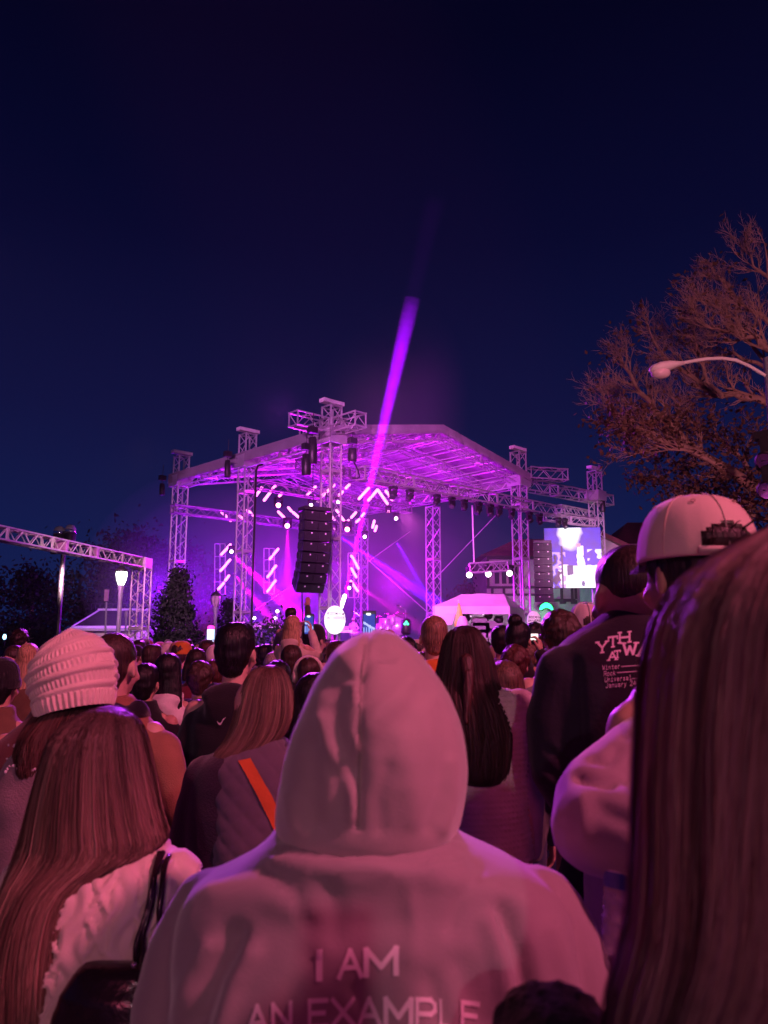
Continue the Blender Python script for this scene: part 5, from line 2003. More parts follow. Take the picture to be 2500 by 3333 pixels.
def crease(me, items, front=.25):
    n = len(me.vertices)
    co = np.empty(n * 3)
    no = np.empty(n * 3)
    me.vertices.foreach_get('co', co)
    me.vertices.foreach_get('normal', no)
    co, no = co.reshape(-1, 3), no.reshape(-1, 3)
    px = proj_px(co)
    tot = np.zeros(n)
    wt = np.clip((front - no[:, 1]) / .5, 0, 1)
    for poly, w_, dep in items:
        poly = np.array(poly, float)
        best = np.full(n, 1e9)
        for a, b in zip(poly[:-1], poly[1:]):
            ab = b - a
            t_ = np.clip(((px - a) @ ab) / (ab @ ab), 0, 1)
            d = np.hypot(*(px - (a + t_[:, None] * ab)).T)
            best = np.minimum(best, d)
        tot += dep * np.exp(-(best / w_) ** 2)
    co += no * (tot * wt)[:, None]
    me.vertices.foreach_set('co', co.ravel())
    me.update()
    return me


def bvh_of(me):
    return BVHTree.FromPolygons([v.co.copy() for v in me.vertices], [tuple(p.vertices) for p in me.polygons])


EYE = Vector((0, 0, CAM_Z))


def project_on(bvh, lift=.0015):
    def fn(p, extra=0.0):
        d = (Vector(p) - EYE).normalized()
        hit = bvh.ray_cast(EYE, d)
        if hit[0] is None:
            return Vector(p)
        return hit[0] + hit[1].normalized() * (lift + extra) * (1 if hit[1].dot(d) < 0 else -1)
    return fn


def px_text(name, parent, bvh, text, x, y, h, D, m_, slope=0.0, arc=None, wd=.68, gap=.3, sw=.18, serif=False, div=3):
    q_, _ = lettering(text, h, sw, wd, gap, serif)

    def frame(X, Y):
        px_ = x + X
        py_ = y - Y + slope * X
        if arc:
            py_ += arc[1] * ((px_ - arc[0]) / 400.0) ** 2
        return P(px_, py_, D)
    return put_text(name, q_, frame, m_, parent, div, proj=project_on(bvh))


def strand_material():
    m_ = bpy.data.materials.new('hair_strands')
    m_.use_nodes = True
    n, l = m_.node_tree.nodes, m_.node_tree.links
    b = n['Principled BSDF']
    at_ = n.new('ShaderNodeAttribute')
    at_.attribute_name = 'strand'
    l.new(at_.outputs['Color'], b.inputs['Base Color'])
    b.inputs['Roughness'].default_value = .55
    b.inputs['Specular IOR Level'].default_value = .3
    return m_


M_STRAND = strand_material()


def hair_rows(parent, rows, D, col, count, rnd, width=.0016, root=None, clumps=70, light=None, rg=None, wob=1.0, base_k=.965, tlen=(.72, 1.0), name='hair', front_keep=.45, spread=.35):
    if rg is None:
        rg = rows_rings(rows, D, 60, 64, .95)
    m_, n = rg.shape[:2]
    cen = rg.mean(1, keepdims=True)
    rs = np.random.RandomState(rnd)
    # clump relief shared by mass and strands
    def relief(phi, t_):
        return (np.sin(phi * 11 + 2.0 * np.sin(t_ * 3 + rnd)) * .5 + np.sin(phi * 23 + 3 * np.sin(t_ * 4 + 1.3 * rnd)) * .5 + .6 * np.sin(phi * 41 + 5 * np.sin(t_ * 2.2 + rnd))) * .003 * np.clip(t_ * 4, 0, 1)
    th = np.linspace(0, 2 * math.pi, n, endpoint=False)
    tt = np.linspace(0, 1, m_)
    k = base_k + relief(th[None, :], tt[:, None]) * 1.2
    base = cen + (rg - cen) * k[:, :, None]
    mb = MB()
    loft_rings(mb, base)
    bo = mb.build(name, M_HAIR, parent, True)
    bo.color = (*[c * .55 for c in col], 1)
    S = 22
    phi0 = rs.uniform(0, 2 * math.pi, count * 2)
    keep = (np.sin(phi0) < .15) | (rs.uniform(0, 1, count * 2) < front_keep)
    phi0 = phi0[keep][:count]
    N = len(phi0)
    cl = np.floor(phi0 / (2 * math.pi) * clumps)
    ccen = (cl + .5) / clumps * 2 * math.pi
    crn = rs.uniform(-1, 1, clumps + 1)
    crn2 = rs.uniform(-1, 1, clumps + 1)
    ci = cl.astype(int)
    t0 = rs.uniform(0, .12, N) ** 1.0
    t1 = rs.uniform(tlen[0], tlen[1], N) + .0
    t1 = np.minimum(1.0, t1 + crn[ci] * .04)
    u = np.linspace(0, 1, S)
    T = t0[:, None] + (t1 - t0)[:, None] * u[None, :]
    pull = spread + .35 * rs.uniform(0, 1, N)
    PH = phi0[:, None] + (rs.uniform(-1, 1, N) * .10)[:, None] * np.sin(T * 3.14 * rs.uniform(.5, 1.6, N)[:, None]) + (ccen - phi0)[:, None] * (pull[:, None] * T) + wob * (.05 * np.sin(T * 7 + crn[ci][:, None] * 9) + .03 * np.sin(T * 15 + rs.uniform(0, 6, N)[:, None])) * T
    K = .985 + relief(PH, T) * 1.6 + (crn2[ci] * .022)[:, None] * T + (rs.uniform(-.03, .028, N))[:, None]
    fly = rs.uniform(0, 1, N) < .025
    K = K + (fly * rs.uniform(0, .04, N))[:, None] * np.sin(T * 3.1)
    fi = (PH / (2 * math.pi) % 1.0) * n
    i0 = np.floor(fi).astype(int) % n
    i1 = (i0 + 1) % n
    fa = (fi - np.floor(fi))[..., None]
    gi = T * (m_ - 1)
    j0 = np.clip(np.floor(gi).astype(int), 0, m_ - 2)
    ga = (gi - j0)[..., None]
    pt_ = (rg[j0, i0] * (1 - fa) + rg[j0, i1] * fa) * (1 - ga) + (rg[j0 + 1, i0] * (1 - fa) + rg[j0 + 1, i1] * fa) * ga
    cc = cen[j0, 0] * (1 - ga) + cen[j0 + 1, 0] * ga
    pts = cc + (pt_ - cc) * K[..., None]
    tan = np.gradient(pts, axis=1)
    tan /= np.linalg.norm(tan, axis=2, keepdims=True) + 1e-9
    rad = pts - cc
    rad /= np.linalg.norm(rad, axis=2, keepdims=True) + 1e-9
    side = np.cross(tan, rad)
    side /= np.linalg.norm(side, axis=2, keepdims=True) + 1e-9
    tl = rs.uniform(-.9, .9, N)[:, None, None]
    side = side * np.cos(tl) + rad * np.sin(tl)
    wv = (width * rs.uniform(.6, 1.5, N)[:, None] * (1 - .75 * u[None, :] ** 3))[..., None]
    A = pts - side * wv / 2
    B = pts + side * wv / 2
    V = np.stack([A, B], 2).reshape(-1, 3)
    idx = np.arange(N)[:, None] * (S * 2) + np.arange(S - 1)[None, :] * 2
    Fq = np.stack([idx, idx + 1, idx + 3, idx + 2], -1).reshape(-1, 4)
    off_ = np.array(parent_loc(parent))
    me = bpy.data.meshes.new('strands')
    me.vertices.add(len(V))
    me.vertices.foreach_set('co', (V - off_).astype('f').ravel())
    me.loops.add(len(Fq) * 4)
    me.loops.foreach_set('vertex_index', Fq.ravel().astype('i'))
    me.polygons.add(len(Fq))
    me.polygons.foreach_set('loop_start', np.arange(0, len(Fq) * 4, 4, dtype='i'))
    me.update(calc_edges=True)
    me.polygons.foreach_set('use_smooth', [True] * len(Fq))
    br1 = .82 + .28 * rs.uniform(0, 1, N) + (rs.uniform(0, 1, N) < .10) * .35
    lockf = .5 * np.sin(PH * 7 + rnd + 1.2 * np.sin(T * 4)) + .35 * np.sin(PH * 17 + 2 * np.sin(T * 3 + rnd)) + .3 * (crn[ci])[:, None]
    br = br1[:, None] * (1 + .55 * lockf)
    c0 = np.array(col)
    rc0 = np.array(root if root is not None else [x * .6 for x in col])
    tm = np.clip(T * 3.2, 0, 1)[..., None]
    C = (rc0[None, None] * (1 - tm) + c0[None, None] * tm) * np.clip(br, .22, 2.2)[:, :, None]
    if light is not None:
        lt = (rs.uniform(0, 1, N) < light[1])[:, None, None]
        C = np.where(lt, C * .4 + np.array(light[0]) * .6 * tm + C * .2 * (1 - tm), C)
    C = np.repeat(C, 2, axis=1).reshape(-1, 3)
    at_ = me.color_attributes.new('strand', 'FLOAT_COLOR', 'POINT')
    at_.data.foreach_set('color', np.concatenate([C, np.ones((len(C), 1))], 1).astype('f').ravel())
    me.materials.append(M_STRAND)
    so_ = link('hair_strands', me, bo)
    kind(so_, 'stuff')
    return bo


def garment(name, mb, parent, color, voxel=.008, amp=.006, seed=0.0, m_=None, creases=None, smooth=3, extra=None, zs=7.0, xs=3.5):
    me = fuse(mb, voxel, smooth, .5)
    if amp:
        displace(me, fold_fn(amp, seed, zs, xs))
        displace(me, fold_fn(.0011, seed + 7, 26, 17))
    if creases:
        crease(me, creases)
    if extra:
        displace(me, extra)
    bv = bvh_of(me)
    off_ = parent_loc(parent)
    me.transform(Matrix.Translation(-off_))
    me.materials.append(m_ or M_CLOTH)
    o = link(name, me, parent)
    o.color = (*color, 1)
    return o, bv


def base_body(root, height, yaw=0.0, skin=0, pose='tuck', shift=(0, 0), trouser='navy', slim=1.0):
    s = height / 1.735
    o = child('body', tpl('body_' + pose, body_mesh, pose), root, SKINS[skin])
    t_ = child('trousers', tpl('trousers', trousers_mesh), root, CC[trouser])
    h_ = child('shoes', tpl('shoes', shoes_mesh), root)
    for q in (o, t_, h_):
        q.scale = (s * slim, s * slim, s)
        q.rotation_euler = (0, 0, yaw)
        q.location = (shift[0], shift[1], 0)
    return o


# fleece material with a soft nap, for the near garments
M_FLEECE = mat('fleece', (.5, .5, .5), .95, 0, .05, 5, .12, 420, spec=.1, sheen=.5, objcol=True)
M_PRINT = mat('pink_white_print', (.88, .80, .84), .55, 0, .06, 30)

# ---- 1. the hooded figure in the middle ------------------------------------------------
DH = 1.10
c = P(1215, 2700, DH)
hp = thing('person', 'person in pale hoodie with hood up, lettered back reading I AM AN EXAMPLE', 'person', (c.x, c.y, 0))
base_body(hp, 1.545, 0, 1, 'tuck', (0, .05), 'black', .96)
hood_rows = [(2048, 1222, 1246, .02, .03), (2053, 1196, 1268, .05, .03), (2066, 1158, 1296, .075, .03), (2088, 1122, 1322, .10, .025), (2125, 1079, 1366, .125, .02), (2197, 1032, 1424, .15, .01), (2269, 1000, 1464, .163, 0), (2342, 974, 1494, .168, 0),
             (2414, 943, 1512, .168, 0), (2486, 925, 1519, .162, 0), (2559, 911, 1517, .155, 0), (2631, 900, 1508, .148, 0), (2680, 897, 1494, .142, 0), (2712, 908, 1470, .135, .0), (2735, 930, 1445, .12, .01)]
mb = MB()
loft_rings(mb, rows_rings(hood_rows, DH, 60, 72, .93))
hood_cr = [
    ([(1205, 2045), (1188, 2100), (1180, 2160), (1175, 2240), (1172, 2330), (1168, 2460), (1166, 2580), (1163, 2700)], 7, -.0065),
    ([(1188, 2120), (1176, 2260), (1170, 2420), (1165, 2560), (1163, 2700)], 30, -.004),
    ([(1152, 2135), (1130, 2150)], 34, .010), ([(1108, 2190), (1150, 2205), (1178, 2195)], 12, -.006),
    ([(1235, 2120), (1270, 2140)], 26, -.008), ([(1225, 2165), (1290, 2158)], 16, .004),
    ([(1152, 2230), (1166, 2300)], 14, .006),
    ([(1090, 2230), (1078, 2330), (1090, 2430), (1120, 2510)], 42, -.013),
    ([(1120, 2540), (1100, 2640), (1060, 2690)], 50, -.012),
    ([(1046, 2340), (1062, 2420), (1105, 2510), (1140, 2590), (1145, 2660)], 20, .010),
    ([(1010, 2420), (1020, 2560), (1010, 2680)], 30, -.008),
    ([(945, 2600), (960, 2690)], 26, .008),
    ([(1158, 2400), (1160, 2440)], 9, .006),
    ([(1390, 2250), (1320, 2340), (1240, 2420), (1190, 2470)], 34, -.007),
    ([(1330, 2220), (1250, 2300), (1200, 2360)], 30, .006),
    ([(1440, 2300), (1455, 2440), (1440, 2600), (1400, 2690)], 26, -.006),
    ([(1300, 2400), (1340, 2520), (1350, 2660)], 40, .005),
    ([(1260, 2500), (1230, 2600), (1240, 2700)], 22, -.004),
    ([(1480, 2480), (1475, 2600), (1450, 2700)], 18, .006),
]
hood_cr = [(a_, b_ * 1.12, c_ * (.72 if b_ > 12 else 1.0)) for a_, b_, c_ in hood_cr]
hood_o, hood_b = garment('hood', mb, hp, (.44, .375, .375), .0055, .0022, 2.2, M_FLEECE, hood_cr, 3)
# seam tape of the hood
pts = [(1188, 2100), (1180, 2160), (1175, 2240), (1172, 2330), (1168, 2460), (1166, 2580), (1164, 2690)]
fn = project_on(hood_b, .0008)
seam = MB()
pp = []
for i in range(60):
    t_ = i / 59 * (len(pts) - 1)
    a = min(int(t_), len(pts) - 2)
    x = pts[a][0] + (pts[a + 1][0] - pts[a][0]) * (t_ - a)
    y = pts[a][1] + (pts[a + 1][1] - pts[a][1]) * (t_ - a)
    pp.append(fn(P(x, y, DH)))
seam.tube(pp, .0014, 5)
so_ = seam.build('seam', M_FLEECE, hood_o)
so_.color = (.3, .26, .25, 1)

body_rows = [(2694, 900, 1484, .140, .0), (2704, 890, 1494, .150, .0), (2722, 884, 1502, .153, .0), (2750, 866, 1540, .152, .0), (2775, 822, 1600, .15, .005), (2797, 789, 1648, .152, .01), (2848, 681, 1728, .158, .015), (2880, 640, 1780, .16, .02), (2925, 596, 1824, .165, .02),
             (3000, 572, 1858, .168, .02), (3166, 556, 1880, .17, .02), (3400, 580, 1850, .165, .02), (3800, 690, 1750, .165, .02), (4300, 720, 1720, .16, .02)]
mb = MB()
loft_rings(mb, rows_rings(body_rows, DH, 70, 72, .86))
for sx, pth in ((-1, [(690, 2975), (640, 3120), (600, 3290), (585, 3500), (640, 3900)]), (1, [(1750, 2975), (1806, 3110), (1852, 3270), (1865, 3500), (1800, 3900)])):
    pp = [P(x, y, DH + .045 + (.03 * i if i > 2 else 0)) for i, (x, y) in enumerate(pth)]
    for a, b, r0, r1 in zip(pp[:-1], pp[1:], (.062, .07, .072, .066), (.07, .072, .066, .055)):
        mb.caps(a, b, r0, r1, 18)
body_cr = [
    ([(895, 2770), (1000, 2778), (1190, 2782)], 7, -.005), ([(905, 2745), (1180, 2760), (1500, 2738)], 16, .004), ([(905, 2712), (1180, 2722), (1480, 2702)], 9, .006), ([(895, 2742), (1180, 2752), (1500, 2732)], 7, -.006),
    ([(900, 2800), (1060, 2830), (1180, 2820), (1330, 2840), (1500, 2800)], 20, .004), ([(1250, 2790), (1350, 2812), (1480, 2790)], 10, -.004), ([(860, 2840), (960, 2900), (1000, 3000)], 26, -.004),
    ([(1560, 2830), (1500, 2920), (1470, 3020)], 24, -.005), ([(1050, 2860), (1100, 2960), (1090, 3060)], 30, -.003), ([(1330, 2880), (1350, 3020), (1330, 3120)], 26, .004),
    ([(640, 3333), (690, 3180), (760, 3050)], 40, -.016), ([(575, 3333), (610, 3200), (680, 3080)], 30, .008), ([(720, 3333), (760, 3200), (820, 3100)], 34, .009),
    ([(1640, 2960), (1700, 3110), (1742, 3333)], 30, -.018), ([(1590, 3000), (1640, 3160), (1665, 3333)], 34, .010), ([(1800, 3020), (1850, 3180), (1890, 3333)], 34, .006),
    ([(700, 2890), (860, 2900), (1000, 2960)], 60, .006), ([(1400, 2850), (1560, 2880), (1700, 2940)], 46, .006), ([(1500, 3150), (1560, 3333)], 50, -.006),
    ([(900, 3333), (950, 3220), (1010, 3130)], 36, -.007), ([(1150, 3230), (1180, 3333)], 30, -.008), ([(1400, 3200), (1440, 3333)], 40, -.006),
]
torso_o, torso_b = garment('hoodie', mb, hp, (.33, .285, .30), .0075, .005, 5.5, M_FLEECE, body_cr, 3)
px_text('lettering', hp, torso_b, 'I', 1002, 3186, 86, .96, M_PRINT, -.06, wd=.9, sw=.26)
px_text('lettering', hp, torso_b, 'A', 1104, 3180, 84, .96, M_PRINT, -.07, wd=.86, sw=.20, div=4)
px_text('lettering', hp, torso_b, 'M', 1192, 3174, 84, .96, M_PRINT, -.06, wd=1.16, sw=.19, div=4)
xx_ = 808
for ch_, w_ in (('A', 62), ('N', 60), (' ', 22), ('E', 56), ('X', 66), ('A', 68), ('M', 82), ('P', 58), ('L', 50), ('E', 54)):
    if ch_ != ' ':
        k_ = w_ / 84
        px_text('lettering', hp, torso_b, ch_, xx_, 3333, 84, .96, M_PRINT, 0, (1230, 26), wd=k_, sw=.2, div=4)
    xx_ += w_ + 19

# ---- 2. very near long haired woman at right -------------------------------------------
DW = .62
c = P(2640, 2500, DW)
w2 = thing('person', 'out of focus woman with long auburn brown hair filling the right edge', 'person', (c.x + .02, c.y, 0))
base_body(w2, 1.66, R(60), 1, 'tuck', (0.04, 0.02), 'black', .9)
rows2 = [(1672, 2600, 2660, .02), (1690, 2545, 2720, .05), (1718, 2490, 2790, .07), (1750, 2425, 2840, .085), (1800, 2340, 2900, .1), (1850, 2264, 2950, .108), (1915, 2209, 2990, .115), (1988, 2164, 3020, .12),
         (2070, 2138, 3040, .125), (2192, 2118, 3050, .125), (2395, 2098, 3060, .12), (2560, 2091, 3070, .115), (2800, 2086, 3080, .11), (2953, 2076, 3090, .108), (3074, 2056, 3095, .105), (3164, 2030, 3100, .1), (3285, 1994, 3100, .1), (3500, 1960, 3100, .09), (3900, 2010, 3000, .07)]
hair_rows(w2, rows2, DW, (.24, .14, .145), 7500, 3, .0011, clumps=60, light=((.34, .2, .17), .2), wob=1.3)
mb = MB()
mb.loft([[(c.x + .06 + a * math.cos(t_), c.y + .06 + b * math.sin(t_), z_) for t_ in [2 * math.pi * k / 28 for k in range(28)]] for z_, a, b in ((.85, .14, .17), (1.05, .13, .16), (1.2, .14, .18), (1.3, .13, .18), (1.36, .09, .12), (1.4, .06, .07))])
garment('sweater', mb, w2, (.08, .03, .04), .014, .006, 1.0)

# ---- 3. man with cream cap ----------------------------------------------------------------
DC = 1.42
q = P(2241, 1609, DC)
cm = thing('person', 'man in cream baseball cap and pale sweatshirt, seen from behind facing left', 'person', (q.x, q.y, 0))
hgt = q.z
sC = hgt / 1.741
yC = R(20)
base_body(cm, hgt * 1.735 / 1.741, yC, 4, 'tuck', (0, 0), 'black', .94)


def at_head(o, s, yaw, tilt=0.0, shift=(0, 0, 0)):
    o.scale = (s, s, s)
    o.rotation_euler = (0, tilt, yaw)
    o.location = shift
    return o


cp_ = at_head(child('cap', tpl('cap', cap_mesh), cm, (.74, .63, .52), M_FLEECE), sC * 1.04, R(4), 0, (0, 0, -.052))
cp_.scale = (sC * 1.04, sC * 1.04, sC * 1.04 * .84)
cp_.location = (0, 0, -.060 + 1.615 * sC * 1.04 * .16)
br_ = child('brim', tpl('brim', brim_mesh), cp_, (.03, .025, .05))
btn = MB().ell((0, -.014, 1.742), (.009, .009, .005), 10, 6)
for k in range(6):
    th = k * math.pi / 3 + math.pi / 6
    btn.tube([(.0925 * math.cos(th) * math.cos(i / 10 * math.pi / 2) ** .62, .1085 * math.sin(th) * math.cos(i / 10 * math.pi / 2) ** .62 - .014, 1.616 + .1255 * math.sin(i / 10 * math.pi / 2)) for i in range(10)], .0011, 4, False)
o = btn.build('stitching', M_FLEECE, cp_, world=False)
o.color = (.6, .48, .4, 1)
for k in range(6):
    th = k * math.pi / 3
    t_ = .95
    x, y, z_ = .0925 * math.cos(th) * math.cos(t_) ** .62, .1085 * math.sin(th) * math.cos(t_) ** .62 - .014, 1.617 + .125 * math.sin(t_)
    nn = Vector((x, y + .014, (z_ - 1.66))).normalized()
    rot = nn.to_track_quat('Z', 'Y').to_matrix()
    e_ = MB()
    ring = [Vector((.0036 * math.cos(a), .0036 * math.sin(a), .0008)) for a in np.linspace(0, 2 * math.pi, 13)]
    e_.tube([Vector((x, y, z_)) + rot @ v for v in ring], .001, 5, False)
    o = e_.build('eyelet', M_FLEECE, cp_, world=False)
    o.color = (.5, .38, .3, 1)
st_ = MB()
st_.tube([(-.044, -.112, 1.622), (-.02, -.1205, 1.621), (0, -.1215, 1.621), (.02, -.1205, 1.621), (.044, -.112, 1.622)], .0065, 8)
o = st_.build('strap', M_FLEECE, cp_, world=False)
o.color = (.66, .56, .48, 1)
hr = at_head(child('hair', tpl('hair_short', hair_mesh, 'short'), cm, (.012, .009, .012)), sC * .985, yC, 0, (0, 0, 0))
# wisps of hair through the cap opening
ws = MB()
rw = random.Random(4)
for i in range(9):
    a = rw.uniform(-.9, .9)
    p0 = Vector((a * .04, -.108, 1.64 + rw.uniform(-.014, .03)))
    p1 = p0 + Vector((a * .012, -.02, .012))
    p2 = p1 + Vector((a * .02, -.012, rw.uniform(-.012, .004)))
    p2 = p1.lerp(p2, .45)
    ws.tube([p0, p1, p2], [.002, .0016, .0006], 4, False)
ws.ell((0, -.088, 1.643), (.046, .036, .034), 18, 12)
o = ws.build('hair_wisps', M_HAIR, cp_, world=False)
o.color = (.02, .012, .012, 1)
kind(o, 'stuff')
rows3 = [(2080, 2190, 2330, .07, .02), (2120, 2170, 2370, .09, .02), (2170, 2140, 2450, .11, .02), (2240, 2110, 2560, .13, .02), (2350, 2080, 2640, .14, .03), (2600, 1990, 2660, .15, .05), (2850, 1950, 2650, .15, .07), (3333, 1925, 2640, .15, .08), (3700, 1960, 2600, .15, .08)]
mb = MB()
loft_rings(mb, rows_rings(rows3, DC + .05, 50, 56, .9))
s0, s1, s2, s3 = P(2235, 2365, 1.42), P(1956, 2608, 1.25), P(1948, 2690, 1.2), P(2130, 2740, 1.12)
mb.caps(s0, s1, .088, .070, 20)
mb.caps(s1, s2, .070, .068, 20)
mb.caps(s2, s3, .070, .062, 20)
garment('sweatshirt', mb, cm, (.34, .29, .31), .008, .006, 8.0, M_FLEECE,
        [([(1885, 2531), (1990, 2545)], 16, -.014), ([(1925, 2470), (1975, 2480), (2010, 2440)], 14, -.008), ([(2000, 2350), (2040, 2400)], 14, -.006), ([(1900, 2600), (1905, 2720)], 22, .005), ([(1960, 2640), (2060, 2680)], 30, -.006), ([(2080, 2500), (2140, 2560)], 30, -.006)])
# water bottle
DBt = 1.14
b0, b1 = P(2046, 2790, DBt), P(2034, 3112, DBt - .02)
bt = thing('water_bottle', 'clear plastic water bottle with blue label tucked under the pale sleeve', 'bottle', b0)
M_PET = mat('clear_plastic', (.75, .7, .75), .05, 0, .03, 8, alpha=.42, spec=1.0)
ax = (b1 - b0)
L = ax.length
axn = ax.normalized()
mb = MB()
prof = [(.0, .012), (.06, .013), (.07, .021), (.16, .031)]
pts, rr = [], []
for k in range(46):
    t_ = k / 45
    r_ = np.interp(t_, [0, .04, .1, .2, .3, .94, 1], [.014, .024, .030, .0315, .031, .031, .024])
    if t_ > .3:
        r_ += .0012 * math.sin(t_ * 60)
    pts.append(b0 - axn * .05 + axn * (L + .05) * t_)
    rr.append(r_)
mb.tube(pts, rr, 28)
mb.build('bottle_wall', M_PET, bt, True)
mb = MB()
mb.tube([b0 + axn * (.004 + .037 * k / 5) for k in range(6)], [.0325] * 6, 28, False)
mb.build('label', mat('blue_label', (.05, .07, .35), .3, 0, .15, 30), bt, True)
mb = MB()
mb.tube([b0 + axn * .018, b0 + axn * .021], [.0329, .0329], 28, False)
mb.build('label_stripe', M_PRINT, bt, True)
mb = MB()
rw = random.Random(8)
for k in range(70):
    t_ = rw.uniform(.3, .98)
    a = rw.uniform(0, 6.28)
    c = b0 + axn * L * t_
    mb.ell(c + Vector((math.cos(a) * .0312, math.sin(a) * .0312, 0)), (rw.uniform(.0012, .0026),) * 3, 6, 4)
kind(mb.build('water_drops', M_CHROME, bt, True), 'stuff')

# ---- 4. big man in black shirt with printed back ---------------------------------------------
DM = 1.98
q = P(2032, 1762, DM)
bm_ = thing('person', 'broad man with shaved head in black long sleeve shirt printed YTH AT WAR', 'person', (q.x, q.y, 0))
base_body(bm_, q.z, R(12), 4, 'tuck', (0, 0), 'black', 1.0)
at_head(child('hair', tpl('hair_fade', hair_mesh, 'fade'), bm_, (.03, .018, .017)), q.z / 1.735, R(12))
rows4 = [(1985, 1975, 2088, .065, .0), (2003, 1962, 2100, .075, .0), (2020, 1938, 2130, .085, .0), (2043, 1903, 2165, .1, 0), (2077, 1848, 2220, .12, 0), (2120, 1812, 2255, .135, 0), (2163, 1790, 2275, .145, 0), (2226, 1775, 2290, .15, 0), (2308, 1768, 2296, .15, 0),
         (2450, 1800, 2265, .15, 0), (2700, 1815, 2250, .15, 0), (2950, 1820, 2245, .15, 0)]
mb = MB()
loft_rings(mb, rows_rings(rows4, DM, 60, 64, .88))
for sx, pth in ((-1, [(1832, 2190), (1798, 2350), (1800, 2500), (1870, 2640)]), (1, [(2232, 2190), (2262, 2350), (2260, 2500), (2180, 2640)])):
    pp = [P(x, y, DM - .02 + (.05 if i == 3 else 0)) for i, (x, y) in enumerate(pth)]
    for a, b, r0, r1 in zip(pp[:-1], pp[1:], (.066, .066, .06), (.066, .06, .05)):
        mb.caps(a, b, r0, r1, 16)
_, shirt_b = garment('shirt', mb, bm_, (.018, .016, .028), .009, .005, 4.0, M_CLOTH_SM, [([(1850, 2480), (1780, 2440)], 12, -.008), ([(1870, 2160), (1880, 2400)], 22, -.012), ([(1840, 2545), (1770, 2500)], 12, -.008)])


def c5(x, y):
    return 1300 + x * .4822, 1850 + y * .4822


for ch_, x, y, h, w_, sl in (('Y', 1338, 573, 34, .9, -.12), ('T', 1412, 535, 32, .9, -.12), ('H', 1488, 505, 33, .95, -.1), ('A', 1412, 622, 25, 1.0, -.12), ('T', 1452, 606, 22, .85, -.12), ('W', 1512, 582, 36, 1.15, -.03), ('A', 1610, 590, 36, .95, .05), ('R', 1700, 600, 35, .9, .1)):
    x_, y_ = c5(x, y)
    px_text('lettering', bm_, shirt_b, ch_, x_, y_, h, DM - .15, M_PRINT, sl, wd=w_, sw=.2, serif=True, div=1)
for txt, x, y, lx, ll in (('Winter', 1372, 686, 1497, 170), ('Rock', 1382, 727, 1467, 162), ('Universal', 1388, 767, 1566, 110), ('January 24', 1395, 806, None, 0)):
    x_, y_ = c5(x, y)
    px_text('lettering', bm_, shirt_b, txt, x_, y_, 14.5, DM - .15, M_PRINT, -.09, wd=.50, gap=.17, sw=.15, div=1)
    if lx:
        a = c5(lx, y - 20)
        q_ = [[(0, 0), (ll * .482, 0), (ll * .482, 2.2), (0, 2.2)]]
        put_text('underline', q_, lambda X, Y, a=a: P(a[0] + X, a[1] - Y - .07 * X, DM - .15), M_PRINT, bm_, 6, proj=project_on(shirt_b))
for txt, x, y, h in (('th', 1636, 698, 14), ('th', 1580, 783, 8), ('-2', 1604, 790, 13)):
    x_, y_ = c5(x, y)
    px_text('lettering', bm_, shirt_b, txt, x_, y_, h, DM - .15, M_PRINT, -.09, wd=.50, gap=.17, sw=.16, div=1)

# ---- 5. woman with dark half-up hair -------------------------------------------------------------
D5 = 2.3
c = P(1520, 2040, D5)
w5 = thing('person', 'woman with dark half tied hair and pale waffle knit jacket right of the hood', 'person', (c.x, c.y, 0))
base_body(w5, c.z - .01, R(-8), 1, 'tuck', (0, 0), 'black', .95)
rows5 = [(2036, 1500, 1532, .02), (2041, 1478, 1550, .045), (2057, 1457, 1564, .07), (2091, 1441, 1585, .09), (2130, 1432, 1599, .1), (2163, 1426, 1609, .105), (2212, 1416, 1619, .105), (2260, 1405, 1638, .135), (2308, 1400, 1664, .150), (2380, 1400, 1682, .160), (2428, 1406, 1680, .165), (2480, 1415, 1672, .168), (2510, 1430, 1660, .168), (2528, 1460, 1640, .16)]
hair_rows(w5, rows5, D5, (.04, .020, .020), 3600, 9, .0024, clumps=90, light=((.16, .05, .04), .08), wob=1.4, tlen=(.62, 1.0))
# gathered half-up tail with clip
mb = MB()
mb.caps(P(1518, 2150, D5 - .098), P(1525, 2195, D5 - .112), .020, .017, 14)
mb.caps(P(1525, 2195, D5 - .115), P(1518, 2350, D5 - .150), .018, .008, 12)
o = mb.build('hair_tail', M_HAIR, w5, True)
o.color = (.06, .022, .02, 1)
rows5b = [(2215, 1462, 1580, .06, 0), (2238, 1430, 1630, .08, 0), (2258, 1395, 1690, .1, 0), (2284, 1360, 1716, .115, 0), (2322, 1345, 1726, .12, 0), (2404, 1340, 1725, .125, 0), (2537, 1340, 1716, .13, 0), (2652, 1330, 1722, .135, 0), (2740, 1320, 1730, .14, 0), (2782, 1316, 1734, .14, 0)]
mb = MB()
loft_rings(mb, rows_rings(rows5b, D5, 50, 60, .86))


def waffle(co, n):
    if n.y > .3:
        return co
    a = math.sin(co.x * 520) * math.sin(co.z * 420 + (1.57 if int(co.x * 520 / math.pi) % 2 else 0))
    return co + n * (.0048 * a)


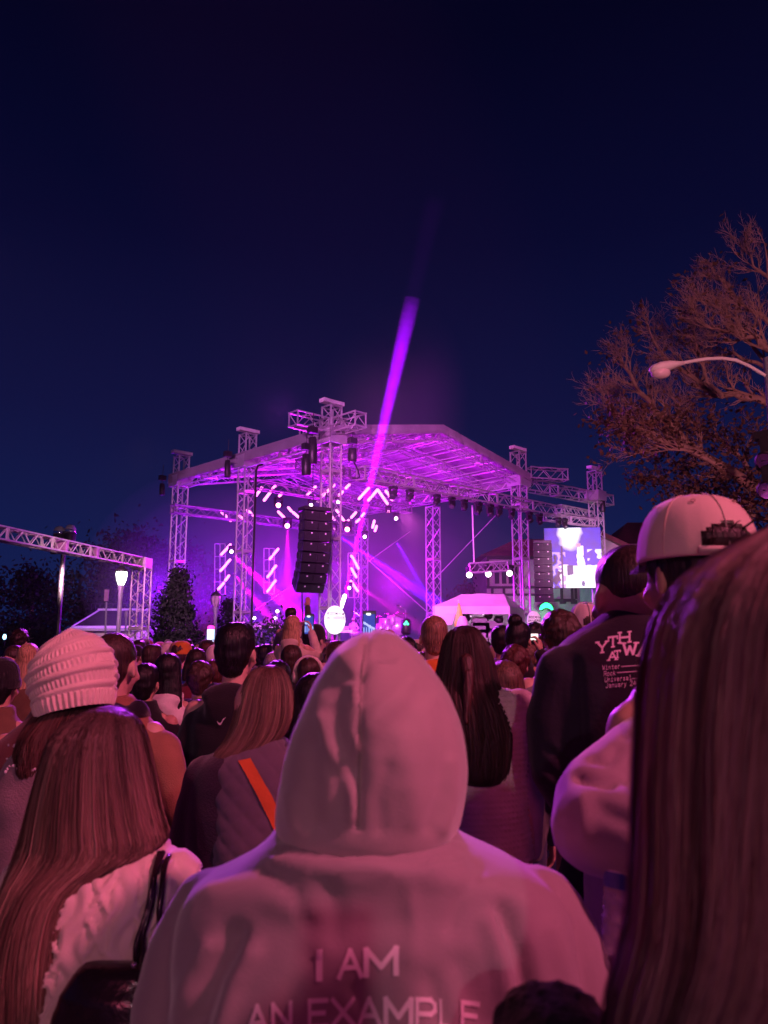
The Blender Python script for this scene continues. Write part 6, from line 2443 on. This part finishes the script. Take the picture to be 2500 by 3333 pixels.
me = fuse(mb, .0042, 3)
displace(me, fold_fn(.006, 3.3, 5, 4))
displace(me, waffle)
w5b = bvh_of(me)
me.transform(Matrix.Translation(-parent_loc(w5)))
me.materials.append(M_CLOTH)
o = link('knit_jacket', me, w5)
o.color = (.8, .68, .62, 1)
mb = MB()
for a, b, r0, r1 in ((P(1690, 2310, D5), P(1712, 2540, D5 - .01), .062, .056), (P(1712, 2540, D5 - .01), P(1722, 2760, D5 + .03), .055, .042), (P(1378, 2310, D5), P(1356, 2560, D5), .062, .055), (P(1356, 2560, D5), P(1350, 2760, D5 + .03), .055, .042)):
    mb.caps(a, b, r0, r1, 16)
o_, _ = garment('sleeves', mb, w5, (.5, .42, .46), .009, .004, 6.0)

# ---- 6. woman with straight brown hair and quilted vest ---------------------------------------------
D6 = 2.2
c = P(868, 2167, D6)
w6 = thing('person', 'woman with straight light brown hair in quilted vest with orange shoulder strap', 'person', (c.x - .01, c.y, 0))
base_body(w6, c.z - .012, R(-35), 1, 'tuck', (.0, 0), 'black', .95)
rows6 = [(2166, 866, 896, .02), (2170, 846, 910, .045), (2182, 822, 926, .065), (2200, 806, 939, .08), (2248, 782, 953, .095), (2305, 768, 955, .1), (2340, 760, 950, .1), (2380, 746, 934, .1), (2414, 728, 908, .098), (2440, 706, 878, .096), (2462, 688, 850, .09), (2480, 680, 815, .08), (2492, 700, 780, .07)]
hair_rows(w6, rows6, D6, (.16, .095, .07), 5000, 21, .0019, root=(.06, .03, .025), clumps=60, light=((.40, .26, .18), .18), wob=.7, tlen=(.84, 1.0), spread=.2)
rows6b = [(2385, 800, 905, .06, 0), (2415, 760, 945, .08, 0), (2445, 700, 985, .1, 0), (2471, 662, 1010, .115, 0), (2514, 632, 1036, .12, 0), (2590, 612, 1050, .125, 0), (2672, 606, 1056, .13, 0), (2780, 606, 1060, .13, 0), (2950, 600, 1066, .13, 0), (3200, 590, 1075, .135, 0)]
mb = MB()
loft_rings(mb, rows_rings(rows6b, D6, 50, 60, .86))
for a, b, r0, r1 in ((P(668, 2530, D6), P(618, 2720, D6), .060, .054), (P(618, 2720, D6), P(625, 2900, D6 + .04), .054, .042), (P(1008, 2530, D6), P(1040, 2720, D6), .06, .054), (P(1040, 2720, D6), P(1035, 2900, D6 + .04), .054, .042)):
    mb.caps(a, b, r0, r1, 16)
garment('sweater', mb, w6, (.035, .02, .04), .010, .006, 2.5)
rows6v = [(2395, 795, 908, .068, 0), (2420, 755, 945, .09, 0), (2450, 712, 970, .112, 0), (2480, 690, 985, .126, 0), (2530, 676, 1000, .134, 0), (2600, 672, 1006, .138, 0), (2700, 676, 1004, .142, 0), (2800, 672, 1008, .142, 0), (3000, 662, 1020, .145, 0)]
mb = MB()
loft_rings(mb, rows_rings(rows6v, D6, 50, 60, .82))


def quilt(co, n):
    u = (co.x + co.z) * 52
    v = (co.x - co.z) * 52
    a = abs(math.sin(u)) ** .5 * abs(math.sin(v)) ** .5
    return co + n * (.0036 * a - .002)


vo, vest_b = garment('quilted_vest', mb, w6, (.115, .09, .12), .0055, .005, 7.7, M_FLEECE, None, 2, quilt)
q_ = [[(0, 0), (46, 0), (46, 1), (0, 1)]]
fn = project_on(vest_b, .004)
mb = MB()
V_ = []
NS = 26
for i in range(NS + 1):
    t_ = i / NS
    x = 776 + (900 - 776) * t_ + 8 * math.sin(t_ * 3)
    y = 2478 + (2730 - 2478) * t_
    for dx in (0, 12, 24, 36):
        V_.append(fn(P(x + dx * 1.1, y - dx * .25, D6)))
mb.add(V_, [(i * 4 + k, (i + 1) * 4 + k, (i + 1) * 4 + k + 1, i * 4 + k + 1) for i in range(NS) for k in range(3)])
bagt = thing('shoulder_bag_strap', 'bright orange webbing strap across the back of the quilted vest', 'bag strap', P(840, 2600, D6 - .14))
o = mb.build('strap', M_CLOTH_SM, bagt, True)
o.color = (.55, .12, .03, 1)

# ---- 7. man in black hoodie with tick logo ------------------------------------------------------------
m7 = put_person('dark haired man in black hoodie with small white tick logo on back', 775, 2024, 3.2, 'short', 'black', 'hoodie', 'black', yaw=R(-12), skin=1, w=1.0)
tk_ = []
for i in range(14):
    t_ = i / 13
    xo = 708 + 28 * t_
    yo = 2350 - 4 + 10 * math.sin(math.pi * min(1, t_ * 1.5)) * (1 if t_ < .66 else 1) - 26 * max(0, t_ - .35) ** 1.6
    wv = 9 * math.sin(math.pi * (t_ * .85 + .12)) * (1 - t_ * .45)
    tk_.append((xo, yo - wv / 2, yo + wv / 2))
jb = [o for o in m7.children if o.name.startswith('hoodie')][0]
Mw = Matrix.Translation(m7.location) @ Matrix.Rotation(m7.rotation_euler.z, 4, 'Z') @ Matrix.Scale(m7.scale.x, 4)
b7 = BVHTree.FromPolygons([Mw @ v.co for v in jb.data.vertices], [tuple(p.vertices) for p in jb.data.polygons])
fn = project_on(b7, .004)
Mi = Mw.inverted()
mb = MB()
V_ = []
for x, ya, yb in tk_:
    V_ += [Mi @ fn(P(x, ya, 3.0)), Mi @ fn(P(x, yb, 3.0))]
mb.add(V_, [(i * 2, i * 2 + 1, i * 2 + 3, i * 2 + 2) for i in range(13)])
mb.build('tick_logo', M_PRINT, m7, world=False)

# ---- 8. woman in the knit beanie ------------------------------------------------------------------------
D8 = 2.2
bc = P(247, 2296, D8)
w8 = thing('person', 'woman in chunky cream cable knit beanie at left, brown hair below it', 'person', (bc.x, bc.y, 0))
htop = P(247, 2085, D8).z
base_body(w8, htop, R(-30), 1, 'tuck', (0, 0), 'navy', .97)
NB, MBn = 330, 120
prof = [(0, .099), (.02, .106), (.035, .108), (.042, .106), (.06, .113), (.09, .1185), (.12, .1175), (.15, .107), (.175, .09), (.197, .066), (.212, .04), (.221, .018), (.224, .002)]
pz = [p[0] for p in prof]
pr = [p[1] for p in prof]
Rt = Matrix.Rotation(R(-13), 3, 'Y') @ Matrix.Rotation(R(-8), 3, 'X')
V_ = []
for i in range(MBn + 1):
    s_ = i / MBn
    z_ = np.interp(s_, [0, .75, 1], [0, .19, .224])
    r_ = np.interp(z_, pz, pr)
    for j in range(NB):
        th = 2 * math.pi * j / NB
        zz = z_ + .012 * math.sin(th * 1.0 + 2.2) * (z_ / .2)
        h_ = 0.0
        if z_ < .038:                       # ribbed brim
            h_ = .0038 * math.sin(th * 44)
        else:
            band = (z_ - .038) / .041 + .85 * math.sin(th * .5 + .6) * (z_ / .16)
            f_ = band % 1.0
            if f_ < .42:
                h_ = .0060 * math.sin(f_ / .42 * math.pi) + .0012 * math.sin(th * 90 + z_ * 900)
            else:
                h_ = (.0028 * math.sin(th * 58 + band * 2)) * math.sin((f_ - .42) / .58 * math.pi) - .001
            h_ *= min(1, r_ / .05)
        h_ += .0012 * noise.noise(Vector((math.cos(th) * 40, math.sin(th) * 40, z_ * 400)))
        fl = 1 + .05 * math.sin(th + 1.0) * (z_ / .2) + .03 * noise.noise(Vector((math.cos(th) * 2, math.sin(th) * 2, z_ * 12)))
        v = Vector(((r_ * fl + h_) * math.cos(th), (r_ * fl + h_) * math.sin(th) * 1.04, zz))
        V_.append(bc + Vector((0, .0, -.018)) + Rt @ v)
mb = MB().add(V_, [(i * NB + j, i * NB + (j + 1) % NB, (i + 1) * NB + (j + 1) % NB, (i + 1) * NB + j) for i in range(MBn) for j in range(NB)])
o = mb.build('knit_beanie', M_FLEECE, w8, True)
o.color = (.78, .66, .58, 1)
rows8 = [(2270, 165, 318, .08, .02), (2300, 140, 322, .095, .02), (2340, 105, 318, .1, .01), (2390, 75, 300, .105, 0), (2440, 60, 280, .11, 0), (2500, 60, 240, .11, 0), (2560, 90, 200, .09, 0)]
hair_rows(w8, rows8, D8, (.07, .03, .025), 2200, 31, .0022, clumps=30, wob=3.0, light=((.2, .08, .06), .15))
rows8b = [(2370, 180, 300, .06, .01), (2400, 120, 345, .09, .01), (2430, 60, 390, .11, .01), (2470, 20, 430, .125, .01), (2560, -20, 460, .13, .01), (2800, -25, 465, .135, .01), (3100, -20, 460, .14, .01)]
mb = MB()
loft_rings(mb, rows_rings(rows8b, D8, 40, 56, .86))
o_, sb = garment('jacket', mb, w8, (.30, .22, .24), .011, .010, 9.1)
sp = MB()
rw = random.Random(3)
fn = project_on(sb, .002)
for k in range(60):
    p = fn(P(rw.uniform(20, 170), rw.uniform(2390, 2520), D8))
    sp.ell(p, (rw.uniform(.002, .005), .002, rw.uniform(.002, .005)), 6, 4)
kind(sp.build('speckles', M_PRINT, w8, True), 'stuff')
put_person('person in wide dark maroon coat hidden behind the knit beanie', 190, 2105, 2.75, 'short', 'dark brown', 'jacket', (.10, .035, .035), w=1.3)

# ---- 9. man with cropped hair and tan jacket ----------------------------------------------------------------
m9 = put_person('man with cropped dark hair, tan jacket over black hood, right of beanie', 384, 2055, 2.75, 'buzz', (.045, .025, .02), 'jacket', (.30, .155, .09), yaw=R(-14), skin=1, w=1.36)
mb = MB()
mb.ell((0, -.10, 1.43), (.15, .07, .055), 20, 12).ell((0, -.14, 1.37), (.12, .045, .075), 18, 12)
mb.caps((-.12, -.03, 1.45), (-.07, .09, 1.41), .04, .03, 12).caps((.12, -.03, 1.45), (.07, .09, 1.41), .04, .03, 12)
me = fuse(mb, .011, 3)
displace(me, fold_fn(.008, 4.4, 12, 9))
me.materials.append(M_CLOTH)
child('hood_down', me, m9, (.012, .012, .02))

# ---- 10. near blonde woman at left ------------------------------------------------------------------------------
D10 = 1.5
c = P(330, 2302, D10)
w10 = thing('person', 'woman with very long straight blonde hair over cream cable sweater at lower left', 'person', (c.x, c.y, 0))
base_body(w10, c.z - .012, R(-5), 1, 'tuck', (0, .01), 'navy', .88)
rows10 = [(2300, 322, 372, .02), (2305, 290, 402, .045), (2323, 254, 430, .065), (2348, 214, 450, .085), (2379, 190, 464, .1), (2415, 171, 474, .11), (2487, 150, 487, .118), (2558, 129, 503, .12), (2661, 102, 520, .12), (2702, 92, 538, .12), (2738, 82, 552, .12), (2775, 70, 520, .12), (2800, 60, 430, .125), (2866, 41, 366, .13), (2968, 0, 354, .135), (3070, -20, 344, .135), (3224, -30, 338, .13), (3420, -30, 330, .12), (3600, 0, 300, .1)]
hair_rows(w10, rows10, D10, (.19, .105, .085), 9000, 41, .0013, root=(.05, .03, .03), clumps=90, light=((.50, .33, .25), .15), wob=.6, tlen=(.7, 1.0), spread=.25)
rows10b = [(2735, 300, 480, .06, .02), (2765, 240, 520, .08, .02), (2790, 170, 560, .1, .02), (2815, 110, 594, .115, .02), (2845, 75, 617, .125, .02), (2880, 50, 630, .13, .02), (2960, 30, 640, .135, .02), (3120, 30, 640, .14, .02), (3400, 40, 630, .145, .02), (3700, 60, 610, .15, .02)]
mb = MB()
loft_rings(mb, rows_rings(rows10b, D10, 50, 60, .86))
for a, b, r0, r1 in ((P(565, 2875, D10 + .02), P(598, 3120, D10 + .02), .056, .052), (P(598, 3120, D10 + .02), P(590, 3420, D10 + .06), .052, .04), (P(105, 2875, D10 + .02), P(70, 3120, D10 + .02), .056, .052)):
    mb.caps(a, b, r0, r1, 16)


def cable(co, n):
    if n.y > .3:
        return co
    u = co.x * 26
    v = co.z * 16
    f_ = u % 1.0
    k_ = int(math.floor(u))
    if k_ % 2 == 0:    # braid
        a = abs(math.sin((f_ + .5 * math.sin(v * 3.0)) * math.pi)) * .0075
    else:              # diamonds
        a = .0065 * (1 if abs(abs(f_ - .5) - abs((v % 1.0) - .5)) < .13 else 0) + .0015 * math.sin(co.x * 700) * math.sin(co.z * 700)
    return co + n * a


me = fuse(mb, .0048, 3)
displace(me, fold_fn(.005, 6.3, 5, 4))
displace(me, cable)
sw_b = bvh_of(me)
me.transform(Matrix.Translation(-parent_loc(w10)))
me.materials.append(M_FLEECE)
o = link('cable_sweater', me, w10)
o.color = (.66, .56, .50, 1)
# bag with two straps
bq = P(470, 3200, D10 - .12)
bg_ = thing('handbag', 'black leather handbag with glossy straps and round metal studs at lower left', 'handbag', (bq.x, bq.y, bq.z))
fn = project_on(sw_b, .012)
M_LEATHER = mat('black_leather', (.02, .01, .016), .22, 0, .1, 20, .15, 80)
for pth in ([(520, 2795), (500, 2850), (485, 2930), (470, 3000), (458, 3070), (448, 3160)], [(536, 2800), (522, 2870), (517, 2950), (512, 3010), (505, 3080), (498, 3160)], [(508, 2792), (490, 2860), (478, 2930), (462, 2990), (445, 3070), (430, 3160)]):
    pp = []
    for i in range(24):
        t_ = i / 23 * (len(pth) - 1)
        a = min(int(t_), len(pth) - 2)
        x = pth[a][0] + (pth[a + 1][0] - pth[a][0]) * (t_ - a)
        y = pth[a][1] + (pth[a + 1][1] - pth[a][1]) * (t_ - a)
        pp.append(fn(P(x, y, D10)))
    for _k in range(6):
        pp = [pp[0]] + [(pp[i - 1] + pp[i] * 2 + pp[i + 1]) / 4 for i in range(1, len(pp) - 1)] + [pp[-1]]
    MB().tube(pp, .0052, 10).build('strap', M_LEATHER, bg_, True)
e0, e1 = P(508, 3075, D10 - .16), P(430, 3230, D10 - .16)
MB().tube([P(503, 3060, D10 - .15), e0, e0.lerp(e1, .5) + Vector((0, -.01, 0)), e1], .0058, 10).build('strap', M_LEATHER, bg_, True)
bb = P(400, 3385, D10 - .14)
mb = MB()
rg = []
for z_, a, b in ((-.16, .10, .04), (-.1, .13, .055), (0, .125, .06), (.07, .105, .05), (.105, .08, .03), (.115, .07, .012)):
    rg.append([(bb.x + a * math.cos(t_) + .0, bb.y + b * math.sin(t_), bb.z + z_) for t_ in [2 * math.pi * k / 28 for k in range(28)]])
mb.loft(rg)
me = fuse(mb, .009, 3)
displace(me, fold_fn(.006, 2.2, 14, 10))
me.transform(Matrix.Translation(-parent_loc(bg_)))
me.materials.append(M_LEATHER)
link('bag_body', me, bg_)
for (x, y, r_) in ((505, 3076, .009), (500, 3130, .006), (497, 3138, .005), (436, 3142, .005), (424, 3262, .008), (384, 3292, .007), (414, 3245, .006)):
    MB().ell(P(x, y, D10 - .175), (r_, r_ * .8, r_), 14, 10).build('stud', M_CHROME, bg_, True)

# ---- 11. head cut by the bottom edge --------------------------------------------------------------------------------
put_person('blurred dark head of a child rising into the bottom edge at right', 1800, 3226, .72, 'short', (.02, .012, .018), 'jacket', 'black')

# ---- the photographer, behind the camera, holding the phone ------------------------------------------------------------
pg = person('person behind the camera holding a phone up', (0.0, -.50, 0), 1.68, 'short', 'brown', 'jacket', 'dark grey', 'hold', 0, 1)
phone_obj('phone held by the photographer', (0.0, -.02, CAM_Z - .055), 0, 0, False, 1.0)

# ================================================================== trees and street furniture at the edges
def leaf_quads(mb, c, s, r_):
    a = r_.uniform(0, 6.28)
    n = Vector((r_.gauss(0, 1), r_.gauss(0, 1), r_.gauss(0, 1))).normalized()
    t_ = n.orthogonal().normalized()
    b = n.cross(t_)
    u = t_ * math.cos(a) + b * math.sin(a)
    v = n.cross(u)
    c = Vector(c)
    mb.v += [tuple(c - u * s), tuple(c + v * s * .5), tuple(c + u * s), tuple(c - v * s * .5)]
    k = len(mb.v)
    mb.f.append((k - 4, k - 3, k - 2, k - 1))


def leaf_mat(name, col):
    return mat(name, col, .7, 0, .5, 1.7, spec=.2)


M_LEAF_BROWN = leaf_mat('brown_leaves', (.11, .06, .045))
M_LEAF_DARK = leaf_mat('dark_leaves', (.018, .024, .02))
M_LEAF_CONIF = leaf_mat('conifer_leaves', (.032, .05, .03))
M_BARK_PALE = mat('pale_bark', (.30, .19, .17), .85, 0, .25, 9, .4, 24)


def branch(mb, tips, p0, d, L, r0, depth, r_, bias):
    n = 5 if depth > 1 else 4
    pts, rr = [Vector(p0)], [r0]
    d = Vector(d).normalized()
    for i in range(n):
        d = (d + Vector((r_.gauss(0, .17), r_.gauss(0, .17), r_.gauss(0, .17))) + bias * .10).normalized()
        pts.append(pts[-1] + d * L / n)
        rr.append(r0 * (1 - .72 * (i + 1) / n))
    mb.tube(pts, rr, 5 if depth > 2 else (4 if depth > 1 else 3), False)
    if depth <= 0:
        tips.append(pts[-1])
        return
    for i in range(1, n + 1):
        for _ in range(r_.choice([1, 1, 2]) if depth > 1 else r_.choice([1, 1, 2])):
            ax = Vector((r_.gauss(0, .35), 1, r_.gauss(0, .35))).normalized()
            d2 = Matrix.Rotation(r_.choice([-1, 1]) * r_.uniform(.35, .8), 3, ax) @ d
            d2.y += r_.uniform(-.35, .35)
            branch(mb, tips, pts[i], d2, L * r_.uniform(.45, .68), max(.0035, rr[i] * .62), depth - 1, r_, bias)


big = thing('tree', 'large mostly bare tree with pink lit branches reaching in from the right', 'tree', (P(2760, 1900, 11).x, 11, 0))
rt = random.Random(12)
tx = P(2760, 1900, 11)
MB().tube([(tx.x + .1, 11, 0), (tx.x, 11, 1.2), (tx.x - .1, 11, 2.6), (tx.x - .15, 10.9, 4.2), (tx.x - .3, 11, 6.0)], [.42, .36, .32, .26, .12], 14).build('trunk', M_BARK_PALE, big, True)
limbs = [
    ([(2760, 1800), (2640, 1735), (2500, 1622), (2400, 1548), (2280, 1480), (2200, 1400), (2130, 1340), (2090, 1285), (2045, 1215), (2015, 1170)], .105, 10.2),
    ([(2285, 1483), (2150, 1432), (2060, 1392), (2000, 1335), (1985, 1305)], .045, 10.2),
    ([(2760, 1500), (2620, 1400), (2500, 1306), (2420, 1292), (2350, 1292), (2300, 1268), (2240, 1222), (2180, 1180), (2135, 1120), (2110, 1060)], .075, 10.8),
    ([(2355, 1292), (2310, 1240), (2275, 1150), (2262, 1090)], .04, 11.0),
    ([(2760, 1300), (2620, 1200), (2500, 1132), (2460, 1102), (2400, 1086), (2330, 1074), (2275, 1042), (2262, 1010)], .065, 10.0),
    ([(2760, 1200), (2620, 1110), (2500, 1050), (2440, 1010), (2390, 960), (2350, 920), (2325, 885)], .06, 11.2),
    ([(2760, 1100), (2620, 1000), (2500, 900), (2460, 860), (2425, 815)], .055, 10.6),
    ([(2700, 1150), (2560, 1020), (2510, 900), (2490, 800)], .05, 10.0),
    ([(2330, 1508), (2220, 1465), (2140, 1455), (2060, 1420)], .035, 9.8),
    ([(2500, 1640), (2420, 1500), (2350, 1430), (2250, 1370), (2190, 1300)], .05, 11.2),
    ([(2640, 1735), (2480, 1690), (2360, 1640), (2260, 1600), (2150, 1560)], .045, 11.0),
    ([(2560, 1250), (2460, 1180), (2390, 1150), (2330, 1160), (2260, 1150), (2190, 1100)], .04, 11.4),
    ([(2620, 1300), (2520, 1220), (2450, 1140), (2400, 1040), (2350, 1000), (2290, 980)], .04, 10.4),
]
tips_all = []
for k, (pl, r0, D) in enumerate(limbs):
    pts = [P(x, y, D + .12 * i) for i, (x, y) in enumerate(pl)]
    sm = []
    for a, b in zip(pts[:-1], pts[1:]):
        for t_ in (0, .5):
            q = a.lerp(b, t_)
            sm.append(q + Vector((rt.gauss(0, .018), rt.gauss(0, .03), rt.gauss(0, .018))))
    sm.append(pts[-1])
    rr = [r0 * (1 - .84 * i / (len(sm) - 1)) for i in range(len(sm))]
    lb = MB().tube(sm, rr, 8, False).build('limb', M_BARK_PALE, big, True)
    tw = MB()
    tips = []
    for i in range(2, len(sm)):
        if sm[i].x > P(2560, 1300, D).x:
            continue
        d = (sm[i] - sm[i - 1]).normalized()
        t_ = i / len(sm)
        for s_ in (1, -1):
            if rt.random() < (.92 if t_ > .35 else .5):
                ax = Vector((rt.gauss(0, .3), 1, rt.gauss(0, .3))).normalized()
                d2 = Matrix.Rotation(s_ * rt.uniform(.35, .75), 3, ax) @ d
                d2.y += rt.uniform(-.4, .4)
                branch(tw, tips, sm[i], d2, rt.uniform(.34, .62) * (1.15 - .5 * t_), max(.008, rr[i] * .5), 2, rt, Vector((-.15, 0, .9)))
    branch(tw, tips, sm[-1], sm[-1] - sm[-2], .25, .010, 2, rt, Vector((-.2, 0, .8)))
    kind(tw.build('twigs', M_BARK_PALE, lb, False), 'stuff')
    tips_all += tips
lv = MB()
for p in tips_all:
    zz = p.z
    low = zz < 4.9
    if rt.random() < (.5 if low else .04):
        for _ in range(rt.randint(2, 6)):
            leaf_quads(lv, p + Vector((rt.gauss(0, .08), rt.gauss(0, .1), rt.gauss(0, .08) - .05)), rt.uniform(.025, .055), rt)
for _ in range(150):      # clumps hanging on in the lower crown
    x, y = rt.uniform(2070, 2600), rt.uniform(1340, 1800)
    if x < 2250 - (y - 1400) * .1 and rt.random() < .6:
        continue
    if y > 1500 and x < 2100:
        continue
    c = P(x, y, rt.uniform(9.8, 12))
    for _ in range(rt.randint(14, 46)):
        leaf_quads(lv, c + Vector((rt.gauss(0, .16), rt.gauss(0, .2), rt.gauss(0, .12))), rt.uniform(.02, .055), rt)
kind(lv.build('leaves', M_LEAF_BROWN, big), 'stuff')

# street light with curved arm
sl = thing('street_light', 'tall street light with long curved arm in front of the bare tree', 'street light', (P(2500, 1600, 9).x, 9, 0))
arm = [(2148, 1199), (2190, 1189), (2240, 1178), (2300, 1168), (2350, 1166), (2395, 1172), (2440, 1192), (2475, 1213), (2500, 1228)]
MB().tube([P(x, y, 9) for x, y in arm], .022, 10).build('arm', M_WHITEPAINT, sl, True)
a = P(2500, 1165, 9)
MB().tube([(a.x, 9, 0), (a.x, 9, a.z)], [.09, .06], 12).build('pole', M_POLE, sl, True)
h0, h1 = P(2114, 1206, 9), P(2225, 1184, 9)
hm_ = MB()
dd = (h1 - h0)
rg = []
for t_, w_, hh in ((0, .02, .02), (.08, .075, .05), (.3, .10, .07), (.55, .09, .065), (.8, .05, .04), (1, .025, .025)):
    c = h0 + dd * t_
    rg.append([c + Vector((0, w_ * math.cos(q), hh * math.sin(q) + .01)) for q in [2 * math.pi * k / 14 for k in range(14)]])
hm_.loft(rg)
hm_.build('lamp_head', M_WHITEPAINT, sl, True)
MB().ell(h0 + dd * .32 + Vector((0, 0, -.06)), (.12, .085, .075), 16, 10).build('lamp_glass', mat('lamp_glass', (.7, .6, .62), .15, 0, .05, 5), sl, True)

# posts beyond the capped man
pl_ = thing('banner_post', 'round pinkish post with lilac lit panels behind the cream cap', 'post', (P(2435, 1800, 13).x, 13, 0))
MB().tube([(P(2430, 1800, 13).x, 13, 0), P(2432, 1625, 13)], .085, 14).build('post', mat('pink_post', (.55, .42, .40), .7), pl_, True)
MB().box(P(2407, 1720, 13), (.10, .05, 1.3)).build('panel', mat('purple_lit_panel', (.45, .25, .7), .5, emit=(.4, .15, .8), estr=.25), pl_)  # purple light falling on the panels, painted as lilac colour and faint glow
MB().box(P(2376, 1690, 13), (.09, .05, .75)).build('panel', mat('purple_lit_panel', (.45, .25, .7)), pl_)
MB().tube([(P(2392, 1800, 13).x, 12.9, 0), P(2392, 1600, 12.9)], .04, 10).build('pole', M_STEEL, pl_, True)
# black moving heads at the right edge, on a stand
stn = thing('light_stand', 'black stand of the stage lights at the right edge', 'light stand', (P(2570, 1900, 4.6).x, 4.6, 0))
xx_ = P(2570, 1900, 4.6).x
MB().tube([(xx_, 4.6, 0), (xx_, 4.6, P(2570, 1380, 4.6).z)], .03, 10).build('pole', M_BLACK, stn, True)
MB().tube([P(2480, 1408, 4.6), P(2580, 1408, 4.6)], .02, 8).tube([P(2490, 1500, 4.6), P(2580, 1500, 4.6)], .02, 8).build('crossbar', M_BLACK, stn, True)
for (x, y, lab) in ((2502, 1405, 'black stage light with shiny lens at the right edge, upper of two'), (2508, 1498, 'black stage light at the right edge, lower of two')):
    q = P(x, y, 4.6)
    moving_head('moving_head_light', lab, q, q + Vector((-1, -.8, -.5)), M_CHROME, .42, None, .15)


def leafy(name, label, cat, base, H, W_, n, leaf, m_, seed, shape='round', trunk=.12, group=None):
    r_ = random.Random(seed)
    t = thing(name, label, cat, base, group)
    mb = MB()
    cl = [(r_.uniform(0, 6.28), r_.random() ** .5, r_.random(), r_.uniform(.5, 1.25)) for _ in range(46)]
    for _ in range(n):
        a, q, zt, s_ = r_.choice(cl)
        if shape == 'cone':
            rad = W_ * (1 - zt) ** .8 * .5 + .05
            c = Vector((math.cos(a) * q * rad, math.sin(a) * q * rad, H * (.04 + .93 * zt)))
        else:
            ph = zt * math.pi
            rad = W_ * .5 * math.sin(ph) ** .6
            c = Vector((math.cos(a) * q * rad, math.sin(a) * q * rad, H * (.25 + .70 * zt)))
        sp_ = W_ * (.10 if shape == 'round' else .085) * s_
        c += Vector((r_.gauss(0, sp_), r_.gauss(0, sp_), r_.gauss(0, sp_)))
        if c.z < .05:
            continue
        leaf_quads(mb, Vector(base) + c, leaf * r_.uniform(.6, 1.4), r_)
    kind(mb.build('crown', m_, t), 'stuff')
    MB().tube([base, Vector(base) + Vector((.05, 0, H * .4)), Vector(base) + Vector((0, 0, H * .8))], [trunk, trunk * .7, trunk * .2], 8).build('trunk', M_BARK, t, True)
    return t


def gnd(px, D):
    q = P(px, 2090, D)
    return (q.x, q.y, 0)


leafy('conifer', 'bushy dark green conifer between the truss gateway and stage', 'conifer', gnd(572, 28), 4.15, 2.3, 9000, .075, M_LEAF_CONIF, 3, 'cone')
leafy('conifer', 'smaller dark conifer behind the unlit street lamp', 'conifer', gnd(742, 32), 3.2, 1.9, 5000, .07, M_LEAF_CONIF, 4, 'cone')
leafy('shrub', 'low green shrub in front of the stage below the loudspeaker column', 'shrub', gnd(885, 26), 2.3, 2.4, 2600, .06, M_LEAF_CONIF, 5, 'round')
leafy('tree', 'big dark tree silhouette behind the pavilion and lit street lamp', 'tree', gnd(395, 52), 8.6, 8.0, 9000, .17, M_LEAF_DARK, 6, 'round', .3)
leafy('tree', 'dark tree silhouette left of the pavilion', 'tree', gnd(95, 50), 6.0, 7.0, 6000, .16, M_LEAF_DARK, 7, 'round', .3)
leafy('tree', 'dark tree silhouette rising behind the conifer', 'tree', gnd(575, 56), 8.2, 6.5, 6500, .17, M_LEAF_DARK, 8, 'round', .3)
leafy('tree', 'dark tree beyond the stage, left of the timbered building', 'tree', gnd(1530, 60), 5.6, 7.0, 5000, .17, M_LEAF_DARK, 9, 'round', .3)
bt_ = thing('tree', 'small bare tree catching violet light just left of the stage', 'tree', gnd(628, 33))
tw = MB()
tips = []
rb_ = random.Random(2)
b0_ = Vector(gnd(628, 33))
MB().tube([b0_, b0_ + Vector((.03, 0, 1.4))], [.1, .07], 8).build('trunk', M_BARK_PALE, bt_, True)
for k in range(6):
    branch(tw, tips, b0_ + Vector((.03, 0, 1.1 + .06 * k)), Vector((rb_.uniform(-.6, .6), rb_.uniform(-.4, .4), 1)), rb_.uniform(1.3, 1.9), .04, 3, rb_, Vector((0, 0, .6)))
kind(tw.build('twigs', M_BARK_PALE, bt_, False), 'stuff')
